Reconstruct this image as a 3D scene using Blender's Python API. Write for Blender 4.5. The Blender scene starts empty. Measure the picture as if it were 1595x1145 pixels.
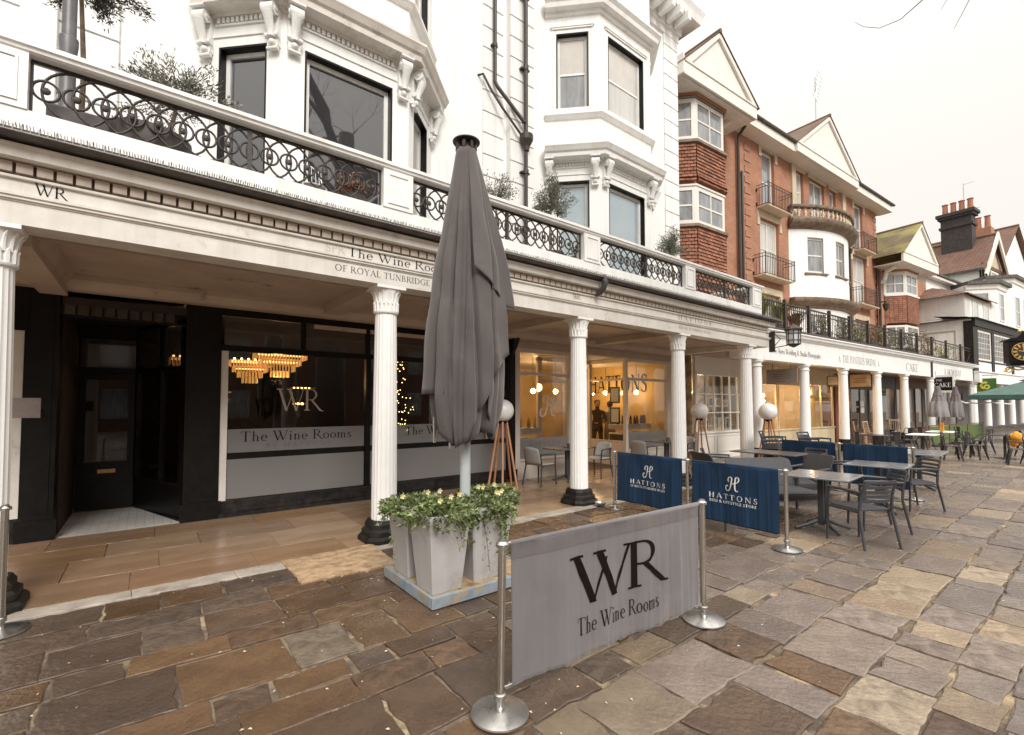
import bpy, bmesh, math, random
from mathutils import Vector, Matrix
random.seed(7)
R = math.radians
S = bpy.context.scene
COL = S.collection
# ------------------------------------------------------------------ camera, sky, sun, exposure
cam_d = bpy.data.cameras.new('camera'); cam = bpy.data.objects.new('camera', cam_d); COL.objects.link(cam)
S.camera = cam
cam_d.sensor_width = 36.0; cam_d.lens = 730.0/1595*36
cam_d.shift_x = 0.0; cam_d.shift_y = 31.0/1595
cam_d.clip_start = 0.05; cam_d.clip_end = 900
cam.location = (0, 0, 1.7)
cam.rotation_euler = (R(90+2.1), 0, R(-37.8))
S.render.resolution_x = 1024; S.render.resolution_y = 735
S.render.engine = 'CYCLES'
S.cycles.use_denoising = True
S.cycles.max_bounces = 7; S.cycles.diffuse_bounces = 4; S.cycles.glossy_bounces = 4
S.cycles.transparent_max_bounces = 12
S.cycles.sample_clamp_indirect = 6
SUN_EL, SUN_AZ = 38, 196          # soft sun through the overcast, behind the viewer
wd = bpy.data.worlds.new('World'); S.world = wd; wd.use_nodes = True
nt = wd.node_tree; nt.nodes.clear()
def wn(t): return nt.nodes.new(t)
o_ = wn('ShaderNodeOutputWorld'); bg1 = wn('ShaderNodeBackground'); bg2 = wn('ShaderNodeBackground'); ad = wn('ShaderNodeAddShader')
sk = wn('ShaderNodeTexSky'); sk.sky_type = 'NISHITA'; sk.sun_disc = False
sk.sun_elevation = R(SUN_EL); sk.sun_rotation = R(SUN_AZ); sk.dust_density = 6; sk.air_density = 1.5
nt.links.new(sk.outputs[0], bg1.inputs[0]); bg1.inputs[1].default_value = 0.004
tc = wn('ShaderNodeTexCoord'); sx = wn('ShaderNodeSeparateXYZ'); nt.links.new(tc.outputs['Generated'], sx.inputs[0])
pz = wn('ShaderNodeMath'); pz.operation = 'POWER'; pz.inputs[1].default_value = 4.2; mx0 = wn('ShaderNodeMath'); mx0.operation = 'MAXIMUM'; mx0.inputs[1].default_value = 0.0
nt.links.new(sx.outputs['Z'], mx0.inputs[0]); nt.links.new(mx0.outputs[0], pz.inputs[0])
mr = wn('ShaderNodeMapRange'); nt.links.new(pz.outputs[0], mr.inputs[0])
mr.inputs[1].default_value = 0.0; mr.inputs[2].default_value = 1.0; mr.inputs[3].default_value = 0.51; mr.inputs[4].default_value = 1.85
nz = wn('ShaderNodeTexNoise'); nz.inputs['Scale'].default_value = 2.2; nz.inputs['Detail'].default_value = 4
nt.links.new(tc.outputs['Generated'], nz.inputs[0])
mr2 = wn('ShaderNodeMapRange'); nt.links.new(nz.outputs[0], mr2.inputs[0]); mr2.inputs[3].default_value = 0.985; mr2.inputs[4].default_value = 1.015
mu = wn('ShaderNodeMath'); mu.operation = 'MULTIPLY'; nt.links.new(mr.outputs[0], mu.inputs[0]); nt.links.new(mr2.outputs[0], mu.inputs[1])
bg2.inputs[0].default_value = (1.0, 0.958, 0.89, 1); nt.links.new(mu.outputs[0], bg2.inputs[1])
nt.links.new(bg1.outputs[0], ad.inputs[0]); nt.links.new(bg2.outputs[0], ad.inputs[1]); nt.links.new(ad.outputs[0], o_.inputs[0])
sd = bpy.data.lights.new('sun', 'SUN'); sd.energy = 1.5; sd.angle = R(26); sd.color = (1, 0.97, 0.94)
sun = bpy.data.objects.new('sun', sd); COL.objects.link(sun)
az = R(SUN_AZ); el = R(SUN_EL)
sdir = Vector((math.sin(az)*math.cos(el), math.cos(az)*math.cos(el), math.sin(el)))
sun.rotation_euler = sdir.to_track_quat('Z', 'Y').to_euler()
V = S.view_settings
V.view_transform = 'Standard'; V.look = 'None'; V.exposure = 0.90; V.gamma = 1.0; V.use_curve_mapping = False

# ------------------------------------------------------------------ materials
def mat(name, c, c2=None, scale=6.0, rough=0.6, metal=0.0, bump=0.0, spec=0.5, detail=5, attr=None, stretch=None,
        lo=0.35, hi=0.65, rvar=0.0, bscale=None, ior=None, dirt=None, dscale=1.5, dlo=.5, dhi=.75, streak=0, island=0):
    m = bpy.data.materials.new(name); m.use_nodes = True
    n = m.node_tree; b = n.nodes['Principled BSDF']; L = n.links.new
    b.inputs['Roughness'].default_value = rough; b.inputs['Metallic'].default_value = metal
    b.inputs['Specular IOR Level'].default_value = spec
    if ior: b.inputs['IOR'].default_value = ior
    b.inputs['Base Color'].default_value = (*c, 1)
    if c2 is None and bump == 0 and attr is None: return m
    t = n.nodes.new('ShaderNodeTexCoord'); vec = t.outputs['Object']
    if stretch:
        mp = n.nodes.new('ShaderNodeMapping'); mp.inputs['Scale'].default_value = stretch; L(vec, mp.inputs[0]); vec = mp.outputs[0]
    no = n.nodes.new('ShaderNodeTexNoise'); no.inputs['Scale'].default_value = scale; no.inputs['Detail'].default_value = detail
    no.inputs['Roughness'].default_value = 0.6
    L(vec, no.inputs[0])
    r = n.nodes.new('ShaderNodeMapRange'); L(no.outputs[0], r.inputs[0]); r.inputs[1].default_value = lo; r.inputs[2].default_value = hi
    out = None
    if attr:
        a = n.nodes.new('ShaderNodeAttribute'); a.attribute_name = attr
        mx = n.nodes.new('ShaderNodeMix'); mx.data_type = 'RGBA'; mx.blend_type = 'MULTIPLY'; mx.inputs[0].default_value = 1
        L(a.outputs['Color'], mx.inputs[6])
        m2 = n.nodes.new('ShaderNodeMix'); m2.data_type = 'RGBA'; L(r.outputs[0], m2.inputs[0])
        m2.inputs[6].default_value = (*c, 1); m2.inputs[7].default_value = (*(c2 or c), 1)
        L(m2.outputs[2], mx.inputs[7]); out = mx.outputs[2]
    elif c2:
        m2 = n.nodes.new('ShaderNodeMix'); m2.data_type = 'RGBA'; L(r.outputs[0], m2.inputs[0])
        m2.inputs[6].default_value = (*c, 1); m2.inputs[7].default_value = (*c2, 1); out = m2.outputs[2]
    if dirt:
        n3 = n.nodes.new('ShaderNodeTexNoise'); n3.inputs['Scale'].default_value = dscale; n3.inputs['Detail'].default_value = 8
        n3.inputs['Roughness'].default_value = .7
        L(t.outputs['Object'], n3.inputs[0])
        r3 = n.nodes.new('ShaderNodeMapRange'); L(n3.outputs[0], r3.inputs[0]); r3.inputs[1].default_value = dlo; r3.inputs[2].default_value = dhi
        m3 = n.nodes.new('ShaderNodeMix'); m3.data_type = 'RGBA'; L(r3.outputs[0], m3.inputs[0])
        if out: L(out, m3.inputs[6])
        else: m3.inputs[6].default_value = (*c, 1)
        m3.inputs[7].default_value = (*dirt, 1); out = m3.outputs[2]
    if streak:
        mp2 = n.nodes.new('ShaderNodeMapping'); mp2.inputs['Scale'].default_value = (5, 5, .45); L(t.outputs['Object'], mp2.inputs[0])
        n4 = n.nodes.new('ShaderNodeTexNoise'); n4.inputs['Scale'].default_value = 1.0; n4.inputs['Detail'].default_value = 7; n4.inputs['Roughness'].default_value = .65; L(mp2.outputs[0], n4.inputs[0])
        r4 = n.nodes.new('ShaderNodeMapRange'); L(n4.outputs[0], r4.inputs[0]); r4.inputs[1].default_value = .5; r4.inputs[2].default_value = .8; r4.inputs[4].default_value = streak
        m4 = n.nodes.new('ShaderNodeMix'); m4.data_type = 'RGBA'; L(r4.outputs[0], m4.inputs[0])
        if out: L(out, m4.inputs[6])
        else: m4.inputs[6].default_value = (*c, 1)
        m4.inputs[7].default_value = (.33, .28, .22, 1); out = m4.outputs[2]
    if island:
        ge = n.nodes.new('ShaderNodeNewGeometry'); r5 = n.nodes.new('ShaderNodeMapRange'); L(ge.outputs['Random Per Island'], r5.inputs[0]); r5.inputs[3].default_value = 1-island; r5.inputs[4].default_value = 1+island
        m5 = n.nodes.new('ShaderNodeMix'); m5.data_type = 'RGBA'; m5.blend_type = 'MULTIPLY'; m5.inputs[0].default_value = 1; L(out, m5.inputs[6]); L(r5.outputs[0], m5.inputs[7]); out = m5.outputs[2]
    if out: L(out, b.inputs['Base Color'])
    if rvar:
        rr = n.nodes.new('ShaderNodeMapRange'); L(no.outputs[0], rr.inputs[0]); rr.inputs[1].default_value = .3; rr.inputs[2].default_value = .7
        rr.inputs[3].default_value = max(0.03, rough-rvar); rr.inputs[4].default_value = min(1, rough+rvar); L(rr.outputs[0], b.inputs['Roughness'])
    if bump:
        bp = n.nodes.new('ShaderNodeBump'); bp.inputs['Strength'].default_value = bump; bp.inputs['Distance'].default_value = 0.02
        if bscale:
            nb = n.nodes.new('ShaderNodeTexNoise'); nb.inputs['Scale'].default_value = bscale; nb.inputs['Detail'].default_value = 6
            L(vec, nb.inputs[0]); L(nb.outputs[0], bp.inputs['Height'])
        else: L(no.outputs[0], bp.inputs['Height'])
        L(bp.outputs[0], b.inputs['Normal'])
    return m
def emis(name, c, st):
    m = bpy.data.materials.new(name); m.use_nodes = True; b = m.node_tree.nodes['Principled BSDF']
    b.inputs['Base Color'].default_value = (*c, 1); b.inputs['Emission Color'].default_value = (*c, 1); b.inputs['Emission Strength'].default_value = st
    return m
def glass(name, tint=(1, 1, 1), f0=0.06, rough=0.0, milk=0.0, mc=(.6, .6, .6), mult=1.0):
    """thin pane: transparent mixed with a mirror by fresnel, optionally a milky film"""
    m = bpy.data.materials.new(name); m.use_nodes = True; n = m.node_tree; L = n.links.new
    n.nodes.clear(); o = n.nodes.new('ShaderNodeOutputMaterial')
    tr = n.nodes.new('ShaderNodeBsdfTransparent'); tr.inputs[0].default_value = (*tint, 1)
    gl = n.nodes.new('ShaderNodeBsdfGlossy'); gl.inputs['Roughness'].default_value = rough
    lw = n.nodes.new('ShaderNodeLayerWeight'); lw.inputs[0].default_value = .5
    pw = n.nodes.new('ShaderNodeMath'); pw.operation = 'POWER'; pw.inputs[1].default_value = 5; L(lw.outputs['Facing'], pw.inputs[0])
    fr = n.nodes.new('ShaderNodeMapRange'); L(pw.outputs[0], fr.inputs[0]); fr.inputs[3].default_value = f0; fr.inputs[4].default_value = .9
    mx = n.nodes.new('ShaderNodeMixShader'); L(fr.outputs[0], mx.inputs[0])
    base = tr.outputs[0]
    if milk:
        df = n.nodes.new('ShaderNodeBsdfDiffuse'); df.inputs[0].default_value = (*mc, 1)
        m2 = n.nodes.new('ShaderNodeMixShader'); m2.inputs[0].default_value = milk; L(tr.outputs[0], m2.inputs[1]); L(df.outputs[0], m2.inputs[2]); base = m2.outputs[0]
    L(base, mx.inputs[1]); L(gl.outputs[0], mx.inputs[2]); L(mx.outputs[0], o.inputs[0])
    return m
def brickmat(name, c1, c2, mortar, w, h, ms=0.012, offset=.5, rough=.8, bump=.3, swz='xz', dirt=None, dlo=.45, dhi=.75):
    m = bpy.data.materials.new(name); m.use_nodes = True; n = m.node_tree; L = n.links.new; b = n.nodes['Principled BSDF']
    t = n.nodes.new('ShaderNodeTexCoord'); s = n.nodes.new('ShaderNodeSeparateXYZ'); L(t.outputs['Object'], s.inputs[0])
    c = n.nodes.new('ShaderNodeCombineXYZ')
    if swz == 'xz':
        ad = n.nodes.new('ShaderNodeMath'); ad.operation = 'ADD'; L(s.outputs['X'], ad.inputs[0]); L(s.outputs['Y'], ad.inputs[1])
        L(ad.outputs[0], c.inputs[0])
    else: L(s.outputs[swz[0].upper()], c.inputs[0])
    L(s.outputs[swz[1].upper()], c.inputs[1])
    br = n.nodes.new('ShaderNodeTexBrick'); L(c.outputs[0], br.inputs[0])
    br.inputs['Color1'].default_value = (*c1, 1); br.inputs['Color2'].default_value = (*c2, 1); br.inputs['Mortar'].default_value = (*mortar, 1)
    br.inputs['Scale'].default_value = 1; br.inputs['Brick Width'].default_value = w; br.inputs['Row Height'].default_value = h
    br.inputs['Mortar Size'].default_value = ms; br.offset = offset; br.inputs['Mortar Smooth'].default_value = .2
    no = n.nodes.new('ShaderNodeTexNoise'); no.inputs['Scale'].default_value = 1.3; no.inputs['Detail'].default_value = 7; L(t.outputs['Object'], no.inputs[0])
    rm = n.nodes.new('ShaderNodeMapRange'); L(no.outputs[0], rm.inputs[0]); rm.inputs[1].default_value = .35; rm.inputs[2].default_value = .7; rm.inputs[3].default_value = .85; rm.inputs[4].default_value = 1.15
    mx = n.nodes.new('ShaderNodeMix'); mx.data_type = 'RGBA'; mx.blend_type = 'MULTIPLY'; mx.inputs[0].default_value = 1
    L(br.outputs[0], mx.inputs[6]); L(rm.outputs[0], mx.inputs[7]); out = mx.outputs[2]
    if dirt:
        n3 = n.nodes.new('ShaderNodeTexNoise'); n3.inputs['Scale'].default_value = 1.1; n3.inputs['Detail'].default_value = 8; L(t.outputs['Object'], n3.inputs[0])
        r3 = n.nodes.new('ShaderNodeMapRange'); L(n3.outputs[0], r3.inputs[0]); r3.inputs[1].default_value = dlo; r3.inputs[2].default_value = dhi
        m3 = n.nodes.new('ShaderNodeMix'); m3.data_type = 'RGBA'; L(r3.outputs[0], m3.inputs[0]); L(out, m3.inputs[6]); m3.inputs[7].default_value = (*dirt, 1); out = m3.outputs[2]
    L(out, b.inputs['Base Color']); b.inputs['Roughness'].default_value = rough
    bp = n.nodes.new('ShaderNodeBump'); bp.inputs['Strength'].default_value = bump; bp.inputs['Distance'].default_value = .01; bp.invert = True
    L(br.outputs['Fac'], bp.inputs['Height']); L(bp.outputs[0], b.inputs['Normal'])
    return m
M = {}
M['stucco'] = mat('white_stucco', (.86, .86, .84), (.82, .82, .80), 1.2, .55, bump=.06, bscale=40, dirt=(.60, .57, .51), dscale=.8, dlo=.60, dhi=.85, streak=.28)
M['paintw'] = mat('white_paint', (.86, .86, .84), (.80, .79, .76), 3.0, .42, bump=.04, bscale=30, dirt=(.50, .44, .36), dscale=4, dlo=.62, dhi=.85, streak=.3)
M['entab'] = mat('weathered_cream_paint', (.76, .73, .68), (.66, .62, .56), 2.5, .5, bump=.06, bscale=35, dirt=(.34, .28, .22), dscale=3, dlo=.58, dhi=.8, streak=.35)
M['entabd'] = mat('painted_shade_behind_dentils', (.30, .23, .17), (.22, .16, .12), 6, .7, bump=.1, dirt=(.10, .07, .05), dscale=7, dlo=.5, dhi=.7)  # dark brown paints in the shade between the dentils, mottled darker
M['dentil'] = mat('brown_dentil_paint', (.50, .43, .36), (.38, .31, .245), 9, .7)  # mottled brown, darker than the entablature
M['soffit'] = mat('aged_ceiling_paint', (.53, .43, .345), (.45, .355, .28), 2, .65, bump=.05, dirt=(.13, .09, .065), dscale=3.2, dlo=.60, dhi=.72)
M['column'] = mat('column_paint', (.90, .89, .87), (.86, .85, .82), 5, .38, bump=.03, bscale=25, dirt=(.45, .40, .33), dscale=11, dlo=.74, dhi=.8)
M['black'] = mat('black_gloss_paint', (.005, .0045, .005), (.010, .009, .0085), 8, .34, bump=.04, bscale=30, spec=.22)
M['blackdull'] = mat('black_worn_paint', (.008, .007, .007), (.03, .026, .023), 9, .5, bump=.15, bscale=40, spec=.25)
M['iron'] = mat('cast_iron_paint', (.022, .018, .017), (.06, .045, .035), 25, .5, bump=.1)
M['lead'] = mat('dark_lead_gutter', (.045, .04, .037), (.11, .095, .08), 6, .6, bump=.2)
M['spike'] = mat('bird_spike_plastic', (.30, .28, .26), (.20, .18, .165), 20, .4)
M['steel'] = mat('brushed_steel', (.62, .61, .58), (.52, .51, .48), 30, .2, metal=1.0, rvar=.07, stretch=(1, 1, .05))
M['steelb'] = mat('brushed_steel_disc', (.60, .60, .58), (.42, .41, .40), 14, .34, metal=1.0, rvar=.12)
M['ink'] = mat('sign_ink', (.008, .005, .005), rough=.8, spec=.1)
M['inkgrey'] = mat('faded_sign_ink', (.10, .085, .08), rough=.6)
M['inkfaint'] = mat('ghost_lettering', (.55, .52, .47), rough=.6)
M['white'] = mat('white_print', (.82, .82, .80), rough=.6)
M['darkglass'] = mat('reflective_window_glass', (.035, .035, .04), rough=.02, ior=2.3)
M['blueglass'] = mat('window_glass_blue_reflection', (.33, .42, .47), (.40, .46, .48), .8, .03, ior=1.9)  # bluish reflection painted into the panes' base colour
M['curtain'] = mat('window_glass_pale_curtain', (.50, .49, .46), (.60, .585, .55), 2, .04, ior=1.8, stretch=(6, 6, .3))
M['greyglass'] = mat('window_glass_net_curtain', (.17, .18, .19), (.30, .31, .32), 2.2, .03, ior=2.0, stretch=(3, 3, .7))
M['blind'] = mat('cream_roller_blind', (.62, .59, .54), (.55, .52, .47), 3, .08, ior=1.6)
M['shopglass'] = glass('shop_window_glass', (.93, .93, .92), .06)
M['frost'] = glass('frosted_window_film', (.85, .85, .85), .05, .15, .86, (.20, .19, .185))
M['frostl'] = glass('pale_frosted_window_film', (.85, .85, .85), .05, .15, .80, (.24, .235, .23))
M['transom'] = glass('brown_film_transom_glass', (.8, .8, .8), .08, .05, .5, (.10, .085, .07))  # thin brownish milky film mixed over the clear pane
def finish(ob):
    return ob

# ------------------------------------------------------------------ mesh building
class MB:
    def __init__(s): s.v = []; s.f = []; s.c = None
    def add(s, vs, fs):
        if not hasattr(s, 'p'): s.p = []
        s.p.append((len(s.v), len(s.f)))
        o = len(s.v); s.v += [tuple(v) for v in vs]; s.f += [tuple(i+o for i in f) for f in fs]; return s
    def box(s, x0, y0, z0, x1, y1, z1):
        if x0 > x1: x0, x1 = x1, x0
        if y0 > y1: y0, y1 = y1, y0
        if z0 > z1: z0, z1 = z1, z0
        return s.add([(x0,y0,z0),(x1,y0,z0),(x1,y1,z0),(x0,y1,z0),(x0,y0,z1),(x1,y0,z1),(x1,y1,z1),(x0,y1,z1)],
                     [(3,2,1,0),(4,5,6,7),(0,1,5,4),(1,2,6,5),(2,3,7,6),(3,0,4,7)])
    def bbox(s, x0, y0, z0, x1, y1, z1, b=.01):
        """box with chamfered vertical and top edges"""
        if x0 > x1: x0, x1 = x1, x0
        if y0 > y1: y0, y1 = y1, y0
        def ring(i, z): return [(x0+i+b,y0+i,z),(x1-i-b,y0+i,z),(x1-i,y0+i+b,z),(x1-i,y1-i-b,z),(x1-i-b,y1-i,z),(x0+i+b,y1-i,z),(x0+i,y1-i-b,z),(x0+i,y0+i+b,z)]
        vs = ring(0, z0)+ring(0, z1-b)+ring(b, z1)
        fs = [tuple(range(7,-1,-1)), tuple(range(16,24))]
        for k in (0, 8):
            for i in range(8): fs.append((k+i, k+(i+1)%8, k+8+(i+1)%8, k+8+i))
        return s.add(vs, fs)
    def obox(s, c, sz, rz=0, rx=0, ry=0):
        m = Matrix.Translation(c) @ Matrix.Rotation(rz,4,'Z') @ Matrix.Rotation(ry,4,'Y') @ Matrix.Rotation(rx,4,'X')
        a,b,c_ = (q/2 for q in sz)
        vs = [m @ Vector(p) for p in [(-a,-b,-c_),(a,-b,-c_),(a,b,-c_),(-a,b,-c_),(-a,-b,c_),(a,-b,c_),(a,b,c_),(-a,b,c_)]]
        return s.add(vs, [(3,2,1,0),(4,5,6,7),(0,1,5,4),(1,2,6,5),(2,3,7,6),(3,0,4,7)])
    def tube(s, pts, r, n=8, closed=False, cap=True):
        pts = [Vector(p) for p in pts]; k = len(pts)
        rs = r if isinstance(r, (list, tuple)) else [r]*k
        rings = []
        for i, p in enumerate(pts):
            if closed: t = pts[(i+1)%k]-pts[i-1]
            else: t = pts[min(i+1,k-1)]-pts[max(i-1,0)]
            t.normalize()
            if i == 0:
                a = Vector((0,0,1)) if abs(t.z) < .9 else Vector((1,0,0))
                u = t.cross(a).normalized()
            else: u = (u - t*u.dot(t)).normalized()
            w = t.cross(u)
            rings.append([p + (u*math.cos(2*math.pi*j/n)+w*math.sin(2*math.pi*j/n))*rs[i] for j in range(n)])
        vs = [v for q in rings for v in q]; fs = []
        for i in range(k if closed else k-1):
            a = i*n; b = ((i+1)%k)*n
            for j in range(n): fs.append((a+j, a+(j+1)%n, b+(j+1)%n, b+j))
        if cap and not closed: fs += [tuple(range(n-1,-1,-1)), tuple((k-1)*n+j for j in range(n))]
        return s.add(vs, fs)
    def lathe(s, prof, n=24, c=(0,0,0), cap=True, fn=None, a0=0, a1=2*math.pi):
        full = abs(a1-a0-2*math.pi) < 1e-6; m = n if full else n+1
        vs = []; fs = []
        for (r, z) in prof:
            for j in range(m):
                a = a0+(a1-a0)*j/n; q = r*(fn(a, z) if fn else 1)
                vs.append((c[0]+q*math.cos(a), c[1]+q*math.sin(a), c[2]+z))
        for i in range(len(prof)-1):
            for j in range(n if full else n): fs.append((i*m+j, i*m+(j+1)%m, (i+1)*m+(j+1)%m, (i+1)*m+j))
        if cap and full: fs += [tuple(range(m-1,-1,-1)), tuple((len(prof)-1)*m+j for j in range(m))]
        return s.add(vs, fs)
    def sphere(s, c, r, n=16, m=10, sc=(1,1,1)):
        vs = [(c[0], c[1], c[2]-r*sc[2])]
        for i in range(1, m):
            p = -math.pi/2+math.pi*i/m
            for j in range(n): a = 2*math.pi*j/n; vs.append((c[0]+r*sc[0]*math.cos(p)*math.cos(a), c[1]+r*sc[1]*math.cos(p)*math.sin(a), c[2]+r*sc[2]*math.sin(p)))
        vs.append((c[0], c[1], c[2]+r*sc[2])); fs = []
        for j in range(n): fs.append((0, 1+(j+1)%n, 1+j)); fs.append((len(vs)-1, 1+(m-2)*n+j, 1+(m-2)*n+(j+1)%n))
        for i in range(m-2):
            for j in range(n): fs.append((1+i*n+j, 1+i*n+(j+1)%n, 1+(i+1)*n+(j+1)%n, 1+(i+1)*n+j))
        return s.add(vs, fs)
    def sweep(s, path, prof, cap=True):
        """path: plan points (x,y) walked so the outside is on the right hand; prof: (out, z) closed polygon"""
        P = [Vector((p[0], p[1])) for p in path]; k = len(P); npf = len(prof); vs = []
        for i in range(k):
            d0 = (P[i]-P[i-1]).normalized() if i else None; d1 = (P[i+1]-P[i]).normalized() if i < k-1 else None
            n0 = Vector((d0.y, -d0.x)) if d0 else None; n1 = Vector((d1.y, -d1.x)) if d1 else None
            if n0 is None: nn = n1
            elif n1 is None: nn = n0
            else: nn = (n0+n1); nn = nn/ (nn.length_squared/2)
            for (o, z) in prof: vs.append((P[i].x+nn.x*o, P[i].y+nn.y*o, z))
        fs = []
        for i in range(k-1):
            for j in range(npf): fs.append((i*npf+j, (i+1)*npf+j, (i+1)*npf+(j+1)%npf, i*npf+(j+1)%npf))
        if cap: fs += [tuple(range(npf)), tuple((k-1)*npf+j for j in range(npf-1,-1,-1))]
        return s.add(vs, fs)
    def prism(s, poly, y0, y1):
        """poly in (x,z), extruded along y"""
        n = len(poly); vs = [(x,y0,z) for x,z in poly]+[(x,y1,z) for x,z in poly]
        return s.add(vs, [tuple(range(n)), tuple(range(2*n-1,n-1,-1))]+[(i,i+n,(i+1)%n+n,(i+1)%n) for i in range(n)])
    def plate(s, poly, z0, z1):
        n = len(poly); vs = [(x,y,z0) for x,y in poly]+[(x,y,z1) for x,y in poly]
        return s.add(vs, [tuple(range(n-1,-1,-1)), tuple(range(n,2*n))]+[(i,(i+1)%n,(i+1)%n+n,i+n) for i in range(n)])
    def quad(s, a, b, c, d): return s.add([a,b,c,d], [(0,1,2,3)])
    def mesh(s, name, m=None, smooth=False):
        me = bpy.data.meshes.new(name); me.from_pydata(s.v, [], s.f)
        if m: me.materials.append(M[m] if isinstance(m, str) else m)
        if smooth: me.polygons.foreach_set('use_smooth', [True]*len(me.polygons))
        me.update(); return me
    def build(s, name, m, parent=None, loc=None, rot=None, smooth=False, off=None, stuff=False, auto=False, each=False):
        if each and len(getattr(s, 'p', [])) > 1:
            q = s.p+[(len(s.v), len(s.f))]; ob = None
            for (v0, f0), (v1, f1) in zip(q, q[1:]):
                k = MB(); k.v = s.v[v0:v1]; k.f = [tuple(i-v0 for i in f) for f in s.f[f0:f1]]; ob = k.build(name, m, parent, loc, rot, smooth, off, stuff, auto)
            return ob
        me = s.mesh(name, m, smooth or auto); ob = bpy.data.objects.new(name, me); COL.objects.link(ob)
        if auto: autosmooth(me)
        if parent: ob.parent = parent
        if loc: ob.location = loc
        if off is not None: ob.location = off
        if rot: ob.rotation_euler = rot
        if stuff: ob['kind'] = 'stuff'
        return ob
def autosmooth(me, ang=40):
    bm = bmesh.new(); bm.from_mesh(me); bmesh.ops.recalc_face_normals(bm, faces=bm.faces)
    for e in bm.edges:
        e.smooth = not (len(e.link_faces) == 2 and e.calc_face_angle(0) > R(ang))
    bm.to_mesh(me); bm.free()
def tag(o, label, cat=None, group=None, kind=None):
    if label: o['label'] = label
    if cat: o['category'] = cat
    if group: o['group'] = group
    if kind: o['kind'] = kind
    return o
def thing(name, label, cat, loc=(0,0,0), rz=0, group=None):
    o = bpy.data.objects.new(name, None); COL.objects.link(o); o.location = loc; o.rotation_euler = (0,0,rz)
    o.empty_display_size = .2
    return tag(o, label, cat, group)
KIDS = {}
def inst(me, name, parent, loc=(0,0,0), rot=(0,0,0), sc=None):
    ob = bpy.data.objects.new(name, me); COL.objects.link(ob); ob.parent = parent; ob.location = loc; ob.rotation_euler = rot
    if sc: ob.scale = sc
    return ob
def kids(o): return [c for c in COL.objects if c.parent == o]
def copy_tree(root, loc=None, rz=None, label=None, group=None):
    c = root.copy(); COL.objects.link(c)
    if loc is not None: c.location = loc
    if rz is not None: c.rotation_euler = (0,0,rz)
    if label: c['label'] = label
    if group: c['group'] = group
    def rec(a, b):
        for ch in CH.get(a.name, None) or kids(a):
            d = ch.copy(); COL.objects.link(d); d.parent = b; rec(ch, d)
    rec(root, c); return c
CH = {}
def freeze(root):
    """remember the children of a prototype so that copying stays quick"""
    k = kids(root); CH[root.name] = k
    for q in k: CH[q.name] = kids(q) or []
def facade(mb, u0, u1, z0, z1, holes, y=0.0, depth=.18):
    """flat wall at local y (outside towards -y) with rectangular holes (u0,u1,z0,z1) and reveals going back by depth"""
    us = sorted({u0, u1} | {h[0] for h in holes} | {h[1] for h in holes}); zs = sorted({z0, z1} | {h[2] for h in holes} | {h[3] for h in holes})
    for i in range(len(us)-1):
        for j in range(len(zs)-1):
            cu = (us[i]+us[i+1])/2; cz = (zs[j]+zs[j+1])/2
            if any(h[0] < cu < h[1] and h[2] < cz < h[3] for h in holes): continue
            mb.quad((us[i],y,zs[j]), (us[i+1],y,zs[j]), (us[i+1],y,zs[j+1]), (us[i],y,zs[j+1]))
    for a, b, c, d in holes:
        q = y+depth
        mb.quad((a,y,c),(a,y,d),(a,q,d),(a,q,c)); mb.quad((b,y,c),(b,q,c),(b,q,d),(b,y,d))
        mb.quad((a,y,c),(a,q,c),(b,q,c),(b,y,c)); mb.quad((a,y,d),(b,y,d),(b,q,d),(a,q,d))
def window(parent, org, ang, w, h, style='sash', fm='paintw', gm='greyglass', rev=.14, sill=None, bars=(0, 0), fw=.07, label=None, name='window'):
    """org: lower left corner on the wall face (parent's coords); ang: direction of the wall in plan; outside is to the right of it (-y when ang=0)"""
    f = MB(); y = rev
    f.box(0, y, 0, fw, y+.06, h); f.box(w-fw, y, 0, w, y+.06, h); f.box(fw, y, 0, w-fw, y+.06, fw); f.box(fw, y, h-fw, w-fw, y+.06, h)
    if style == 'sash': f.box(fw, y+.01, h*.48, w-fw, y+.055, h*.48+.05)
    if style == 'cross': f.box(fw, y+.01, h*.5, w/2-.03, y+.05, h*.5+.035); f.box(w/2+.03, y+.01, h*.5, w-fw, y+.05, h*.5+.035)
    if style in ('cross', 'french'): f.box(w/2-.03, y+.005, fw, w/2+.03, y+.055, h-fw)
    o = f.build(name, fm, parent, loc=org, rot=(0,0,ang))
    nx, nz = bars
    xs = [fw+(w-2*fw)*i/(nx+1) for i in range(nx+2)]; zs = [fw+(h-2*fw)*i/(nz+1) for i in range(nz+2)]
    if nx or nz:
        b = MB()
        for x in xs[1:-1]: b.box(x-.012, y+.012, fw, x+.012, y+.045, h-fw)
        for z in zs[1:-1]: b.box(fw, y+.016, z-.012, w-fw, y+.041, z+.012)
        b.build('glazing_bars', fm, o)
    MB().box(fw-.005, y+.03, fw-.005, w-fw+.005, y+.036, h-fw+.005).build('pane', gm, o)
    if sill:
        MB().box(-.06, -sill, -.07, w+.06, y-.002, -.004).build('sill', fm, o)
    if label: o['label'] = label
    return o
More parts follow.
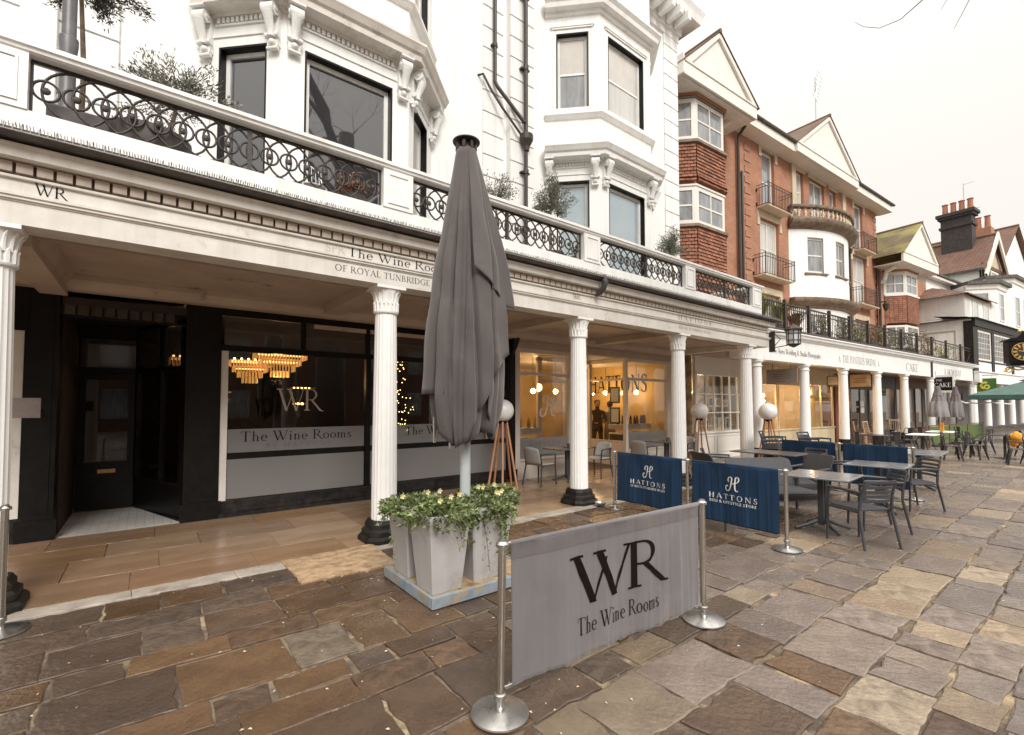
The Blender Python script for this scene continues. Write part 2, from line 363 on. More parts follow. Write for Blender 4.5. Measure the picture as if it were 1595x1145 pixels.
# ------------------------------------------------------------------ a small serif alphabet made of strokes
T_, t_ = .125, .045
def _g():
    l = lambda x0,y0,x1,y1,w: ('l',x0,y0,x1,y1,w)
    s = lambda x,y,h=.12: ('l',x-h,y,x+h,y,'s')
    a = lambda cx,cy,rx,ry,a0,a1: ('a',cx,cy,rx,ry,a0,a1)
    T, t = T_, t_
    G = {}
    G['A'] = (.86, [l(.42,1,.78,0,T), l(.42,1,.1,0,t), l(.2,.33,.64,.33,t), s(.1,0,.1), s(.78,0,.12)])
    G['B'] = (.70, [l(.16,0,.16,1,T), a(.33,.75,.24,.25,-90,90), a(.34,.27,.31,.27,-90,90), l(.16,.98,.34,.98,t), l(.16,.52,.36,.52,t), l(.16,.02,.36,.02,t), s(.12,0,.09), s(.12,1,.09)])
    G['C'] = (.84, [a(.5,.5,.46,.52,50,310), l(.79,.95,.79,.72,t)])
    G['D'] = (.90, [l(.16,0,.16,1,T), a(.34,.5,.5,.5,-90,90), l(.16,.98,.36,.98,t), l(.16,.02,.36,.02,t), s(.12,0,.09), s(.12,1,.09)])
    G['E'] = (.66, [l(.16,0,.16,1,T), l(.16,.98,.56,.98,t), l(.16,.51,.48,.51,t), l(.16,.02,.6,.02,t), l(.56,1,.57,.82,t), l(.6,0,.61,.2,t), s(.12,0,.09), s(.12,1,.09)])
    G['F'] = (.60, G['E'][1][:3]+[l(.56,1,.57,.82,t), s(.16,0,.12), s(.12,1,.09)])
    G['G'] = (.92, [a(.5,.5,.46,.52,50,300), l(.78,.95,.78,.72,t), l(.78,.05,.78,.42,T), s(.78,.42,.13)])
    G['H'] = (.94, [l(.17,0,.17,1,T), l(.75,0,.75,1,T), l(.17,.52,.75,.52,t), s(.17,0), s(.17,1), s(.75,0), s(.75,1)])
    G['I'] = (.36, [l(.17,0,.17,1,T), s(.17,0), s(.17,1)])
    G['J'] = (.40, [l(.22,.1,.22,1,T), a(.1,.1,.17,.22,-90,0), s(.22,1)])
    G['K'] = (.82, [l(.17,0,.17,1,T), l(.2,.45,.66,1,t), l(.3,.55,.72,0,T), s(.17,0), s(.17,1), s(.66,1,.1), s(.74,0,.1)])
    G['L'] = (.62, [l(.16,0,.16,1,T), l(.16,.02,.56,.02,t), l(.56,0,.58,.22,t), s(.16,1), s(.12,0,.09)])
    G['M'] = (1.06, [l(.16,0,.2,1,t), l(.2,1,.52,.05,T), l(.52,.05,.84,1,t), l(.86,0,.84,1,T), s(.16,0,.1), s(.88,0,.12), s(.16,1,.08), s(.9,1,.08)])
    G['N'] = (.92, [l(.16,0,.16,1,t), l(.16,1,.76,0,T), l(.76,0,.76,1,t), s(.16,0,.1), s(.12,1,.1), s(.76,1,.1)])
    G['O'] = (.98, [a(.48,.5,.44,.52,0,360)])
    G['P'] = (.68, [l(.16,0,.16,1,T), a(.33,.72,.29,.28,-90,90), l(.16,.98,.35,.98,t), l(.16,.46,.35,.46,t), s(.16,0), s(.12,1,.09)])
    G['Q'] = (.98, [a(.48,.5,.44,.52,0,360), l(.5,.06,.86,-.22,T*.8)])
    G['R'] = (.82, [l(.16,0,.16,1,T), a(.33,.74,.28,.26,-90,90), l(.16,.98,.35,.98,t), l(.16,.5,.35,.5,t), l(.36,.5,.78,-.02,T), s(.16,0), s(.12,1,.09), l(.74,0,.9,-.03,t)])
    G['S'] = (.62, [a(.3,.74,.24,.28,30,250), a(.3,.26,.26,.28,-150,80), l(.16,.64,.46,.38,T), l(.52,.95,.52,.74,t), l(.05,.04,.05,.27,t)])
    G['T'] = (.76, [l(.38,0,.38,1,T), l(.04,.98,.72,.98,t), l(.05,1,.03,.8,t), l(.71,1,.73,.8,t), s(.38,0)])
    G['U'] = (.88, [l(.17,.3,.17,1,T), l(.74,.3,.74,1,t), a(.45,.3,.335,.32,180,360), s(.17,1), s(.74,1,.1)])
    G['V'] = (.84, [l(.08,1,.42,0,T), l(.42,0,.76,1,t), s(.08,1), s(.76,1,.1)])
    G['W'] = (1.20, [l(.08,1,.38,0,T), l(.38,0,.64,.85,t), l(.5,1,.8,0,T), l(.8,0,1.1,1,t), s(.08,1,.12), s(.5,1,.12), s(1.1,1,.1)])
    G['X'] = (.84, [l(.12,1,.72,0,T), l(.1,0,.7,1,t), s(.1,1,.1), s(.72,0,.1)])
    G['Y'] = (.80, [l(.06,1,.4,.46,T), l(.4,.46,.72,1,t), l(.4,0,.4,.48,T), s(.06,1,.1), s(.72,1,.1), s(.4,0)])
    G['Z'] = (.76, [l(.08,.98,.68,.98,t), l(.64,.98,.1,.02,T), l(.08,.02,.68,.02,t)])
    G['&'] = (.92, [a(.36,.77,.18,.23,0,360), a(.34,.27,.3,.29,90,330), l(.24,.66,.78,0,T), l(.6,.2,.76,.5,t)])
    x = .60
    G['a'] = (.50, [a(.24,.19,.2,.2,60,300), l(.38,0,.38,.45,T), a(.24,.42,.19,.19,20,150), s(.42,0,.07)])
    G['b'] = (.56, [l(.12,0,.12,1.03,T*.85), a(.28,.3,.25,.31,-120,120)])
    G['c'] = (.48, [a(.28,.3,.25,.31,50,310)])
    G['d'] = (.58, [l(.42,0,.42,1.03,T*.85), a(.27,.3,.25,.31,60,300), s(.46,0,.07)])
    G['e'] = (.50, [a(.27,.3,.24,.31,0,315), l(.08,.33,.49,.33,t)])
    G['f'] = (.36, [l(.16,0,.16,.85,T*.85), a(.3,.82,.19,.2,60,180), l(.02,.58,.34,.58,t), s(.16,0,.1)])
    G['g'] = (.52, [a(.24,.38,.2,.22,0,360), a(.26,-.1,.24,.18,0,360), l(.14,.2,.2,.08,t), l(.38,.58,.52,.6,t)])
    G['h'] = (.60, [l(.14,0,.14,1.03,T*.85), l(.44,0,.44,.36,T*.85), a(.29,.36,.21,.23,0,150), s(.14,0,.1), s(.44,0,.1)])
    G['i'] = (.30, [l(.14,0,.14,x,T*.85), s(.14,0,.1), l(.04,.58,.14,.58,t), l(.14,.8,.14,.92,T)])
    G['l'] = (.30, [l(.14,0,.14,1.03,T*.85), s(.14,0,.1), l(.04,1.01,.14,1.01,t)])
    G['m'] = (.90, [l(.14,0,.14,x,T*.85), l(.43,0,.43,.36,T*.85), l(.72,0,.72,.36,T*.85), a(.285,.36,.2,.23,0,150), a(.575,.36,.2,.23,0,150), s(.14,0,.09), s(.43,0,.09), s(.72,0,.09), l(.04,.58,.14,.58,t)])
    G['n'] = (.60, [l(.14,0,.14,x,T*.85), l(.44,0,.44,.36,T*.85), a(.29,.36,.21,.23,0,150), s(.14,0,.1), s(.44,0,.1), l(.04,.58,.14,.58,t)])
    G['o'] = (.56, [a(.28,.3,.25,.31,0,360)])
    G['p'] = (.56, [l(.14,-.35,.14,x,T*.85), a(.29,.3,.25,.31,-120,120), s(.14,-.35,.1)])
    G['r'] = (.42, [l(.14,0,.14,x,T*.85), a(.3,.38,.19,.2,50,150), s(.14,0,.1), l(.04,.58,.14,.58,t)])
    G['s'] = (.40, [a(.2,.45,.15,.16,30,250), a(.2,.15,.16,.16,-150,80), l(.11,.4,.3,.22,T*.8)])
    G['t'] = (.36, [l(.16,.08,.16,.8,T*.85), l(.02,.58,.34,.58,t), a(.28,.13,.15,.14,190,300)])
    G['u'] = (.60, [l(.14,.2,.14,x,T*.85), l(.44,0,.44,x,T*.85), a(.29,.22,.2,.23,200,340), s(.48,0,.07)])
    G['w'] = (.80, [l(.06,x,.24,0,T*.8), l(.24,0,.4,.55,t), l(.36,x,.54,0,T*.8), l(.54,0,.74,x,t), s(.06,x,.08), s(.74,x,.08)])
    G['y'] = (.52, [l(.06,x,.27,.02,T*.8), l(.46,x,.16,-.33,t), s(.06,x,.08), s(.46,x,.08)])
    G[' '] = (.34, [])
    return G
GLYPH = _g()
def text_w(txt, sp=0.0): return sum(GLYPH[c][0]+sp for c in txt)-sp
def text_mb(txt, h, sp=0.0, bold=1.0, squeeze=1.0, base=0.0, zig=.0003):
    """letters in the local XZ plane, facing -y, cap height h, starting at x=0"""
    mb = MB(); x = 0.0; k = 0
    def st(pts_l, pts_r):
        nonlocal k
        k += 1; yy = -zig*(k % 7)
        n = len(pts_l); vs = [((x+p[0])*h*squeeze, yy, base+p[1]*h) for p in pts_l]+[((x+p[0])*h*squeeze, yy, base+p[1]*h) for p in pts_r]
        mb.add(vs, [(i, i+1, n+i+1, n+i) for i in range(n-1)])
    for ch in txt:
        adv, S_ = GLYPH[ch]
        for q in S_:
            if q[0] == 'l':
                _, x0, y0, x1, y1, w = q
                if w == 's':
                    st([(x0, y0-(.045 if y0 > .5 else 0)), (x1, y0-(.045 if y0 > .5 else 0))], [(x0, y0+(0 if y0 > .5 else .045)), (x1, y0+(0 if y0 > .5 else .045))]); continue
                w *= bold
                if abs(x1-x0) < 1e-6 or abs(y1-y0) > .15: st([(x0-w/2, y0), (x1-w/2, y1)], [(x0+w/2, y0), (x1+w/2, y1)])
                else: st([(x0, y0-w/2), (x1, y1-w/2)], [(x0, y0+w/2), (x1, y1+w/2)])
            else:
                _, cx, cy, rx, ry, a0, a1 = q; n = max(4, int(abs(a1-a0)/18)); o = []; i_ = []
                big = ry > .33; TT = T_*bold*(1.0 if big else .85)
                for j in range(n+1):
                    an = R(a0+(a1-a0)*j/n); o.append((cx+rx*math.cos(an), cy+ry*math.sin(an))); i_.append((cx+(rx-TT)*math.cos(an), cy+(ry-t_*bold)*math.sin(an)))
                st(o, i_)
        x += adv+sp
    return mb
def lettering(txt, h, parent, cx, y, z, m='ink', sp=0.0, bold=1.0, squeeze=1.0, rz=0.0, width=None, name='lettering', centre=True):
    w = text_w(txt, sp)*h
    if width: squeeze = width/w
    ww = w*squeeze
    mb = text_mb(txt, h, sp, bold, squeeze)
    dx = -ww/2 if centre else 0
    mb.v = [(v[0]+dx, v[1], v[2]) for v in mb.v]
    return mb.build(name, m, parent, loc=(cx, y, z), rot=(0, 0, rz))
def script_h(h, w=.045):
    """the looping script initial: strips in XZ"""
    mb = MB()
    def curve(P, ws):
        pts = []
        n = len(P)
        for i in range(n-1):
            p0 = P[max(i-1, 0)]; p1 = P[i]; p2 = P[i+1]; p3 = P[min(i+2, n-1)]
            for k in range(6):
                t = k/6; pts.append(tuple(.5*((2*p1[a])+(-p0[a]+p2[a])*t+(2*p0[a]-5*p1[a]+4*p2[a]-p3[a])*t*t+(-p0[a]+3*p1[a]-3*p2[a]+p3[a])*t**3) for a in (0, 1)))
        pts.append(P[-1]); L_ = []; R_ = []
        for i, p in enumerate(pts):
            a = pts[max(i-1, 0)]; b = pts[min(i+1, len(pts)-1)]; d = Vector((b[0]-a[0], b[1]-a[1])); d.normalize()
            ww = w*(.7+.9*abs(d.y))*h/2; L_.append((p[0]*h-d.y*ww, 0, p[1]*h+d.x*ww)); R_.append((p[0]*h+d.y*ww, -.0006, p[1]*h-d.x*ww))
        m = len(pts); mb.add(L_+R_, [(i, i+1, m+i+1, m+i) for i in range(m-1)])
    curve([(.28,.62),(.22,.72),(.27,.9),(.42,.98),(.52,.9),(.5,.7),(.42,.35),(.32,.1),(.16,.0),(.03,.08),(.02,.25),(.1,.36),(.2,.33)], 1)
    curve([(.42,.5),(.55,.52),(.72,.56),(.92,.66),(1.02,.82),(.98,.97),(.86,1.0),(.78,.88),(.74,.6),(.72,.3),(.76,.08),(.86,.02),(.95,.08)], 1)
    mb.v = [(v[0]-.5*h, v[1], v[2]) for v in mb.v]
    return mb
def plain_text(txt, size, parent, loc, rz, m, name='lettering', width=None):
    cu = bpy.data.curves.new(name, 'FONT'); cu.body = txt; cu.size = size; cu.align_x = 'CENTER'
    ob = bpy.data.objects.new('tmp_text', cu); COL.objects.link(ob)
    dg = bpy.context.evaluated_depsgraph_get(); me = bpy.data.meshes.new_from_object(ob.evaluated_get(dg)); me.name = name
    bpy.data.objects.remove(ob)
    me.materials.clear(); me.materials.append(M[m])
    xs = [v.co.x for v in me.vertices]
    if width and xs:
        k = width/(max(xs)-min(xs))
        for v in me.vertices: v.co.x *= k
    o = bpy.data.objects.new(name, me); COL.objects.link(o); o.parent = parent; o.location = loc; o.rotation_euler = (R(90), 0, rz)
    return o
# ------------------------------------------------------------------ ground
M['mortar'] = mat('sandy_joint_mortar', (.20, .15, .10), (.075, .056, .042), 4, .85, bump=.5, bscale=60, dirt=(.38, .29, .18), dscale=1.3, dlo=.54, dhi=.62, lo=.4, hi=.6)
M['slab'] = mat('york_stone_damp', (1.10, 1.05, 1), (.62, .55, .52), 3.4, .26, bump=.5, attr='tint', rvar=.16, bscale=26, lo=.3, hi=.7, detail=9, dirt=(.045, .036, .030), dscale=17, dlo=.54, dhi=1.5)
M['slabrough'] = mat('york_stone_lichen', (1.12, 1.05, 1.0), (.55, .49, .45), 8.5, .5, bump=.9, attr='tint', rvar=.12, bscale=20, lo=.38, hi=.66, detail=12, dirt=(.05, .04, .032), dscale=12, dlo=.50, dhi=1.1)
M['flag'] = mat('walkway_flagstone', (1.08, 1.05, 1.0), (.62, .57, .52), 1.6, .24, bump=.12, attr='tint', rvar=.14, bscale=5, stretch=(.5, 1.6, 1), lo=.3, hi=.7, detail=9)
M['kerb'] = mat('pale_kerb_stone', (.46, .41, .35), (.32, .28, .24), 4, .5, bump=.3, bscale=30, dirt=(.2, .14, .09), dscale=4, dlo=.55, dhi=.75)
pav = MB().box(-60, -60, -.5, 130, 60, -.013).build('pavement', 'mortar'); pav['kind'] = 'structure'
def colour_attr(me, cols):
    """cols: one colour per polygon"""
    a = me.color_attributes.new('tint', 'FLOAT_COLOR', 'CORNER'); d = []
    for p, c in zip(me.polygons, cols): d += [c[0], c[1], c[2], 1.0]*p.loop_total
    a.data.foreach_set('color', d)
def slab_geo(x0, x1, y0, y1, rnd, z=0.0, jit=.012, th=.035, seg=.075, bev=.008, gap=.010):
    """irregular flag: outline walked with small wobbles, chipped rim, flat top"""
    cs = [(x0+gap, y0+gap), (x1-gap, y0+gap), (x1-gap, y1-gap), (x0+gap, y1-gap)]
    cs = [(a+rnd.uniform(-jit, jit)*1.3, b+rnd.uniform(-jit, jit)*1.3) for a, b in cs]
    pts = []
    for i in range(4):
        a = cs[i]; b = cs[(i+1) % 4]; L_ = math.hypot(b[0]-a[0], b[1]-a[1]); n = max(2, int(L_/seg)); nx, ny = -(b[1]-a[1])/L_, (b[0]-a[0])/L_
        for k in range(n):
            t = k/n; o = 0 if k == 0 else rnd.uniform(-.35, .75)*jit*.75+(jit*1.6 if rnd.random() < .06 else 0)
            if k == 0: o = 0
            pts.append((a[0]+(b[0]-a[0])*t+nx*o, a[1]+(b[1]-a[1])*t+ny*o))
    cx = sum(p[0] for p in pts)/len(pts); cy = sum(p[1] for p in pts)/len(pts)
    tx, ty = rnd.uniform(-.004, .004), rnd.uniform(-.004, .004)
    def zz(p): return z+(p[0]-cx)*tx+(p[1]-cy)*ty
    n = len(pts); hi = []; 
    for i, p in enumerate(pts):
        d = math.hypot(p[0]-cx, p[1]-cy); k = 1-bev*rnd.uniform(.7, 1.8)/d; q = (cx+(p[0]-cx)*k, cy+(p[1]-cy)*k); hi.append((q[0], q[1], zz(q)))
    vs = [(p[0], p[1], z-th) for p in pts]+[(p[0], p[1], zz(p)-rnd.uniform(.002, .007)) for p in pts]+hi
    fs = [tuple(range(2*n, 3*n))]
    for k in (0, n):
        for i in range(n): fs.append((k+i, k+(i+1) % n, k+n+(i+1) % n, k+n+i))
    return vs, fs
rs = random.Random(11)
PAL_D = [(.135,.088,.063), (.155,.10,.070), (.115,.080,.064), (.17,.112,.074), (.14,.087,.057), (.12,.088,.076), (.19,.125,.08), (.105,.07,.053), (.105,.086,.084), (.12,.098,.094), (.14,.115,.105)]
PAL_G = [(.235,.205,.19), (.205,.177,.165), (.265,.23,.205), (.225,.19,.168), (.185,.157,.148), (.28,.24,.205), (.26,.205,.16)]
PAL_C = [(.42,.35,.255), (.37,.30,.215), (.45,.385,.295), (.33,.26,.185)]
def calm(P, k):
    m_ = tuple(sum(c[i] for c in P)/len(P) for i in range(3)); return [tuple(c[i]+(m_[i]-c[i])*k for i in range(3)) for c in P]
PAL_D = [(c[0]*1.13, c[1]*1.12, c[2]*.98) for c in calm(PAL_D, .3)]; PAL_G = [(c[0]*1.03, c[1]*1.02, c[2]) for c in calm(PAL_G, .2)]
slabs = []
def course(y0, y1, xa, xb):
    x = xa-rs.uniform(0, .8)
    while x < xb:
        w = rs.choice([.30, .38, .46, .54, .66, .80])*rs.uniform(.88, 1.12)
        if y1-y0 < .36: w *= .85
        if rs.random() < .10 and y1-y0 > .5:      # two narrow stones one above the other
            m_ = y0+(y1-y0)*rs.uniform(.4, .6); slabs.append((x, x+w, y0, m_)); slabs.append((x, x+w, m_, y1))
        else: slabs.append((x, x+w, y0, y1))
        x += w
y = 5.34
while y > -4.0:
    h_ = rs.choice([.22, .28, .34, .40, .46, .54])*rs.uniform(.92, 1.08); course(y-h_, y, -4.5, 24.0); y -= h_
y = 5.34
while y < 8.3:
    h_ = rs.choice([.4, .5, .6]); course(y, y+h_, 13.2, 24.0); y += h_
y = -3.5
while y < 6.0:
    h_ = rs.choice([.5, .6, .75]); x = 24.4
    while x < 48:
        w = rs.uniform(.6, 1.3); slabs.append((x, x+w, y, y+h_)); x += w
    y += h_
yw = R(37.8); fx, fy = math.sin(yw), math.cos(yw)
def seen(cx, cy):
    z = cx*fx+cy*fy; u = cx*fy-cy*fx
    if z < 1.6: return 0
    px = 797.5+730*u/z; py = 603+730*1.7/z
    return 1.0/(z*z*z) if -60 < px < 1655 and py < 1190 else 0
order = sorted(slabs, key=lambda s_: -(seen((s_[0]+s_[1])/2, (s_[2]+s_[3])/2)*(s_[1]-s_[0])*(s_[3]-s_[2])))
bulk_v = []; bulk_f = []; bulk_c = []
for i, (x0, x1, y0, y1) in enumerate(order):
    cx, cy = (x0+x1)/2, (y0+y1)/2; r_ = random.Random(i*17+3)
    wet = max(0, min(1, (4.6-cx+ (cy-2)*.35)/3.0)); wet2 = max(0, min(1, (10.5-cx)/3)) * max(0, min(1, (cy-2.7)/.6))
    pd = max(wet, wet2)
    q = r_.random()
    if q < (.06+.10*(1-pd) if cx < 8 else .05): c = r_.choice(PAL_C); dk = 1-.5*pd*(r_.random() < .8); c = tuple(k*dk for k in c)
    elif r_.random() < pd: c = r_.choice(PAL_D)
    else: c = r_.choice(PAL_G)
    j = r_.uniform(.85, 1.15)*(.86-.12*pd) if cx < 9 else r_.uniform(.80, .95); c = tuple(k*j for k in c)
    vs, fs = slab_geo(x0, x1, y0, y1, r_, z=r_.uniform(-.006, .005), gap=r_.choice([.004, .006, .008, .011, .016]), jit=.014)
    if i < 296:
        mb = MB(); mb.v = [(v[0]-cx, v[1]-cy, v[2]) for v in vs]; mb.f = fs
        me = mb.mesh('paving_slab', 'slabrough' if r_.random() < .24 else 'slab'); colour_attr(me, [c]*len(fs)); inst(me, 'paving_slab', pav, (cx, cy, 0))
    else:
        o = len(bulk_v); bulk_v += vs; bulk_f += [tuple(k+o for k in f) for f in fs]; bulk_c += [c]*len(fs)
mb = MB(); mb.v = bulk_v; mb.f = bulk_f; me = mb.mesh('distant_paving', 'slab'); colour_attr(me, bulk_c)
o = inst(me, 'distant_paving', pav); o['kind'] = 'stuff'
cmb = MB(); vs, fs = slab_geo(1.15, 2.17, 4.74, 5.57, random.Random(2), z=.022, jit=.02, gap=.004); cmb.v = vs; cmb.f = fs
me = cmb.mesh('paving_slab', 'slabrough'); colour_attr(me, [(.50, .37, .24)]*len(fs)); inst(me, 'paving_slab', pav)
# covered walkway
walk = MB().box(-7, 5.56, -.4, 13.2, 12.2, -.012).build('walkway', 'mortar'); walk['kind'] = 'structure'
rw = random.Random(5)
PW = [(.34,.22,.14), (.37,.255,.165), (.32,.215,.14), (.36,.23,.13), (.31,.22,.155), (.38,.275,.185)]
y = 5.58; rows = [.62, .74, .66, .78]
for hgt in rows:
    x = -5.0-rw.uniform(0, .8); y1 = min(y+hgt, 8.36)
    while x < 12.6:
        w = rw.uniform(.7, 1.3); c = rw.choice(PW); j_ = rw.uniform(.9, 1.1); c = tuple(k*j_ for k in c)
        vs, fs = slab_geo(x, x+w, y, y1, rw, z=.004, jit=.003, gap=.0012, bev=.002, th=.02)
        mb = MB(); cx, cy = x+w/2, (y+y1)/2; mb.v = [(v[0]-cx, v[1]-cy, v[2]) for v in vs]; mb.f = fs
        me = mb.mesh('flagstone', 'flag'); colour_attr(me, [c]*len(fs)); inst(me, 'flagstone', walk, (cx, cy, 0)); x += w
    y = y1
kr = random.Random(9); x = -5.0
while x < 13.1:
    w = kr.uniform(.7, 1.5)
    vs, fs = slab_geo(x, x+w, 5.345, 5.575, kr, z=.008, jit=.006, gap=.004, bev=.012, th=.03)
    mb = MB(); mb.v = vs; mb.f = fs; mb.build('kerb_stone', 'kerb', walk); x += w
M['leaflit'] = mat('fallen_petals', (.75, .68, .58), (.45, .28, .12), 40, .6)
mb = MB(); rl = random.Random(4)
for i in range(260):
    if i < 200: cx = rl.gauss(1.6, 1.3); cy = rl.uniform(1.6, 5.3)
    else: cx = rl.uniform(2, 12); cy = rl.uniform(.3, 5.3)
    a = rl.uniform(0, 6.28); s_ = rl.uniform(.005, .014)
    mb.add([(cx+s_*math.cos(a), cy+s_*math.sin(a), .006), (cx+s_*.5*math.cos(a+1.6), cy+s_*.5*math.sin(a+1.6), .012), (cx-s_*math.cos(a), cy-s_*math.sin(a), .007), (cx-s_*.5*math.cos(a+1.6), cy-s_*.5*math.sin(a+1.6), .009)], [(0, 1, 2, 3)])
o = mb.build('litter', 'leaflit'); tag(o, 'tiny pale petals and leaf scraps scattered over the paving', 'litter', kind='stuff')
# ------------------------------------------------------------------ white colonnade with iron balustrade
YC = 5.75                                   # column axis
cl = thing('colonnade', 'white fluted colonnade with dentilled fascia and an iron ringed balustrade above', 'colonnade', (6, YC, 0))
def w2l(o): return (-o.location[0], -o.location[1], -o.location[2])
OFF = w2l(cl)
def flute(n, d):
    return lambda a, z: 1 - d*abs(math.sin(n*a/2))**.5 if False else 1 - d*(0.5+0.5*math.cos(n*a))**3
shaft = MB(); prof = []
for i in range(13):
    t = i/12; z = .26+t*2.62; r = .158-.024*t**1.4; prof.append((r, z))
shaft.lathe(prof, 200, fn=lambda a, z: 1-.04*abs(math.sin(10*a)))
SH = shaft.mesh('shaft', 'column'); autosmooth(SH, 50)
cap = MB(); cap.lathe([(.150, 2.86), (.158, 2.872), (.158, 2.888), (.146, 2.895)], 32)
for i in range(16):                          # upright leaves curling out
    a = 2*math.pi*i/16
    for k, (r0, z0, r1, z1, wd_) in enumerate([(.136, 2.89, .150, 3.02, .024), (.136, 2.98, .182, 3.155, .018)]):
        aa = a+(k*math.pi/16)
        pts = []
        for q in range(5):
            t = q/4; rr = r0+(r1-r0)*t**2.2+(.01 if q == 4 else 0); zz = z0+(z1-z0)*t-(.012 if q == 4 else 0)
            pts.append((rr*math.cos(aa), rr*math.sin(aa), zz))
        cap.tube(pts, [wd_, wd_, wd_*.95, wd_*.8, wd_*.3], 6)
cap.lathe([(.132, 2.895), (.135, 3.02), (.16, 3.10), (.172, 3.155), (.178, 3.165)], 32)
CP = cap.mesh('capital', 'column', True); autosmooth(CP, 45)
ab = MB().box(-.19, -.19, 3.165, .19, .19, 3.2); AB = ab.mesh('abacus', 'column')
pl = MB()
def octo(r, z0, z1, r2=None):
    r2 = r2 or r; vs = []
    for rr, z in ((r, z0), (r2, z1)):
        c = rr*.62
        vs += [(c,-rr,z),(rr,-c,z),(rr,c,z),(c,rr,z),(-c,rr,z),(-rr,c,z),(-rr,-c,z),(-c,-rr,z)]
    pl.add(vs, [tuple(range(7,-1,-1)), tuple(range(8,16))]+[(i,(i+1)%8,(i+1)%8+8,i+8) for i in range(8)])
octo(.275, 0, .05); octo(.275, .05, .085, .25); octo(.235, .085, .14); octo(.235, .14, .165, .205); octo(.20, .165, .215); octo(.20, .215, .262, .172)
PLI = pl.mesh('plinth', 'blackdull')
for x in (-4.4, -1.06, 2.40, 5.93, 8.97, 11.97):
    c = inst(SH, 'column', cl, (x-6, 0, 0)); inst(CP, 'capital', c); inst(AB, 'abacus', c); inst(PLI, 'plinth', c)
X0, X1 = -5.2, 12.85
def bar(name, m, y0, y1, z0, z1, x0=X0, x1=X1, **k): return MB().box(x0, y0, z0, x1, y1, z1).build(name, m, cl, off=OFF, **k)
en = MB()
pathE = [(X0, 5.56), (X1, 5.56), (X1, 8.28)]
en.sweep(pathE, [(0, 3.2), (.0, 3.385), (.012, 3.39), (.012, 3.40), (.03, 3.405), (.03, 3.425), (.045, 3.43), (.045, 3.452), (.0, 3.46), (.0, 3.575), (-.3, 3.575), (-.3, 3.2)])
en.build('architrave', 'entab', cl, off=OFF)
MB().sweep(pathE, [(.005, 3.575), (.03, 3.58), (.03, 3.60), (-.02, 3.60), (-.3, 3.60), (-.3, 3.575)]).build('frieze_moulding', 'entab', cl, off=OFF)
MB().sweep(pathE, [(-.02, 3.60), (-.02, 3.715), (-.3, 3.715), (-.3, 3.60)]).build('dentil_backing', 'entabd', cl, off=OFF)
MB().sweep(pathE, [(.08, 3.715), (.12, 3.722), (.125, 3.79), (.135, 3.80), (.15, 3.81), (.15, 3.825), (-.3, 3.825), (-.3, 3.715)]).build('cornice', 'entab', cl, off=OFF)
MB().sweep(pathE, [(.04, 3.825), (.05, 3.84), (.22, 3.85), (.27, 3.865), (.27, 3.89), (.25, 3.895), (.22, 3.885), (.0, 3.93), (-.1, 3.825)]).build('gutter', 'lead', cl, off=OFF)
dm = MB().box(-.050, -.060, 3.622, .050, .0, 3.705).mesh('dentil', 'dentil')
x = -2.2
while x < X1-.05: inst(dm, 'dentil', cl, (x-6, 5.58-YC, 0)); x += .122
sp = MB(); rs_ = random.Random(3); x = -2.6
while x < X1+.2:
    for k in (-1, 1):
        lean = .02*k; hh = .045
        sp.add([(x-.0022, 5.32, 3.89), (x+.0022, 5.32, 3.89), (x+.0022+rs_.uniform(-.004, .004), 5.32-.02+lean, 3.89+hh), (x-.0022+rs_.uniform(-.004,.004), 5.32-.02+lean, 3.89+hh)], [(0,1,2,3)])
    x += .020
sp.box(-2.6, 5.29, 3.896, X1+.2, 5.34, 3.90)
x = -2.6
while x < X1: sp.box(x, 5.281, 3.87, x+.007, 5.285, 3.925); x += .05
sp.box(-2.6, 5.278, 3.868, X1+.2, 5.2805, 3.876)
sp.build('bird_spikes', 'spike', cl, off=OFF, stuff=True)
# parapet
YP = 5.62
MB().sweep([(X0, YP-.08), (X1-.40, YP-.08), (X1-.40, 8.28)], [(.02, 3.93), (.02, 3.955), (0, 3.965), (0, 4.175), (-.16, 4.175), (-.16, 3.93)]).build('parapet_base', 'paintw', cl, off=OFF)
MB().sweep([(X0, YP-.08), (X1-.40, YP-.08), (X1-.40, 8.28)], [(.0, 4.66), (.025, 4.675), (.03, 4.70), (.05, 4.71), (.05, 4.75), (.02, 4.765), (-.18, 4.765), (-.21, 4.75), (-.21, 4.71), (-.16, 4.66)]).build('handrail', 'paintw', cl, off=OFF)
piers = [(-1.62, -.86), (2.26, 2.66), (5.86, 6.27), (8.95, 9.33), (11.95, 12.42)]
for a, b in piers:
    p = MB().box(a, YP-.095, 4.176, b, YP+.09, 4.659).build('pier', 'paintw', cl, off=OFF)
    q = MB(); f = .06; fx0, fx1, fz0, fz1 = a+f, b-f, 4.23, 4.61; yy = YP-.108
    q.box(fx0, yy, fz0, fx1, YP-.0955, fz0+.018); q.box(fx0, yy, fz1-.018, fx1, YP-.0955, fz1); q.box(fx0, yy, fz0+.019, fx0+.018, YP-.0955, fz1-.019); q.box(fx1-.018, yy, fz0+.019, fx1, YP-.0955, fz1-.019)
    q.build('panel_moulding', 'paintw', p)
def torus_mesh(name, r, t, n=26, m=5):
    return MB().tube([(r*math.cos(2*math.pi*i/n), 0, r*math.sin(2*math.pi*i/n)) for i in range(n)], t, m, closed=True).mesh(name, 'iron', True)
BIG = torus_mesh('large_ring', .222, .0115); SMALL = torus_mesh('small_ring', .088, .0115, 18)
BOSS = MB().sphere((0,0,0), .033, 8, 6, (1, .6, 1)).mesh('boss', 'iron')
spans = [(-3.6, -1.62), (-.86, 2.26), (2.66, 5.86), (6.27, 8.95), (9.33, 11.95)]
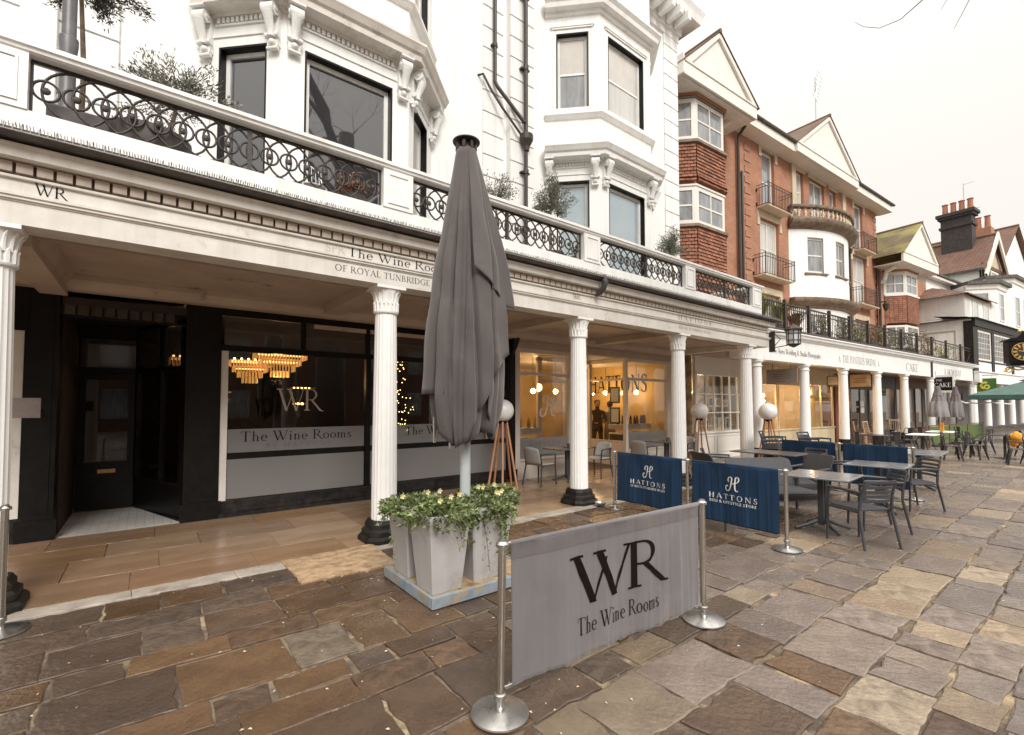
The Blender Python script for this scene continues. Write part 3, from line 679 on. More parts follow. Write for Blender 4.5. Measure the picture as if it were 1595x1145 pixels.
for a, b in spans:
    n = max(2, round((b-a)/.192)); d = (b-a)/n
    fr = MB(); fr.box(a+.004, YP-.012, 4.179, b-.004, YP+.012, 4.196); fr.box(a+.004, YP-.012, 4.638, b-.004, YP+.012, 4.657)
    fr.box(a+.002, YP-.012, 4.197, a+.018, YP+.012, 4.637); fr.box(b-.018, YP-.012, 4.197, b-.002, YP+.012, 4.637)
    if b-a > 2.2: mx_ = (a+b)/2+d*.5*(n % 2 == 0); fr.box(mx_-.022, YP-.02, 4.197, mx_+.022, YP+.02, 4.637)
    # painted pier post in the middle of the long panels
    rp = thing('railing_panel', None, None, (a-6, YP-YC, 4.418)); rp.parent = cl
    fo = fr.build('panel_frame', 'iron', rp); fo.location = (-a, -YP, -4.418)
    for k in range(n):
        xx = d*(k+.5)
        inst(SMALL, 'small_ring', rp, (xx, 0, 0)); inst(BOSS, 'boss', rp, (xx, 0, 0))
        if .5 <= k <= n-1.5: inst(BIG, 'large_ring', rp, (xx, .004 if k % 2 else -.004, 0))
# ceiling, floor of the balcony
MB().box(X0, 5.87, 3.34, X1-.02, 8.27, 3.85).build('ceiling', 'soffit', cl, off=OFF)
MB().box(X0, 5.55, 3.87, X1-.4, 8.27, 3.925).build('balcony_floor', 'lead', cl, off=OFF)
for x in (-4.4, -.98, 2.40, 5.93, 8.97):
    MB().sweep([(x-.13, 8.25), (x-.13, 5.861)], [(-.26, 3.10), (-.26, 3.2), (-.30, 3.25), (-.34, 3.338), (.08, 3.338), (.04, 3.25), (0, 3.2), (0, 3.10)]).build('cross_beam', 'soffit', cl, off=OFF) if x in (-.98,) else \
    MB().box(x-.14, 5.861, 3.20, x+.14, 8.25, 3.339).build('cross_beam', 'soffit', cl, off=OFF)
MB().sweep([(12.848, 8.05), (X0, 8.05)][::-1], [(0, 3.16), (.05, 3.19), (.09, 3.25), (.10, 3.27), (.10, 3.338), (-.2, 3.338), (-.2, 3.16)]).build('wall_cornice', 'soffit', cl, off=OFF)
MB().sweep([(X0, 5.89), (X1-.02, 5.89)], [(0, 3.18), (-.06, 3.20), (-.09, 3.26), (-.12, 3.338), (0, 3.338)]).build('inner_cornice', 'soffit', cl, off=OFF)
MB().box(2.2, 8.30, 2.99, X1-.03, 8.36, 3.345).build('shop_head', 'soffit', cl, off=OFF)
# lettering on the fascia
yf = 5.556
lettering('WR', .10, cl, -.70-6, yf-YC, 3.477, 'ink', .0, .9)
lettering('The Wine Rooms', .112, cl, 2.54-6, yf-YC, 3.472, 'ink', .03, .8, width=1.42)
lettering('OF ROYAL TUNBRIDGE WELLS', .075, cl, 2.50-6, yf-YC, 3.275, 'ink', .08, .8, width=1.62)
lettering('SPR', .10, cl, 1.58-6, yf-YC, 3.48, 'inkfaint', .05, 1, centre=False)
lettering('WR', .09, cl, 5.70-6, yf-YC, 3.482, 'inkgrey', -.12, .8)
lettering('HATTONS', .10, cl, 9.35-6, yf-YC, 3.478, 'inkgrey', .36, .7, width=1.30)
lettering('ROYAL TUNBRIDGE WELLS', .055, cl, 9.35-6, yf-YC, 3.29, 'inkgrey', .02, .7, width=1.25)
# scrolled outlet breaking through the cornice
q = MB(); q.tube([(6.13, 5.50, 3.90), (6.13, 5.34, 3.88), (6.13, 5.30, 3.79), (6.13, 5.34, 3.69), (6.13, 5.42, 3.63), (6.13, 5.50, 3.60)], [.05, .06, .055, .045, .04, .03], 8)
q.sphere((6.13, 5.40, 3.67), .05, 8, 6); q.build('rainwater_outlet', 'lead', cl, off=OFF, smooth=True)
# bracket lantern at the end of the colonnade
ln = thing('wall_lantern', 'black octagonal glazed lantern bracketed off the end of the white colonnade', 'lantern', (12.95, 5.45, 3.2))
q = MB(); q.box(-.06, -.02, -.12, -.02, .12, .42); q.tube([(-.04, .05, .34), (-.04, -.05, .38), (-.04, -.32, .36)], .014, 6); q.tube([(-.04, .05, -.02), (-.04, -.32, .02)], .012, 6); q.tube([(-.04, -.02, .34), (-.04, -.16, .2), (-.04, -.02, .04)], .01, 6); q.build('bracket', 'iron', ln)
q = MB(); LC = (-.04, -.47)
def oc(r, k): return (LC[0]+r*math.cos(math.pi/4*k+.39), LC[1]+r*math.sin(math.pi/4*k+.39))
for k in range(8): q.tube([(*oc(.15, k), .02), (*oc(.16, k), .40)], .011, 5)
for z in (.03, .13, .30, .395): q.tube([(*oc(.158, k), z) for k in range(8)], .010, 5, closed=True)
q.build('lantern_frame', 'iron', ln)
MB().lathe([(.02, -.05), (.10, -.01), (.155, .02)], 8, (*LC, 0), a0=.39, a1=.39+2*math.pi).build('lantern_base', 'iron', ln)
MB().lathe([(.215, .385), (.22, .41), (.15, .47), (.05, .52), (.02, .56)], 8, (*LC, 0)).build('lantern_roof', 'iron', ln)
M['lampglass'] = mat('milky_lantern_glass', (.68, .70, .72), rough=.15)
MB().lathe([(.135, .03), (.147, .39)], 8, (*LC, 0), a0=.39, a1=.39+2*math.pi).build('lantern_glass', 'lampglass', ln)
# ------------------------------------------------------------------ white stucco building with two canted bays
wb = thing('white_building', 'tall white stucco building with canted bays, black window reveals and rusticated quoins', 'building', (6, 8.3, 0))
WO = w2l(wb); YW = 8.3
q = MB(); q.quad((-6, YW, 3.9), (13.07, YW, 3.9), (13.07, YW, 14.0), (-6, YW, 14.0)); q.quad((13.07, YW, 0), (13.07, 17, 0), (13.07, 17, 14), (13.07, YW, 14)); q.quad((-6, YW, 14), (13.07, YW, 14), (13.07, 17, 14), (-6, 17, 14)); q.quad((-6,17,0),(13.07,17,0),(13.07,17,14),(-6,17,14)); q.quad((-6,YW,3.9),(-6,YW,14),(-6,17,14),(-6,17,3.9))
q.build('wall', 'stucco', wb, off=WO)
MB().sweep([(-6, YW), (13.07, YW), (13.07, 17)], [(0, 13.2), (.06, 13.22), (.06, 13.4), (.12, 13.44), (.15, 13.7), (.55, 13.74), (.6, 13.95), (.66, 14.1), (.66, 14.16), (0, 14.16)]).build('eaves_cornice', 'paintw', wb, off=WO)
br_ = MB().box(-.07, -.5, 13.45-13.45, .07, 0, .28).mesh('eaves_bracket', 'paintw')
for k in range(9): inst(br_, 'eaves_bracket', wb, (12.8-.42*k-6, -.16, 13.45))
def corbel_mesh():
    m = MB(); w = .095
    m.tube([(-w, -.155, .50), (w, -.155, .50)], .085, 14); m.tube([(-w-.012, -.155, .50), (w+.012, -.155, .50)], .035, 8)
    m.prism([(-w+.01, .02), (w-.01, .02), (w-.01, .60), (-w+.01, .60)], -.075, 0)
    m.tube([(0, -.20, .42), (0, -.16, .30), (0, -.12, .20), (0, -.11, .12)], [.075, .06, .05, .055], 10)
    for k in (-1, 1): m.tube([(k*.05, -.21, .42), (k*.05, -.165, .30), (k*.045, -.11, .2)], .014, 5)
    m.tube([(-w-.01, -.085, .16), (w+.01, -.085, .16)], .04, 10); m.tube([(-w+.01, -.065, -.02), (w-.01, -.065, -.02)], .032, 10)
    m.sphere((0, -.08, .06), .055, 8, 6); m.box(-w-.02, -.26, .59, w+.02, 0, .63)
    return m.mesh('corbel', 'paintw', True)
CB = corbel_mesh(); autosmooth(CB, 45)
def lining(parent, org, ang, w, h, d=.16):
    q = MB(); e = .03
    q.box(-.002, .004, -.002, e, d, h+.002); q.box(w-e, .004, -.002, w+.002, d, h+.002); q.box(e, .004, h-e, w-e, d, h+.002)
    return q.build('reveal_lining', 'black', parent, loc=org, rot=(0, 0, ang))
def bay(xa, styles, top=True):
    D = .93; F_ = 1.99
    P = [(xa, YW), (xa+D, YW-D), (xa+D+F_, YW-D), (xa+2*D+F_, YW)]
    segs = [(P[0], -45, D*math.sqrt(2)), (P[1], 0, F_), (P[2], 45, D*math.sqrt(2))]
    body = thing('bay', None, None, (0, 0, 0)); body.parent = wb
    # every facet carries a lower and an upper window
    for i, (p, a, L_) in enumerate(segs):
        q = MB(); ww = .78 if a else 1.40; u0 = (L_-ww)/2
        zl = (4.62, 7.06); zu = (8.86, 10.72)
        facade(q, 0, L_, 4.045, 13.2, [(u0, u0+ww, *zl), (u0, u0+ww, *zu)], 0, .19)
        fo = q.build('facet_wall', 'stucco', body, loc=(p[0]-6, p[1]-YW, 0), rot=(0, 0, R(a)))
        def at(u, z, out=0.0):
            ca, sa = math.cos(R(a)), math.sin(R(a)); return (p[0]-6+u*ca+out*sa, p[1]-YW+u*sa-out*ca, z)
        for (z0, z1), st in ((zl, styles[i][0]), (zu, styles[i][1])):
            lining(body, at(u0, z0), R(a), ww, z1-z0)
            style, gm = st
            w_ = window(body, at(u0+.031, z0+.002), R(a), ww-.062, z1-z0-.034, 'plain' if style == 'plain' else style, 'paintw', gm, rev=.12, fw=.065)
            if style == 'sash' and z0 > 8: MB().box(.07, .135, (z1-z0)*.50, ww-.14, .148, z1-z0-.1).build('roller_blind', 'blind', w_)
        # hood mould and panel lines
        q = MB(); q.box(u0-.14, -.045, 10.86, u0+ww+.14, -.002, 10.90); q.box(u0-.11, -.03, 10.82, u0+ww+.11, -.002, 10.859)
        q.box(u0-.10, -.02, 7.20, u0+ww+.10, -.002, 7.225); q.box(u0-.09, -.014, 8.90, u0-.07, -.002, 10.80); q.box(u0+ww+.07, -.014, 8.90, u0+ww+.09, -.002, 10.80)
        q.build('window_hood', 'paintw', body, loc=(p[0]-6, p[1]-YW, 0), rot=(0, 0, R(a)), each=True)
        cs = {0: [.10, L_-.13], 1: [.13, L_-.13], 2: [.13, L_-.10]}[i]
        for u in cs: inst(CB, 'corbel', body, at(u, 6.93), (0, 0, R(a)))
        n = int((cs[1]-cs[0]-.3)/.075)
        dq = MB()
        for k in range(n):
            u = cs[0]+.17+.075*k; dq.box(u, -.05, 7.40, u+.045, -.002, 7.47)
        dq.box(cs[0]+.12, -.03, 7.37, cs[1]-.12, -.002, 7.395); dq.build('dentil_course', 'paintw', body, loc=(p[0]-6, p[1]-YW, 0), rot=(0, 0, R(a)))
    PP = [(a_-6, b_-YW) for a_, b_ in P]
    MB().sweep(PP, [(0, 7.48), (.05, 7.49), (.07, 7.53), (.26, 7.545), (.27, 7.63), (.31, 7.66), (.35, 7.73), (.37, 7.76), (.37, 7.80), (.30, 7.84), (0, 7.90)]).build('bay_cornice', 'entab', body) if xa < 5 else \
    MB().sweep(PP, [(0, 7.48), (.05, 7.49), (.07, 7.53), (.26, 7.545), (.27, 7.63), (.31, 7.66), (.35, 7.73), (.37, 7.76), (.37, 7.80), (.30, 7.84), (0, 7.90)]).build('bay_cornice', 'paintw', body)
    MB().sweep(PP, [(0, 8.56), (.05, 8.58), (.09, 8.63), (.11, 8.65), (.11, 8.72), (0, 8.735)]).build('sill_course', 'paintw', body)
    MB().sweep(PP, [(0, 11.12), (.06, 11.14), (.08, 11.22), (.2, 11.24), (.22, 11.34), (.28, 11.42), (.28, 11.46), (0, 11.5)]).build('upper_cornice', 'paintw', body)
    MB().sweep(PP, [(0, 4.045), (.05, 4.05), (.05, 4.45), (.02, 4.50), (0, 4.51)]).build('bay_plinth', 'paintw', body)
    return body
bay(.53, [(('plain', 'darkglass'), ('sash', 'greyglass')), (('plain', 'darkglass'), ('sash', 'greyglass')), (('plain', 'blind'), ('plain', 'blind'))])
bay(7.46, [(('plain', 'blueglass'), ('sash', 'greyglass')), (('plain', 'blueglass'), ('sash', 'curtain')), (('plain', 'blueglass'), ('sash', 'curtain'))])
# quoins
def quoin_strip(x0, x1, y, zs=4.3, ze=13.1, side=False):
    me = MB().bbox(0, -.045, 0, x1-x0, 0, .452, .012).mesh('quoin', 'stucco')
    z = zs
    while z < ze:
        inst(me, 'quoin', wb, (x0-6, y-YW, z)); z += .478
for a, b in ((-2.4, -1.36), (-1.04, -.42)): quoin_strip(a, b, YW-.001)
MB().box(-1.36, YW-.16, 4.045, -1.03, YW-.0015, 13.2).build('pilaster_strip', 'stucco', wb, off=WO)
quoin_strip(5.62, 6.17, YW-.001)
MB().box(6.27, YW-.14, 4.045, 6.95, YW-.0015, 13.2).build('pilaster_strip', 'stucco', wb, off=WO)
quoin_strip(6.262, 6.958, YW-.1405)
quoin_strip(12.36, 13.08, YW-.001)
# pipes
dp = MB(); Yp = YW-.11
dp.tube([(5.88, Yp, 13.4), (5.88, Yp, 8.82), (5.93, Yp-.03, 8.70), (6.55, Yp-.2, 8.05)], .042, 10); dp.tube([(6.62, Yp-.17, 13.4), (6.62, Yp-.17, 7.75)], .05, 10)
dp.tube([(6.62, Yp-.17, 7.45), (6.62, Yp-.17, 4.06)], .045, 10)
dp.tube([(5.50, YW+.02, 8.86), (5.56, Yp, 8.85), (5.72, Yp-.03, 8.60), (5.98, Yp-.09, 8.26), (6.40, Yp-.17, 7.82), (6.55, Yp-.17, 7.70)], .026, 8)
for z in (12.3, 10.9, 9.6): dp.lathe([(.055, 0), (.055, .08)], 10, (5.88, Yp, z)); dp.box(5.80, Yp, z+.02, 5.96, YW-.002, z+.05)
for z in (12.6, 11.0, 9.3, 6.9, 5.6): dp.lathe([(.064, 0), (.064, .09)], 10, (6.62, Yp-.17, z)); dp.box(6.50, Yp-.17, z+.02, 6.74, YW-.142, z+.05)
dp.build('downpipe', 'iron', wb, off=WO, each=True)
hp = MB(); hp.lathe([(.06, 7.42), (.075, 7.52), (.13, 7.62), (.15, 7.66), (.155, 7.78), (.12, 7.78)], 10, (6.62, Yp-.19, 0)); hp.build('hopper', 'iron', wb, off=WO)
# ---------------------------------------------------------------- balcony things
M['flue'] = mat('grey_flue_metal', (.16, .155, .16), (.11, .105, .11), 8, .45, metal=.3)
M['bark'] = mat('olive_bark', (.25, .19, .14), (.13, .10, .07), 20, .9, bump=.5)
M['olive'] = mat('olive_leaf', (.12, .125, .085), (.21, .21, .165), 14, .6, island=.45)
M['olived'] = mat('dark_olive_leaf', (.045, .05, .032), (.10, .10, .07), 14, .6, island=.4)
fl = MB(); fl.lathe([(.075, 4.05), (.062, 4.1), (.062, 4.98), (.075, 4.99), (.075, 5.05), (.060, 5.07), (.074, 5.20), (.074, 5.26), (.056, 5.28), (.052, 7.6), (.0001, 7.62)], 18)
o = fl.build('flue_pipe', 'flue', None, loc=(-.69, 6.15, 0), smooth=False, auto=True); tag(o, 'grey ribbed flue pipe rising off the balcony beside the olive tree', 'flue')
def leaf_cloud(mb, rnd, tips, n, ln_, wd_, spread, droop=0.0):
    for i in range(n):
        p, d = rnd.choice(tips)
        c = Vector(p)+Vector((rnd.gauss(0, spread), rnd.gauss(0, spread), rnd.gauss(0, spread)))
        dd = (Vector(d)*.8+Vector((rnd.uniform(-1, 1), rnd.uniform(-1, 1), rnd.uniform(-.8, 1)))).normalized(); dd.z -= droop; dd.normalize()
        s_ = dd.cross(Vector((rnd.uniform(-1, 1), rnd.uniform(-1, 1), rnd.uniform(-1, 1)))).normalized(); l_ = ln_*rnd.uniform(.6, 1.25); w = wd_*rnd.uniform(.7, 1.2)
        mb.add([c, c+dd*l_*.5+s_*w, c+dd*l_, c+dd*l_*.5-s_*w], [(0, 1, 2, 3)])
def olive(loc, hstem, rad, hcrown, seed, label, pot=None, n=2400, dark=False, thin=1.0):
    rnd = random.Random(seed); t = thing('olive_tree', label, 'olive tree', loc, group='olive trees on the balcony')
    tr = MB(); top = Vector((rnd.uniform(-.05, .05), rnd.uniform(-.04, .04), hstem)); tips = []
    tr.tube([(0, 0, .25), (rnd.uniform(-.04, .04), 0, hstem*.55), tuple(top)], [.028, .024, .018], 7)
    for k in range(26):
        a = rnd.uniform(0, 6.28); e = rnd.uniform(-.35, 1.4); L_ = rnd.uniform(.55, 1.0)
        d = Vector((math.cos(a)*math.cos(e)*rad, math.sin(a)*math.cos(e)*rad, math.sin(e)*hcrown))
        m_ = top+d*L_*.5+Vector((0, 0, .05)); e_ = top+d*L_+Vector((rnd.uniform(-.05, .05), rnd.uniform(-.05, .05), rnd.uniform(-.04, .06)))
        tr.tube([tuple(top-Vector((0, 0, rnd.uniform(0, .1)))), tuple(m_), tuple(e_)], [.009, .006, .003], 4)
        for q in (.35, .5, .65, .8, .92, 1.0): tips.append((top+(e_-top)*q, (e_-top).normalized()))
    tr.build('trunk', 'bark', t)
    lf = MB(); leaf_cloud(lf, rnd, tips, n, .055, .0075, .045*thin); lf.build('crown', 'olived' if dark else 'olive', t, stuff=True)
    pm = MB(); pr_ = pot or [(.15, 0), (.17, .02), (.22, .36), (.24, .38), (.24, .42), (.21, .42), (.20, .36)]; pm.lathe(pr_, 20, cap=False); pm.lathe([(.0001, .34), (.205, .34)], 20, cap=False)
    pp = pm.build('plant_pot', 'potgrey', None, loc=loc, auto=True); tag(pp, label.replace(label, 'dark pot holding '+label.split(' with ')[0].replace('tall ', '')), 'pot')
    return t
M['potgrey'] = mat('dark_planter', (.16, .14, .135), (.12, .105, .10), 4, .55)
olive((-.62, 6.5, 4.05), 2.05, .55, .60, 21, 'tall stemmed olive tree with dark crown beside the flue pipe', n=9000, dark=True)
olive((.14, 6.35, 4.05), 1.0, .60, .50, 22, 'low bushy olive tree on the balcony in front of the first bay', n=3800)
olive((4.75, 6.6, 4.05), 1.30, .36, .55, 23, 'spindly olive tree on the balcony between closed parasol and downpipe', n=1300)
olive((5.80, 6.3, 4.05), 1.32, .46, .55, 24, 'round leafy olive tree on the balcony in front of the hopper pipe', n=5200)
olive((9.65, 6.3, 4.05), 1.2, .48, .58, 25, 'olive tree on the far end of the balcony beside brick building', n=4200)
big = MB(); big.lathe([(.14, 4.05), (.26, 4.12), (.34, 4.30), (.36, 4.42), (.34, 4.43), (.30, 4.34), (.0001, 4.32)], 24); o = big.build('bowl_planter', 'potgrey', None, loc=(-.05, 5.98, 0), auto=True); tag(o, 'wide dark grey bowl planter behind the iron rings, near the flue', 'planter')
big = MB(); big.bbox(-.24, -.15, 4.05, .24, .15, 4.44, .02); o = big.build('trough_planter', 'potgrey', None, loc=(-.55, 5.98, 0)); tag(o, 'long dark trough behind the ironwork by the panelled end pier', 'planter')
# wire bistro chairs and table on the balcony
wc = thing('wire_chair', 'pale wirework bistro chair on the balcony before the large bay window', 'chair', (1.62, 6.35, 4.05))
q = MB()
for k in range(9):
    a = R(-60+15*k); q.tube([(.2*math.sin(a), .17, .45), (.22*math.sin(a), .2+.02, .66), (.2*math.sin(a), .23, .86-.06*abs(math.sin(a))**2)], .004, 4)
q.tube([(.2*math.sin(R(-90+10*k)), .2+.03*math.cos(R(-90+10*k)), .55+.32*math.cos(R(-90+10*k))) for k in range(19)], .008, 5)
q.build('backrest', 'paintw', wc); q = MB(); q.lathe([(.2, .44), (.21, .45), (.2, .46)], 16, cap=False); q.lathe([(.0001, .45), (.2, .452)], 16, cap=False); q.build('seat', 'paintw', wc)
for sx_, sy_ in ((-1, -1), (1, -1), (-1, 1), (1, 1)): MB().tube([(.14*sx_, .14*sy_, .45), (.19*sx_, .19*sy_, 0)], .009, 5).build('leg', 'paintw', wc)
M['terra'] = mat('autumn_leaf_orange', (.30, .10, .03), (.12, .07, .04), 20, .7)
for i, (x, y_) in enumerate(((2.05, 6.05), (6.35, 6.1))):
    rnd = random.Random(60+i); tips = [((x+rnd.uniform(-.16, .16), y_+rnd.uniform(-.1, .1), 4.45+rnd.uniform(0, .18)), (0, 0, 1)) for _ in range(30)]
    t = thing('potted_shrub', ['small brown shrub in a pot behind the ironwork below the large bay window', 'small shrub in a pot behind the ironwork below the second bay'][i], 'shrub', (x, y_, 4.05))
    lf = MB(); leaf_cloud(lf, rnd, [((p[0]-x, p[1]-y_, p[2]-4.05), d) for p, d in tips], 380, .06, .014, .05); lf.build('foliage', 'terra' if i == 0 else 'olived', t, stuff=True)
    MB().lathe([(.11, 0), (.16, .32), (.17, .36), (.15, .36), (.0001, .33)], 16).build('stem_pot', 'potgrey', t)
# ------------------------------------------------------------------ black wine shop front under the colonnade
M['mosaic'] = brickmat('pale_mosaic_tiles', (.60, .58, .55), (.52, .50, .47), (.36, .34, .31), .10, .10, .004, 0, .45, .15, 'xy')
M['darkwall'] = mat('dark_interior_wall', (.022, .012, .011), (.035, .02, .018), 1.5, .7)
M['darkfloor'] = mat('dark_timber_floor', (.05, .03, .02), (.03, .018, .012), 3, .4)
M['brass'] = mat('brass', (.55, .38, .16), (.40, .26, .1), 9, .3, metal=.9)
M['chand'] = emis('chandelier_glow', (1.0, .52, .16), 1.5)
M['chandg'] = mat('amber_glass_rods', (.75, .48, .20), (.5, .3, .1), 30, .15)
M['chandg'].node_tree.nodes['Principled BSDF'].inputs['Emission Color'].default_value = (1, .5, .14, 1)
M['chandg'].node_tree.nodes['Principled BSDF'].inputs['Emission Strength'].default_value = .22
M['bulb'] = emis('warm_bulb', (1.0, .62, .25), 26)
M['bulbs'] = emis('small_warm_bulb', (1.0, .62, .22), 5)
M['woodred'] = mat('dark_red_furniture', (.09, .02, .015), (.05, .012, .01), 4, .4)
M['dimglass'] = glass('dark_door_glass', (.35, .33, .32), .06)
ws = thing('black_shopfront', 'black painted shopfront with frosted bands and recessed mosaic doorway', 'shopfront', (2.6, 8.3, 0))
SO = w2l(ws); Y = 8.3
def part(mb, name, m, **k): return mb.build(name, m, ws, off=SO, **k)
# pilasters, fascia, stall riser
for a, b in ((-1.23, -.92), (.42, .86), (6.30, 6.52)):
    q = MB(); q.box(a, Y-.02, .0, b, Y+.28, 3.18); q.box(a-.03, Y-.06, 0, b+.03, Y-.021, .26); q.box(a+.05, Y-.032, .36, b-.05, Y-.0205, 2.9); part(q, 'pilaster', 'black')
q = MB(); q.box(6.30, Y-.09, .0, 6.52, Y-.0605, .22); q.tube([(6.41, Y-.05, 3.28), (6.41, Y-.2, 3.2), (6.41, Y-.13, 3.0), (6.41, Y-.05, 2.85)], [.11, .1, .07, .05], 10); part(q, 'console', 'black')
q = MB(); q.box(.861, Y-.05, 0, 6.299, Y+.1, .20); q.box(.861, Y-.02, .2, 6.299, Y+.12, .245); q.box(.861, Y-.075, .0, 6.299, Y-.051, .06)
x = 1.1
while x < 6.1: q.box(x, Y-.062, .08, x+.72, Y-.0505, .175); x += .85
part(q, 'stall_riser', 'blackdull')
q = MB(); q.box(-1.4, Y-.03, 3.181, 6.52, Y+.28, 3.34); q.box(.861, Y-.01, 3.06, 6.299, Y+.12, 3.18); part(q, 'fascia_board', 'black')
part(MB().box(.861, Y-.012, 2.52, 6.299, Y+.10, 2.61), 'transom', 'black')
for a in (2.03, 3.13, 4.45, 5.6): part(MB().box(a-.035, Y-.006, 2.611, a+.035, Y+.09, 3.059), 'mullion', 'black')
part(MB().box(3.10, Y-.008, .246, 3.19, Y+.1, 2.519), 'mullion', 'black')
part(MB().box(.862, Y-.004, .246, .955, Y+.1, 2.519), 'pale_jamb', 'entab')
for a, b in ((.956, 3.099), (3.191, 6.299)):
    w_ = MB().box(a, Y+.04, .246, b, Y+.046, 2.519); g = part(w_, 'shop_window', 'shopglass')
    for z0, z1, m in ((.26, .86, 'frostl'), (.96, 1.32, 'frostl')):
        f = MB(); f.quad((a+.01, Y+.0375, z0), (b-.01, Y+.0375, z0), (b-.01, Y+.0375, z1), (a+.01, Y+.0375, z1)); f.build('frosted_band', m, g)
    f = MB(); f.quad((a+.01, Y+.0375, .862), (b-.01, Y+.0375, .862), (b-.01, Y+.0375, .958), (a+.01, Y+.0375, .958)); f.build('dark_band', 'black', g)
for a, b in ((.9, 1.994), (2.066, 3.094), (3.166, 4.414), (4.486, 5.564), (5.636, 6.298)): part(MB().box(a, Y+.03, 2.612, b, Y+.036, 3.058), 'transom_pane', 'transom')
M['wrgold'] = mat('faded_gilt_film', (.42, .36, .31), rough=.5)
for cx in (2.0, 4.74):
    lettering('The Wine Rooms', .155, ws, cx-2.6, .030, 1.125, 'ink', .05, .8, width=1.72)
    lettering('BY HATTONS', .07, ws, cx-2.6, .030, 1.015, 'inkgrey', .5, .7, width=1.0)
    lettering('WR', .36, ws, cx-2.6, .0355, 1.60, 'wrgold', -.10, .8)
# recessed entrance
fl_ = MB(); fl_.plate([(-.90, 8.30), (.40, 8.30), (-.15, 10.0), (-.90, 10.0)], -.01, .012); part(fl_, 'mosaic_floor', 'mosaic')
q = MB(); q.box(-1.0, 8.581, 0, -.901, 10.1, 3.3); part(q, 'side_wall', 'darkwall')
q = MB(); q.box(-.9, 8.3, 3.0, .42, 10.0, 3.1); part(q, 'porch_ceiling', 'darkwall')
dr = part(MB().box(-.88, 10.02, .02, -.16, 10.07, .78), 'door', 'black')
q = MB(); q.box(-.88, 10.02, .781, -.80, 10.07, 2.2); q.box(-.26, 10.02, .781, -.16, 10.07, 2.2); q.box(-.799, 10.02, 2.1, -.261, 10.07, 2.2); q.build('door_frame', 'black', dr, loc=(0,0,0))
MB().box(-.799, 10.04, .781, -.261, 10.046, 2.099).build('door_pane', 'dimglass', dr)
MB().box(-.62, 10.005, .60, -.40, 10.019, .66).build('letter_plate', 'brass', dr)
q = MB(); q.box(-.9, 10.01, 2.21, -.12, 10.08, 2.30); q.box(-.9, 10.01, 2.75, -.12, 10.08, 3.0); part(q, 'door_head', 'black', each=True)
part(MB().box(-.86, 10.04, 2.301, -.15, 10.046, 2.749), 'fanlight', 'transom')
wl = part(MB().box(-.9, 8.30, 2.84, .42, 8.36, 2.87), 'grille_rail', 'black')
for k in range(10): MB().box(-.9+.132*k-.012, 8.30, 2.871, -.9+.132*k+.012, 8.34, 2.999).build('grille_bar', 'black', wl)
for k in range(9): MB().box(-.9+.132*k+.013, 8.318, 2.871, -.9+.132*(k+1)-.013, 8.322, 2.998).build('grille_pane', 'transom', wl)
# angled glazed side
def L2(t): return (-.14+(.43+.14)*t, 10.0+(8.58-10.0)*t)
sa = math.atan2(8.58-10.0, .57)
sw = part(MB().obox((*L2(.5), .22), (1.53, .06, .44), sa), 'side_riser', 'black')
for z in (.46, 2.25, 2.95): MB().obox((*L2(.5), z), (1.53, .07, .07), sa).build('side_rail', 'black', sw)
for t in (.02, .55, .98): MB().obox((*L2(t), 1.7), (.06, .08, 2.48), sa).build('side_post', 'black', sw)
MB().obox((*L2(.5), 1.35), (1.5, .006, 1.75), sa).build('side_pane', 'shopglass', sw); MB().obox((*L2(.5), 2.6), (1.5, .006, .62), sa).build('side_pane', 'transom', sw)
# room behind
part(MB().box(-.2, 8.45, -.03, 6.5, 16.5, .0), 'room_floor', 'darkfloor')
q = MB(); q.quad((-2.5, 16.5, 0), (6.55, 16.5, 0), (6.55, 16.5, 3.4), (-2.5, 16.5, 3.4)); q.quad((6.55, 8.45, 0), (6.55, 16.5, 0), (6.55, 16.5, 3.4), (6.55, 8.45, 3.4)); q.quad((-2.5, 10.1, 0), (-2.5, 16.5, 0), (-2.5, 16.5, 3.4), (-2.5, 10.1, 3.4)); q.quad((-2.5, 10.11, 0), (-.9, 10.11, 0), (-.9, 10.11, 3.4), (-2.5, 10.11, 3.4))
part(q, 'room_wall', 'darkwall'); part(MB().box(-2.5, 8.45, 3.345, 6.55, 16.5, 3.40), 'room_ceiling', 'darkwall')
def chandelier(loc, w, d, tiers, label):
    t = thing('chandelier', label, 'chandelier', loc, group='amber tiered chandeliers inside the black shop')
    MB().tube([(0, 0, 0), (0, 0, .5)], .008, 6).build('stem', 'brass', t)
    rod = MB().box(-.011, -.011, -.13, .011, .011, 0).mesh('glass_rod', 'chandg'); rods = MB()
    z = 0
    for k in range(tiers):
        ww, dd = w*(1-.22*k), d*(1-.22*k); zz = -.12*k
        fr = MB(); fr.box(-ww/2, -dd/2, zz-.012, ww/2, dd/2, zz); fr.build('tier_frame', 'brass', t)
        n = int(ww/.055)
        for i in range(n+1):
            xx = -ww/2+ww*i/n
            for yy in (-dd/2, dd/2): rods.box(xx-.011, yy-.011, zz-.135, xx+.011, yy+.011, zz-.013)
        for i in range(1, int(dd/.04)):
            yy = -dd/2+.04*i
            for xx in (-ww/2, ww/2): rods.box(xx-.011, yy-.011, zz-.135, xx+.011, yy+.011, zz-.013)
    rods.build('glass_rods', 'chandg', t, stuff=True)
    g = MB(); g.box(-w*.46, -d*.40, -.040, w*.46, d*.40, -.028); g.box(-w*.33, -d*.3, -.19, w*.33, d*.3, -.178); g.build('light_strip', 'chand', t)
    b = MB()
    for i in range(6): b.sphere((-w/2+w*(i+.5)/6, -d/2-.005, .01), .022, 8, 6)
    b.build('bulbs', 'bulbs', t)
    return t
chandelier((2.14, 10.6, 2.76), .92, .5, 4, 'larger amber tiered chandelier in the black shop window')
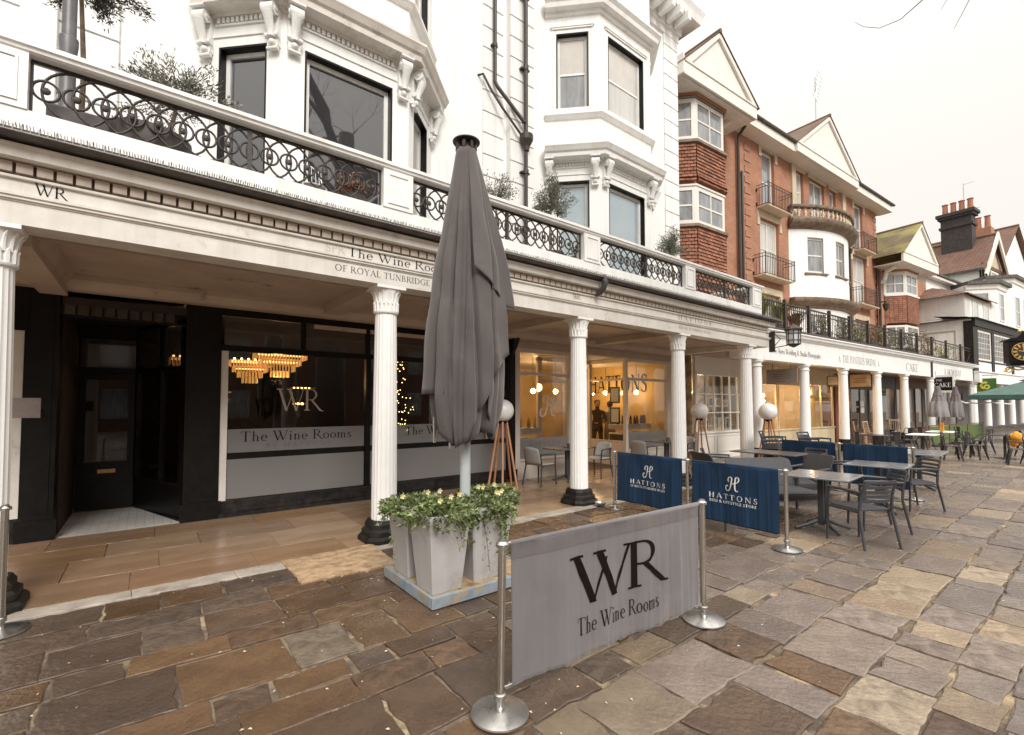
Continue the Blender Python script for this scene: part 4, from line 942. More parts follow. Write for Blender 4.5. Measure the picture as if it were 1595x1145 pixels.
chandelier((1.74, 11.6, 2.66), .78, .5, 4, 'smaller amber tiered chandelier behind the larger one in the shop window')
chandelier((.62, 11.2, 2.62), .62, .4, 2, 'small low chandelier seen through the angled side window of the doorway')
def ldots(name, label, pts, r=.016, m='bulbs', cat='lights'):
    b = MB()
    for p in pts: b.sphere(p, r, 6, 5)
    o = b.build(name, m); tag(o, label, cat); return o
rnd = random.Random(2)
pts = []
for i in range(55):
    h_ = rnd.random(); pts.append((5.05+rnd.gauss(0, .16*(1.1-h_)+.03), 11.2+rnd.gauss(0, .12), .9+1.9*h_))
ldots('fairy_lights', 'string of tiny warm fairy lights glowing in the dark shop beyond the second column', pts, .011)
for i, (x, y_, z, n, lab) in enumerate(((1.35, 13.2, 2.0, 4, 'row of small warm wall lights glowing far back at the left of the shop'), (3.0, 12.5, 1.72, 3, 'three small round lamps glowing low in the middle of the shop'), (3.1, 12.6, 2.12, 5, 'thin horizontal bar lamp glowing behind the gilt letters'), (5.0, 12.0, 2.1, 4, 'warm lamp glowing above the fairy lights'))):
    t = thing('wall_lamp', lab, 'lamp', (x, y_, z)); b = MB()
    for k in range(n): b.sphere((.09*k-.045*n, 0, 0), .03 if i != 2 else .018, 8, 6)
    b.build('bulbs', 'bulbs', t); MB().box(-.06*n, .02, -.02, .06*n, .05, .02).build('bracket', 'brass', t)
# tables inside
for i, (x, y_, lab) in enumerate(((1.7, 9.6, 'dark dining table with glasses just inside the black shop window'), (3.9, 9.7, 'dark dining table inside the black shop behind the second column'))):
    t = thing('dining_table', lab, 'table', (x, y_, 0)); MB().bbox(-.4, -.35, .72, .4, .35, .76).build('tabletop', 'woodred', t); MB().lathe([(.25, 0), (.25, .02), (.04, .05), (.04, .72)], 12).build('pedestal', 'black', t)
    M.setdefault('tumbler', glass('drinking_glass', (.85, .85, .85), .1)); g = MB()
    for k in range(4): g.lathe([(.02, .0), (.02, .01), (.004, .02), (.004, .08), (.035, .13), (.03, .19)], 10, (-.25+.16*k, -.1+.05*(k % 2), .761), cap=False)
    o = g.build('wine_glasses', 'tumbler', None, loc=(x, y_, 0)); tag(o, lab.replace('dark dining table', 'wine glasses set on the table').replace('with glasses ', ''), 'glasses')
ex = thing('exit_sign', 'small green lit exit sign above the angled side window', 'sign', (.52, 9.3, 2.62)); MB().box(-.10, 0, 0, .10, .02, .09).build('sign_box', emis('exit_green', (.15, .8, .35), .9), ex); MB().box(-.012, -.004, .02, .05, -.001, .07).build('running_figure', 'white', ex)
rb = thing('red_cabinet', 'dark red cabinet standing inside behind the door glass', 'cabinet', (-.42, 11.2, 0)); MB().bbox(-.22, -.2, 0, .18, .2, 1.25, .02).build('body', mat('red_lacquer', (.22, .03, .02), rough=.4), rb); MB().box(-.17, -.215, .05, .13, -.201, 1.1).build('door', 'woodred', rb); MB().box(-.1, -.2205, .9, .02, -.2155, .98).build('label_plate', 'white', rb)
# left neighbour beyond the pilaster
nb = thing('pale_shopfront', 'sliver of pale neighbouring shopfront behind the nearest column', 'shopfront', (-3.2, 8.3, 0))
MB().box(-1.2, .0, .30, 1.965, .1, 2.62).build('panel', 'entab', nb); MB().box(-1.2, -.03, 0, 2.0, .12, .29).build('stall_riser', 'blackdull', nb); MB().box(-1.2, -.03, 2.63, 2.0, .12, 3.3).build('fascia_board', 'black', nb)
pq = thing('plaque', 'small brown rectangular plaque bracketed beside the nearest column', 'plaque', (-1.06, 7.0, 1.56)); MB().box(-.11, -.015, 0, .16, .015, .21).build('board', mat('brown_plaque', (.17, .13, .11), (.13, .1, .09), 30, .6), pq); MB().box(-.012, .016, .05, .012, 1.28, .08).build('bracket', 'black', pq)
ys = thing('hanging_sign', 'small yellow and black hanging sign behind the nearest column', 'sign', (-1.33, 7.9, 2.60)); MB().box(-.05, 0, 0, .05, .02, .30).build('board', mat('yellow_sign', (.65, .36, .04), rough=.5), ys); MB().box(-.045, -.003, .10, .045, -.001, .2).build('dark_stripe', 'black', ys)
# ------------------------------------------------------------------ cream deli front
M['cream'] = mat('cream_joinery', (.66, .60, .52), (.60, .54, .46), 2, .45, bump=.03, dirt=(.4, .33, .26), dscale=4, dlo=.68, dhi=.85)
M['whitewood'] = mat('white_joinery', (.78, .75, .69), (.72, .69, .63), 2, .42, bump=.03)
M['yellow'] = mat('ochre_wall', (.62, .45, .20), (.52, .36, .15), 1.2, .7)
M['counter'] = mat('counter_grey', (.45, .43, .40), (.38, .36, .34), 3, .4)
ds = thing('cream_shopfront', 'cream deli shopfront with big panes and an ochre interior', 'shopfront', (9.7, 8.3, 0)); DO = w2l(ds)
def dpart(mb, name, m, **k): return mb.build(name, m, ds, off=DO, **k)
q = MB(); q.box(6.521, Y-.01, 0, 6.66, Y+.12, 3.0); dpart(q, 'post', 'cream'); dpart(MB().box(8.22, Y-.01, 0, 8.36, Y+.12, 3.0), 'post', 'cream')
dpart(MB().box(10.40, Y-.01, 0, 10.50, Y+.09, 3.0), 'post', 'cream'); dpart(MB().box(12.36, Y-.01, 0, 12.66, Y+.12, 3.0), 'post', 'cream'); dpart(MB().box(12.72, Y-.03, 0, 12.84, Y+.1, 3.0), 'post', 'whitewood')
dpart(MB().box(12.661, Y, 0, 12.719, Y+.3, 3.0), 'dark_gap', 'black')
for a, b in ((6.661, 8.219), (10.501, 12.359)):
    q = MB(); q.box(a, Y+.0, 0, b, Y+.10, .42); q.box(a, Y-.03, .421, b, Y+.12, .46); dpart(q, 'stall_riser', 'cream')
    dpart(MB().box(a, Y, 2.38, b, Y+.09, 2.45), 'transom', 'cream'); dpart(MB().box(a, Y+.003, 2.90, b, Y+.09, 2.99), 'window_head', 'cream')
    dpart(MB().box(a, Y+.04, .461, b, Y+.046, 2.379), 'shop_window', 'shopglass'); dpart(MB().box(a, Y+.04, 2.451, b, Y+.046, 2.899), 'transom_pane', 'shopglass')
    f = MB(); f.quad((a+.01, Y+.037, .47), (b-.01, Y+.037, .47), (b-.01, Y+.037, .93), (a+.01, Y+.037, .93)); dpart(f, 'frosted_band', 'frostl')
    lettering('HATTONS', .095, ds, (a+b)/2-9.7, .032, .72, 'inkgrey', .45, .8, width=.95); lettering('DELI & LIFESTYLE STORE', .04, ds, (a+b)/2-9.7, .032, .62, 'inkgrey', .2, .8, width=.75)
hh = script_h(.50, .07); M['silver'] = mat('silver_film', (.62, .58, .52), rough=.3); hh.build('logo', 'silver', ds, loc=(7.55-9.7, .030, 1.42)); 
# recessed side light and door (entrance behind the third column)
sr = dpart(MB().box(10.41, Y+.091, 0, 10.47, 9.62, .66), 'side_riser', 'cream'); dpart(MB().box(10.43, Y+.09, .661, 10.436, 9.62, 2.38), 'side_pane', 'shopglass'); dpart(MB().box(10.40, Y+.091, .661, 10.48, 9.62, .69), 'side_sill', 'cream')
dpart(MB().box(10.41, Y+.091, 2.381, 10.46, 9.62, 2.44), 'side_rail', 'cream'); dpart(MB().box(10.43, Y+.09, 2.441, 10.436, 9.62, 2.9), 'side_pane', 'shopglass'); dpart(MB().box(10.41, Y+.091, 2.901, 10.46, 9.62, 3.0), 'side_rail', 'cream'); dpart(MB().box(10.39, 9.621, 0, 10.49, 9.70, 3.0), 'post', 'cream')
q = MB(); q.box(8.36, 9.62, 0, 8.5, 9.7, 3.0); q.box(8.5, 9.63, 2.3, 9.45, 9.69, 2.4); q.box(9.36, 9.62, 0, 9.46, 9.7, 3.0); q.box(8.36, 9.62, 2.9, 10.389, 9.7, 3.0); dpart(q, 'door_frame', 'cream')
dpart(MB().box(8.35, 8.42, 2.99, 10.4, 9.62, 3.03), 'porch_ceiling', 'soffit'); dpart(MB().box(8.30, 8.43, 0, 8.36, 9.62, .60), 'side_riser', 'cream'); dpart(MB().box(8.32, 8.43, .601, 8.326, 9.62, 2.99), 'side_pane', 'shopglass')
dpart(MB().box(6.56, 8.4, -.03, 13.05, 16, -.0), 'room_floor', 'flagd' if 'flagd' in M else 'darkfloor')
q = MB(); q.quad((6.56, 13.6, 0), (13.05, 13.6, 0), (13.05, 13.6, 3.3), (6.56, 13.6, 3.3)); q.quad((6.56, 8.5, 0), (6.56, 13.6, 0), (6.56, 13.6, 3.3), (6.56, 8.5, 3.3)); q.quad((13.05, 8.42, 0), (13.05, 13.6, 0), (13.05, 13.6, 3.3), (13.05, 8.42, 3.3)); dpart(q, 'room_wall', 'yellow')
dpart(MB().box(6.56, 8.42, 3.04, 13.05, 13.6, 3.1), 'room_ceiling', 'cream')
lettering('HATTONS', .60, ds, 13.035-9.7, 2.50, 2.12, 'ink', .02, 1.3, width=2.6, rz=R(-90))
for i, (x, lab) in enumerate(((7.35, 'grey serving counter behind the cream shop pane with the script initial'), (12.0, 'grey serving counter behind the far cream shop pane'))):
    t = thing('counter', lab, 'counter', (x, 9.4, 0)); MB().bbox(-.75, -.25, .94, .75, .25, 1.10, .015).build('worktop', 'counter', t); MB().box(-.72, -.22, .0, .72, .22, .80).build('body', 'darkwall', t); MB().box(-.74, -.24, .80, .74, .24, .83).build('shelf', 'white', t)
    rr = random.Random(i); g = MB()
    for k in range(11):
        xx = -.65+.13*k; s_ = rr.uniform(.035, .055); g.lathe([(s_, 0), (s_, rr.uniform(.08, .2)), (s_*.5, rr.uniform(.21, .24)), (s_*.5, .26)], 8, (xx, rr.uniform(-.12, .12), 1.101))
    o = g.build('jars', 'woodred' if i else 'brass', None, loc=(x, 9.4, 0)); tag(o, ['jars and bottles crowded on the counter behind the script initial', 'jars and bottles crowded on the far counter'][i], 'jars')
for i, (x, y_, z, lab) in enumerate(((8.5, 10.0, 2.08, 'glowing globe lamp at the left of the cream shop window'), (9.36, 10.0, 2.08, 'glowing globe lamp right of the script initial'), (12.65, 9.65, 2.10, 'glowing globe lamp in the far cream shop window'))):
    t = thing('pendant_lamp', lab, 'lamp', (x, y_, z)); MB().sphere((0, 0, 0), .07, 14, 10).build('globe', 'bulb', t); MB().tube([(0, 0, .07), (0, 0, 1.0)], .008, 6).build('cord', 'black', t)
for i, (x, lab) in enumerate(((11.73, 'tiny bulb glowing left above the two people'), (12.36, 'tiny bulb glowing right above the two people'))):
    t = thing('spot_lamp', lab, 'lamp', (x, 10.7, 2.05)); MB().sphere((0, 0, 0), .03, 8, 6).build('bulb', 'bulb', t); MB().tube([(0, 0, .03), (0, 0, .9)], .006, 5).build('cord', 'black', t)
for i, (z, lab) in enumerate(((1.74, 'upper black framed notice by the side light'), (1.16, 'lower black framed notice by the side light'))):
    t = thing('framed_notice', lab, 'picture', (10.50, 8.75, z)); q = MB(); q.box(-.01, -.17, 0, .012, .17, .46); q.build('frame', 'black', t); MB().box(-.013, -.13, .04, -.0105, .13, .42).build('print', 'white', t)
def lightpt(name, loc, e, c=(1, .62, .28), r=.12):
    d = bpy.data.lights.new(name, 'POINT'); d.energy = e; d.color = c; d.shadow_soft_size = r; o = bpy.data.objects.new(name, d); COL.objects.link(o); o.location = loc; return o
lightpt('shop_lamp_light', (7.6, 10.4, 2.2), 20); lightpt('shop_lamp_light', (9.6, 11.0, 2.3), 26); lightpt('shop_lamp_light', (12.1, 10.9, 2.2), 30)
lightpt('chandelier_light', (2.1, 10.6, 2.2), 7); lightpt('chandelier_light', (.6, 11.2, 2.2), 2)
lightpt('chandelier_light', (5.0, 12, 2.0), 3)
# ------------------------------------------------------------------ red brick building
M['brick'] = brickmat('orange_red_brick', (.44, .185, .098), (.36, .145, .078), (.32, .23, .17), .225, .075, .010, .5, .85, .3, 'xz', dirt=(.24, .11, .07), dlo=.55, dhi=.8)
M['tilehung'] = mat('clay_tile_hanging', (.36, .15, .085), (.25, .105, .065), 7, .8, bump=.2, dirt=(.13, .07, .05), dscale=3, dlo=.52, dhi=.75, island=.3)
M['stone'] = mat('cream_dressed_stone', (.62, .52, .38), (.52, .42, .30), 3, .7, bump=.1)
M['dstone'] = mat('stained_stone_cornice', (.24, .18, .13), (.14, .10, .075), 5, .75, bump=.2, dirt=(.35, .28, .21), dscale=3)
M['rooftile'] = brickmat('brown_roof_tiles', (.18, .10, .07), (.13, .075, .055), (.05, .03, .025), .25, .14, .012, .5, .85, .6, 'xz', dirt=(.22, .19, .09), dlo=.5, dhi=.75)
M['oldroof'] = brickmat('weathered_clay_roof', (.20, .105, .075), (.15, .075, .055), (.07, .04, .03), .30, .20, .02, .5, .85, .6, 'xz', dirt=(.15, .10, .065), dlo=.5, dhi=.75)
M['mossroof'] = brickmat('mossy_roof', (.21, .17, .09), (.17, .13, .075), (.07, .055, .03), .25, .16, .015, .5, .9, .6, 'xz', dirt=(.30, .27, .08), dlo=.45, dhi=.7)
M['ridge'] = mat('ridge_tile', (.20, .12, .08), (.14, .09, .06), 6, .85)
M['pot'] = mat('chimney_pot_clay', (.42, .17, .10), (.30, .13, .08), 5, .8)
bb = thing('brick_building', 'three storey red brick building with a white bow, pediments and iron window balconies', 'building', (14.56, 9.30, -.204), R(-3.5)); bb.scale = (1.12, 1.12, 1.12)
def bp_(mb, name, m, par=None, **k): return mb.build(name, m, par or bb, **k)
holes = [(5.18, 6.10, 9.12, 11.40), (4.98, 6.36, 6.50, 8.72), (7.90, 8.50, 9.75, 11.36), (9.05, 10.45, 9.75, 11.36), (11.0, 11.62, 9.75, 11.36), (13.62, 14.62, 9.12, 11.40), (13.30, 14.90, 6.50, 8.85), (13.4, 14.9, 4.0, 5.75), (4.6, 6.3, 4.0, 5.85)]
q = MB(); facade(q, 0.05, 16.3, 3.9, 11.72, holes, 0, .17); q.quad((16.3, 0, 0), (16.3, 8, 0), (16.3, 8, 11.72), (16.3, 0, 11.72)); bp_(q, 'wall', 'brick')
for (a, b, c, d), st, gm in zip(holes, ['sash', 'cross', 'sash', 'french', 'sash', 'sash', 'cross', 'french', 'french'], ['greyglass', 'curtain', 'curtain', 'greyglass', 'greyglass', 'greyglass', 'curtain', 'greyglass', 'greyglass']):
    window(bb, (a, 0, c), 0, b-a, d-c, st, 'whitewood', gm, rev=.11, fw=.085)
def lintel(a, b, z, h=.20, ear=.32):
    q = MB(); q.box(a-.22, -.035, z, b+.22, -.002, z+h); q.box(a-.22, -.034, z-ear, a-.04, -.002, z-.001); q.box(b+.04, -.034, z-ear, b+.22, -.002, z-.001); bp_(q, 'lintel', 'stone')
lintel(5.18, 6.10, 11.41); lintel(4.98, 6.36, 8.74, .26); lintel(13.62, 14.62, 11.41); lintel(13.3, 14.9, 8.87, .26); lintel(13.4, 14.9, 5.77, .24); lintel(4.6, 6.3, 5.87, .24)
for a, b in ((7.90, 8.5), (9.05, 10.45), (11.0, 11.62)):
    q = MB(); q.box(a-.16, -.035, 11.36, b+.16, -.002, 11.50); bp_(q, 'lintel', 'stone')
for a, b in ((7.42, 7.74), (12.22, 12.54)): bp_(MB().box(a, -.07, 9.3, b, -.002, 11.5), 'pilaster', 'stone')
# eaves
q = MB(); q.box(2.75, -.55, 11.50, 16.85, -.50, 11.83); q.box(2.75, -.499, 11.50, 16.85, .02, 11.53); q.box(16.80, -.499, 11.53, 16.85, 6, 11.83); bp_(q, 'eaves_board', 'whitewood')
q = MB(); q.tube([(2.8, -.60, 11.86), (6.62, -.60, 11.86)], .06, 8); q.tube([(12.35, -.60, 11.86), (16.95, -.60, 11.86)], .06, 8); bp_(q, 'gutter', 'lead', each=True)
q = MB(); q.quad((-.1, -.6, 11.84), (16.9, -.6, 11.84), (16.5, 2.6, 13.6), (-.1, 2.6, 13.6)); q.quad((16.5, 2.6, 13.6), (16.9, 6.4, 11.84), (-.1, 6.4, 11.84), (-.1, 2.6, 13.6)); q.quad((16.9, -.6, 11.84), (16.9, 6.4, 11.84), (16.5, 2.6, 13.6), (16.5, 2.6, 13.6)); bp_(q, 'roof', 'rooftile')
# middle pediment
def pediment(par, x0, x1, zb, zt, y, fasc, roofm='rooftile', back=4.0, apexx=None):
    xm = apexx if apexx is not None else (x0+x1)/2
    q = MB(); q.box(x0, y-.03, zb, x1, y+.06, zb+fasc); q.box(x0, y-.06, zb+fasc+.001, x1, y+.06, zb+fasc+.05); q.build('pediment_base', 'whitewood', par)
    q = MB(); q.prism([(x0+.12, zb+fasc+.05), (x1-.12, zb+fasc+.05), (xm, zt-.10)], y+.02, y+.10); q.build('tympanum', 'whitewood', par)
    for (xa, xb) in ((x0, xm), (x1, xm)):
        q = MB(); h_ = .16; q.prism([(xa, zb+fasc+.03), (xb, zt), (xb, zt-h_), (xa+(.32 if xb > xa else -.32), zb+fasc+.052)] if xb > xa else [(xa, zb+fasc+.03), (xa-.32, zb+fasc+.052), (xb, zt-h_), (xb, zt)], y-.06, y+.019); q.build('raking_board', 'whitewood', par)
        q = MB(); q.add([(xa+(-.07 if xb > xa else .07), y-.09, zb+fasc+.0), (xb, y-.09, zt+.06), (xb, y+back, zt+.06), (xa+(-.07 if xb > xa else .07), y+back, zb+fasc),
                         (xa+(-.07 if xb > xa else .07), y-.09, zb+fasc-.03), (xb, y-.09, zt+.03), (xb, y+back, zt+.03), (xa+(-.07 if xb > xa else .07), y+back, zb+fasc-.03)],
                        [(0, 1, 2, 3), (7, 6, 5, 4), (0, 4, 5, 1), (3, 2, 6, 7), (0, 3, 7, 4)]); q.build('roof_slope', roofm, par)
    MB().tube([(xm, y-.10, zt+.05), (xm, y+back, zt+.05)], .07, 8).build('ridge_tiles', 'ridge', par)
pediment(bb, 6.62, 12.4, 11.50, 13.82, -.62, .34, apexx=9.45)
# corner pediment with its soffit, brackets and tile hung bay
pediment(bb, -1.2, 2.66, 11.06, 13.0, -1.15, .36, apexx=.55)
bp_(MB().box(-1.2, -1.11, 11.06, 2.66, 0, 11.085), 'soffit_board', 'entab'); bp_(MB().box(2.60, -1.09, 11.086, 2.66, 0, 11.4), 'return_board', 'whitewood')
bp_(MB().box(-1.26, -1.2, 11.06, -1.201, 0, 11.62), 'return_board', 'whitewood')
q = MB(); q.tube([(1.95, -.02, 10.35), (1.95, -.12, 10.36), (1.95, -.2, 10.5), (1.95, -.22, 10.75), (1.95, -.32, 10.95), (1.95, -.62, 11.04)], [.07, .09, .09, .1, .1, .09], 6); bp_(q, 'scroll_bracket', 'whitewood')
BP = [(-1.0, 0), (-.15, -.8), (1.32, -.8), (2.15, 0)]
def bayband(z0, z1, out, m, name): return bp_(MB().sweep(BP, [(out, z0), (out, z1), (-.1, z1), (-.1, z0)]), name, m)
bayband(11.0, 11.06, .10, 'brick', 'brick_corbel'); bayband(10.93, 11.0, .03, 'lead', 'bay_head')
for zb, zt in ((9.66, 10.93), (7.10, 8.24)):
    bayband(zb-.10, zb-.02, .10, 'dstone', 'bay_sill')
    for i in range(3):
        p, p2 = BP[i], BP[i+1]; L_ = math.hypot(p2[0]-p[0], p2[1]-p[1]); a = math.atan2(p2[1]-p[1], p2[0]-p[0])
        o = window(bb, (p[0]+.03*math.sin(a)*0, p[1], zb), a, L_, zt-zb, 'sash', 'whitewood', 'greyglass', rev=.0, fw=.12)
        MB().box(L_/2-.02, -.004, .1, L_/2+.02, .03, zt-zb-.1).build('glazing_bar', 'whitewood', o)
    bayband(zt+.005, zt+.06, .03, 'whitewood', 'bay_head')
bayband(8.30, 9.56, -.02, 'tilehung', 'tile_backing'); bayband(4.0, 7.0, -.02, 'tilehung', 'tile_backing')
th = MB(); rt_ = random.Random(8)
for zs, ze in ((8.30, 9.55), (5.0, 6.99)):
    rows = int((ze-zs)/.105)
    for r_ in range(rows):
        z = ze-.105*(r_+1); flare = .05 if r_ > rows-3 and zs > 8 else 0
        for i in range(3):
            p, p2 = BP[i], BP[i+1]; L_ = math.hypot(p2[0]-p[0], p2[1]-p[1]); ux, uy = (p2[0]-p[0])/L_, (p2[1]-p[1])/L_; nx, ny = uy, -ux; n = int(L_/.165); w = L_/n
            for k in range(n+(r_ % 2)):
                u0 = max(0, (k-.5*(r_ % 2))*w+.006); u1 = min(L_, (k+1-.5*(r_ % 2))*w-.006)
                if u1-u0 < .02: continue
                dz = rt_.uniform(-.006, .006); o1, o2 = .045+flare+rt_.uniform(0, .012), .008
                a = (p[0]+ux*u0, p[1]+uy*u0); b = (p[0]+ux*u1, p[1]+uy*u1)
                th.add([(a[0]+nx*o1, a[1]+ny*o1, z+dz), (b[0]+nx*o1, b[1]+ny*o1, z+dz), (b[0]+nx*o2, b[1]+ny*o2, z+.13), (a[0]+nx*o2, a[1]+ny*o2, z+.13), (a[0], a[1], z+dz), (b[0], b[1], z+dz)], [(0, 1, 2, 3), (4, 5, 1, 0)])
o = bp_(th, 'hung_tiles', 'tilehung'); o['kind'] = 'stuff'
# bow with stone cornices
C0, HW, SG = 9.7, 2.55, .88; RB = (HW*HW+SG*SG)/(2*SG); cyb = RB-SG; aM = math.asin(HW/RB)
def arc(out, a): r = RB+out; return (C0+r*math.sin(a), cyb-r*math.cos(a))
def arcpath(out=0, n=24, e=0.0): return [arc(out, -aM-e+(2*aM+2*e)*i/n) for i in range(n+1)]
def bowband(prof, name, m, n=28): return bp_(MB().sweep(arcpath(0, n), prof), name, m, auto=True)
wins = [(-1.55, .76), (-.02, .76), (1.55, .76)]
q = MB()
segs_ = 36
def bow_wall(z0, z1, hz0, hz1):
    for i in range(segs_):
        a, b = -aM+2*aM*i/segs_, -aM+2*aM*(i+1)/segs_; mid = RB*math.sin((a+b)/2)
        A_, B_ = arc(0, a), arc(0, b)
        inw = any(abs(mid-c) < w/2 for c, w in wins)
        rng_ = [(z0, hz0), (hz1, z1)] if inw else [(z0, z1)]
        for u, v in rng_: q.quad((*A_, u), (*B_, u), (*B_, v), (*A_, v))
bow_wall(5.95, 8.75, 7.0, 8.42); bow_wall(3.0, 5.55, 4.0, 5.3); bp_(q, 'bow_wall', 'stucco')
for hz0, hz1, st in ((7.0, 8.42, 'sash'), (4.0, 5.3, 'french')):
    for k, (c, w) in enumerate(wins):
        a = math.asin(c/RB); ww = w+.10; p = arc(-.02, a); ux, uy = math.cos(a), math.sin(a)
        o = window(bb, (p[0]-ux*ww/2, p[1]-uy*ww/2, hz0), a, ww, hz1-hz0, st, 'whitewood', 'greyglass', rev=.07, fw=.08)
        r = MB(); r.box(-.12, -.07, -.09, ww+.12, .02, -.03); r.build('sill', 'dstone', o)
        r = MB(); r.box(-.06, .0, 0, .0, .12, hz1-hz0); r.box(ww, .0, 0, ww+.06, .12, hz1-hz0); r.box(-.06, .0, hz1-hz0, ww+.06, .12, hz1-hz0+.05); r.build('reveal', 'stucco', o)
        if st == 'sash' and k: MB().box(ww/2-.015, .072, .08, ww/2+.015, .13, hz1-hz0-.08).build('glazing_bar', 'whitewood', o)
bowband([(0, 8.74), (.06, 8.76), (.10, 8.82), (.26, 8.88), (.34, 8.96), (.36, 9.06), (.30, 9.10), (-.4, 9.10), (-.4, 8.74)], 'bow_cornice', 'dstone')
bowband([(0, 5.54), (.08, 5.57), (.12, 5.66), (.30, 5.74), (.36, 5.84), (.36, 5.92), (.0, 5.97), (-.4, 5.97), (-.4, 5.54)], 'bow_cornice', 'dstone')
bowband([(.20, 9.10), (.20, 9.19), (.02, 9.19), (.02, 9.10)], 'balustrade_base', 'dstone'); bowband([(.22, 9.56), (.24, 9.60), (.24, 9.66), (.20, 9.68), (.0, 9.68), (-.01, 9.56)], 'balustrade_rail', 'dstone')
q = MB(); pl_ = arcpath(-.02, 24); q.add([(*p, 9.095) for p in pl_], [tuple(range(len(pl_)))]); bp_(q, 'bow_roof', 'lead')
bal = MB().lathe([(.05, 0), (.05, .03), (.03, .05), (.065, .14), (.055, .19), (.028, .27), (.035, .33), (.05, .35), (.05, .37)], 10).mesh('baluster', 'stone', True)
for i in range(21):
    a = -aM*.97+2*aM*.97*i/20; p = arc(.11, a); inst(bal, 'baluster', bb, (p[0], p[1], 9.19))
# iron window balconies
def ironbalc(x0, x1, z0, z1, dep=.45):
    r = thing('window_balcony', None, None, (0, 0, 0)); r.parent = bb
    q = MB()
    for z in (z0+.03, z1, z1-.12): q.tube([(x0, -.01, z), (x0, -dep, z), (x1, -dep, z), (x1, -.01, z)], .012, 5)
    q.box(x0-.05, -.06, z1-.22, x0-.0, -.0, z1-.12); q.box(x0-.05, -.06, z0+.05, x0, 0, z0+.15)
    q.build('rail', 'iron', r); b = MB().box(-.007, -.007, 0, .007, .007, z1-z0-.03).mesh('bar', 'iron')
    n = int((x1-x0)/.115)
    for i in range(n+1): inst(b, 'bar', r, (x0+(x1-x0)*i/n, -dep, z0+.03))
    for k in range(1, 4):
        for x in (x0, x1): inst(b, 'bar', r, (x, -dep*k/4, z0+.03))
    for x in (x0, x1): MB().tube([(x, -dep, z0), (x, -dep, z1+.04)], .02, 6).build('corner_post', 'iron', r)
    MB().box(x0, -dep+.02, z0-.04, x1, -.001, z0).build('floor_slab', 'stone', r)
ironbalc(4.75, 6.5, 9.05, 9.85); ironbalc(4.45, 6.6, 6.42, 7.18); ironbalc(13.4, 14.95, 9.05, 9.8); ironbalc(13.0, 15.2, 6.42, 7.18)
# toothed brick quoins
qm = MB().box(0, -.025, 0, .36, 0, .225).mesh('quoin', 'brick')
for k in range(18):
    inst(qm, 'quoin', bb, (3.95+.0, 0, 4.2+k*.40+.0)); inst(qm, 'quoin', bb, (15.93, 0, 4.2+k*.40))
q = MB(); q.tube([(3.45, -.5, 11.8), (3.42, -.35, 11.5), (3.40, -.12, 11.25), (3.40, -.10, 10.9), (3.40, -.10, 4.0)], .055, 8); q.tube([(3.75, -.02, 10.1), (3.62, -.10, 9.95), (3.62, -.10, 4.0)], .045, 8); q.tube([(12.72, -.1, 8.8), (12.72, -.1, 3.9)], .05, 8); q.lathe([(.1, 0), (.12, .2)], 8, (12.72, -.12, 8.75)); bp_(q, 'downpipe', 'iron', each=True)
# chimney behind
ch = MB(); ch.box(17.2, 2.2, 12.5, 17.9, 3.5, 14.6); ch.box(17.12, 2.12, 14.6, 17.98, 3.58, 14.8); ch.box(17.05, 2.05, 14.8, 18.05, 3.65, 15.1); bp_(ch, 'chimney', 'brick')
for k in range(3): bp_(MB().lathe([(.14, 15.1), (.12, 15.6), (.15, 15.65), (.15, 15.72)], 12, (17.55, 2.4+.45*k, 0)), 'chimney_pot', 'pot')
ae = thing('television_aerial', 'thin television aerial standing above the middle pediment', 'aerial', (26.2, 8.85, 14.9))
q = MB(); q.tube([(0, 0, 0), (0, 0, 3.3)], .022, 5); q.build('mast', 'steelb', ae); q = MB(); q.tube([(-.05, 0, 2.2), (.35, -.1, 3.5)], .016, 4)
for k in range(7):
    t = k/6; c = (-.05+.4*t, -.1*t, 2.2+1.3*t); q.tube([(c[0]-.32, c[1], c[2]+.13), (c[0]+.32, c[1], c[2]-.10)], .008, 4)
q.build('antenna_rods', 'steelb', ae)
tv = thing('rainwater_lamp', 'small dark wall lantern hanging beside the gable bay', 'lantern', (32.3, 7.7, 6.9)); MB().lathe([(.02, 0), (.12, .12), (.16, .35), (.18, .37), (.05, .5), (.02, .58)], 8).build('body', 'iron', tv); MB().box(-.03, 0, .5, .03, .35, .56).build('arm', 'iron', tv)
# ------------------------------------------------------------------ second colonnade with the roof terrace
fc = thing('plain_colonnade', 'plain round columned colonnade with white painted fascia and black terrace railing', 'colonnade', (13, 6.4, 0), R(-3.5))
def fp(mb, name, m, **k): return mb.build(name, m, fc, **k)
PC = MB(); PC.lathe([(.185, .0), (.19, .44), (.175, .45)], 20, cap=True); PLm = PC.mesh('plinth', 'blackdull', True); autosmooth(PLm)
cs_ = MB(); cs_.lathe([(.165, .45), (.160, 1.2), (.14, 2.80), (.165, 2.82), (.165, 2.85), (.14, 2.86), (.14, 2.92), (.19, 2.96), (.20, 3.03)], 24); CSm = cs_.mesh('column', 'column', True); autosmooth(CSm)
for s_ in (.32, 1.13, 4.1, 7.1, 10.28, 13.4, 16.95, 20.4, 24.2):
    if s_ < 1: continue
    o = inst(CSm, 'column', fc, (s_, .15, 0)); inst(PLm, 'plinth', o)
S0, S1 = .0, 24.6
fp(MB().sweep([(S0, 0), (S1, 0), (S1, 2.2)], [(-.02, 3.03), (-.02, 3.72), (.03, 3.75), (.05, 3.79), (.10, 3.81), (.12, 3.88), (.16, 3.90), (.16, 3.94), (-.3, 3.96), (-.3, 3.03)]), 'fascia', 'paintw')
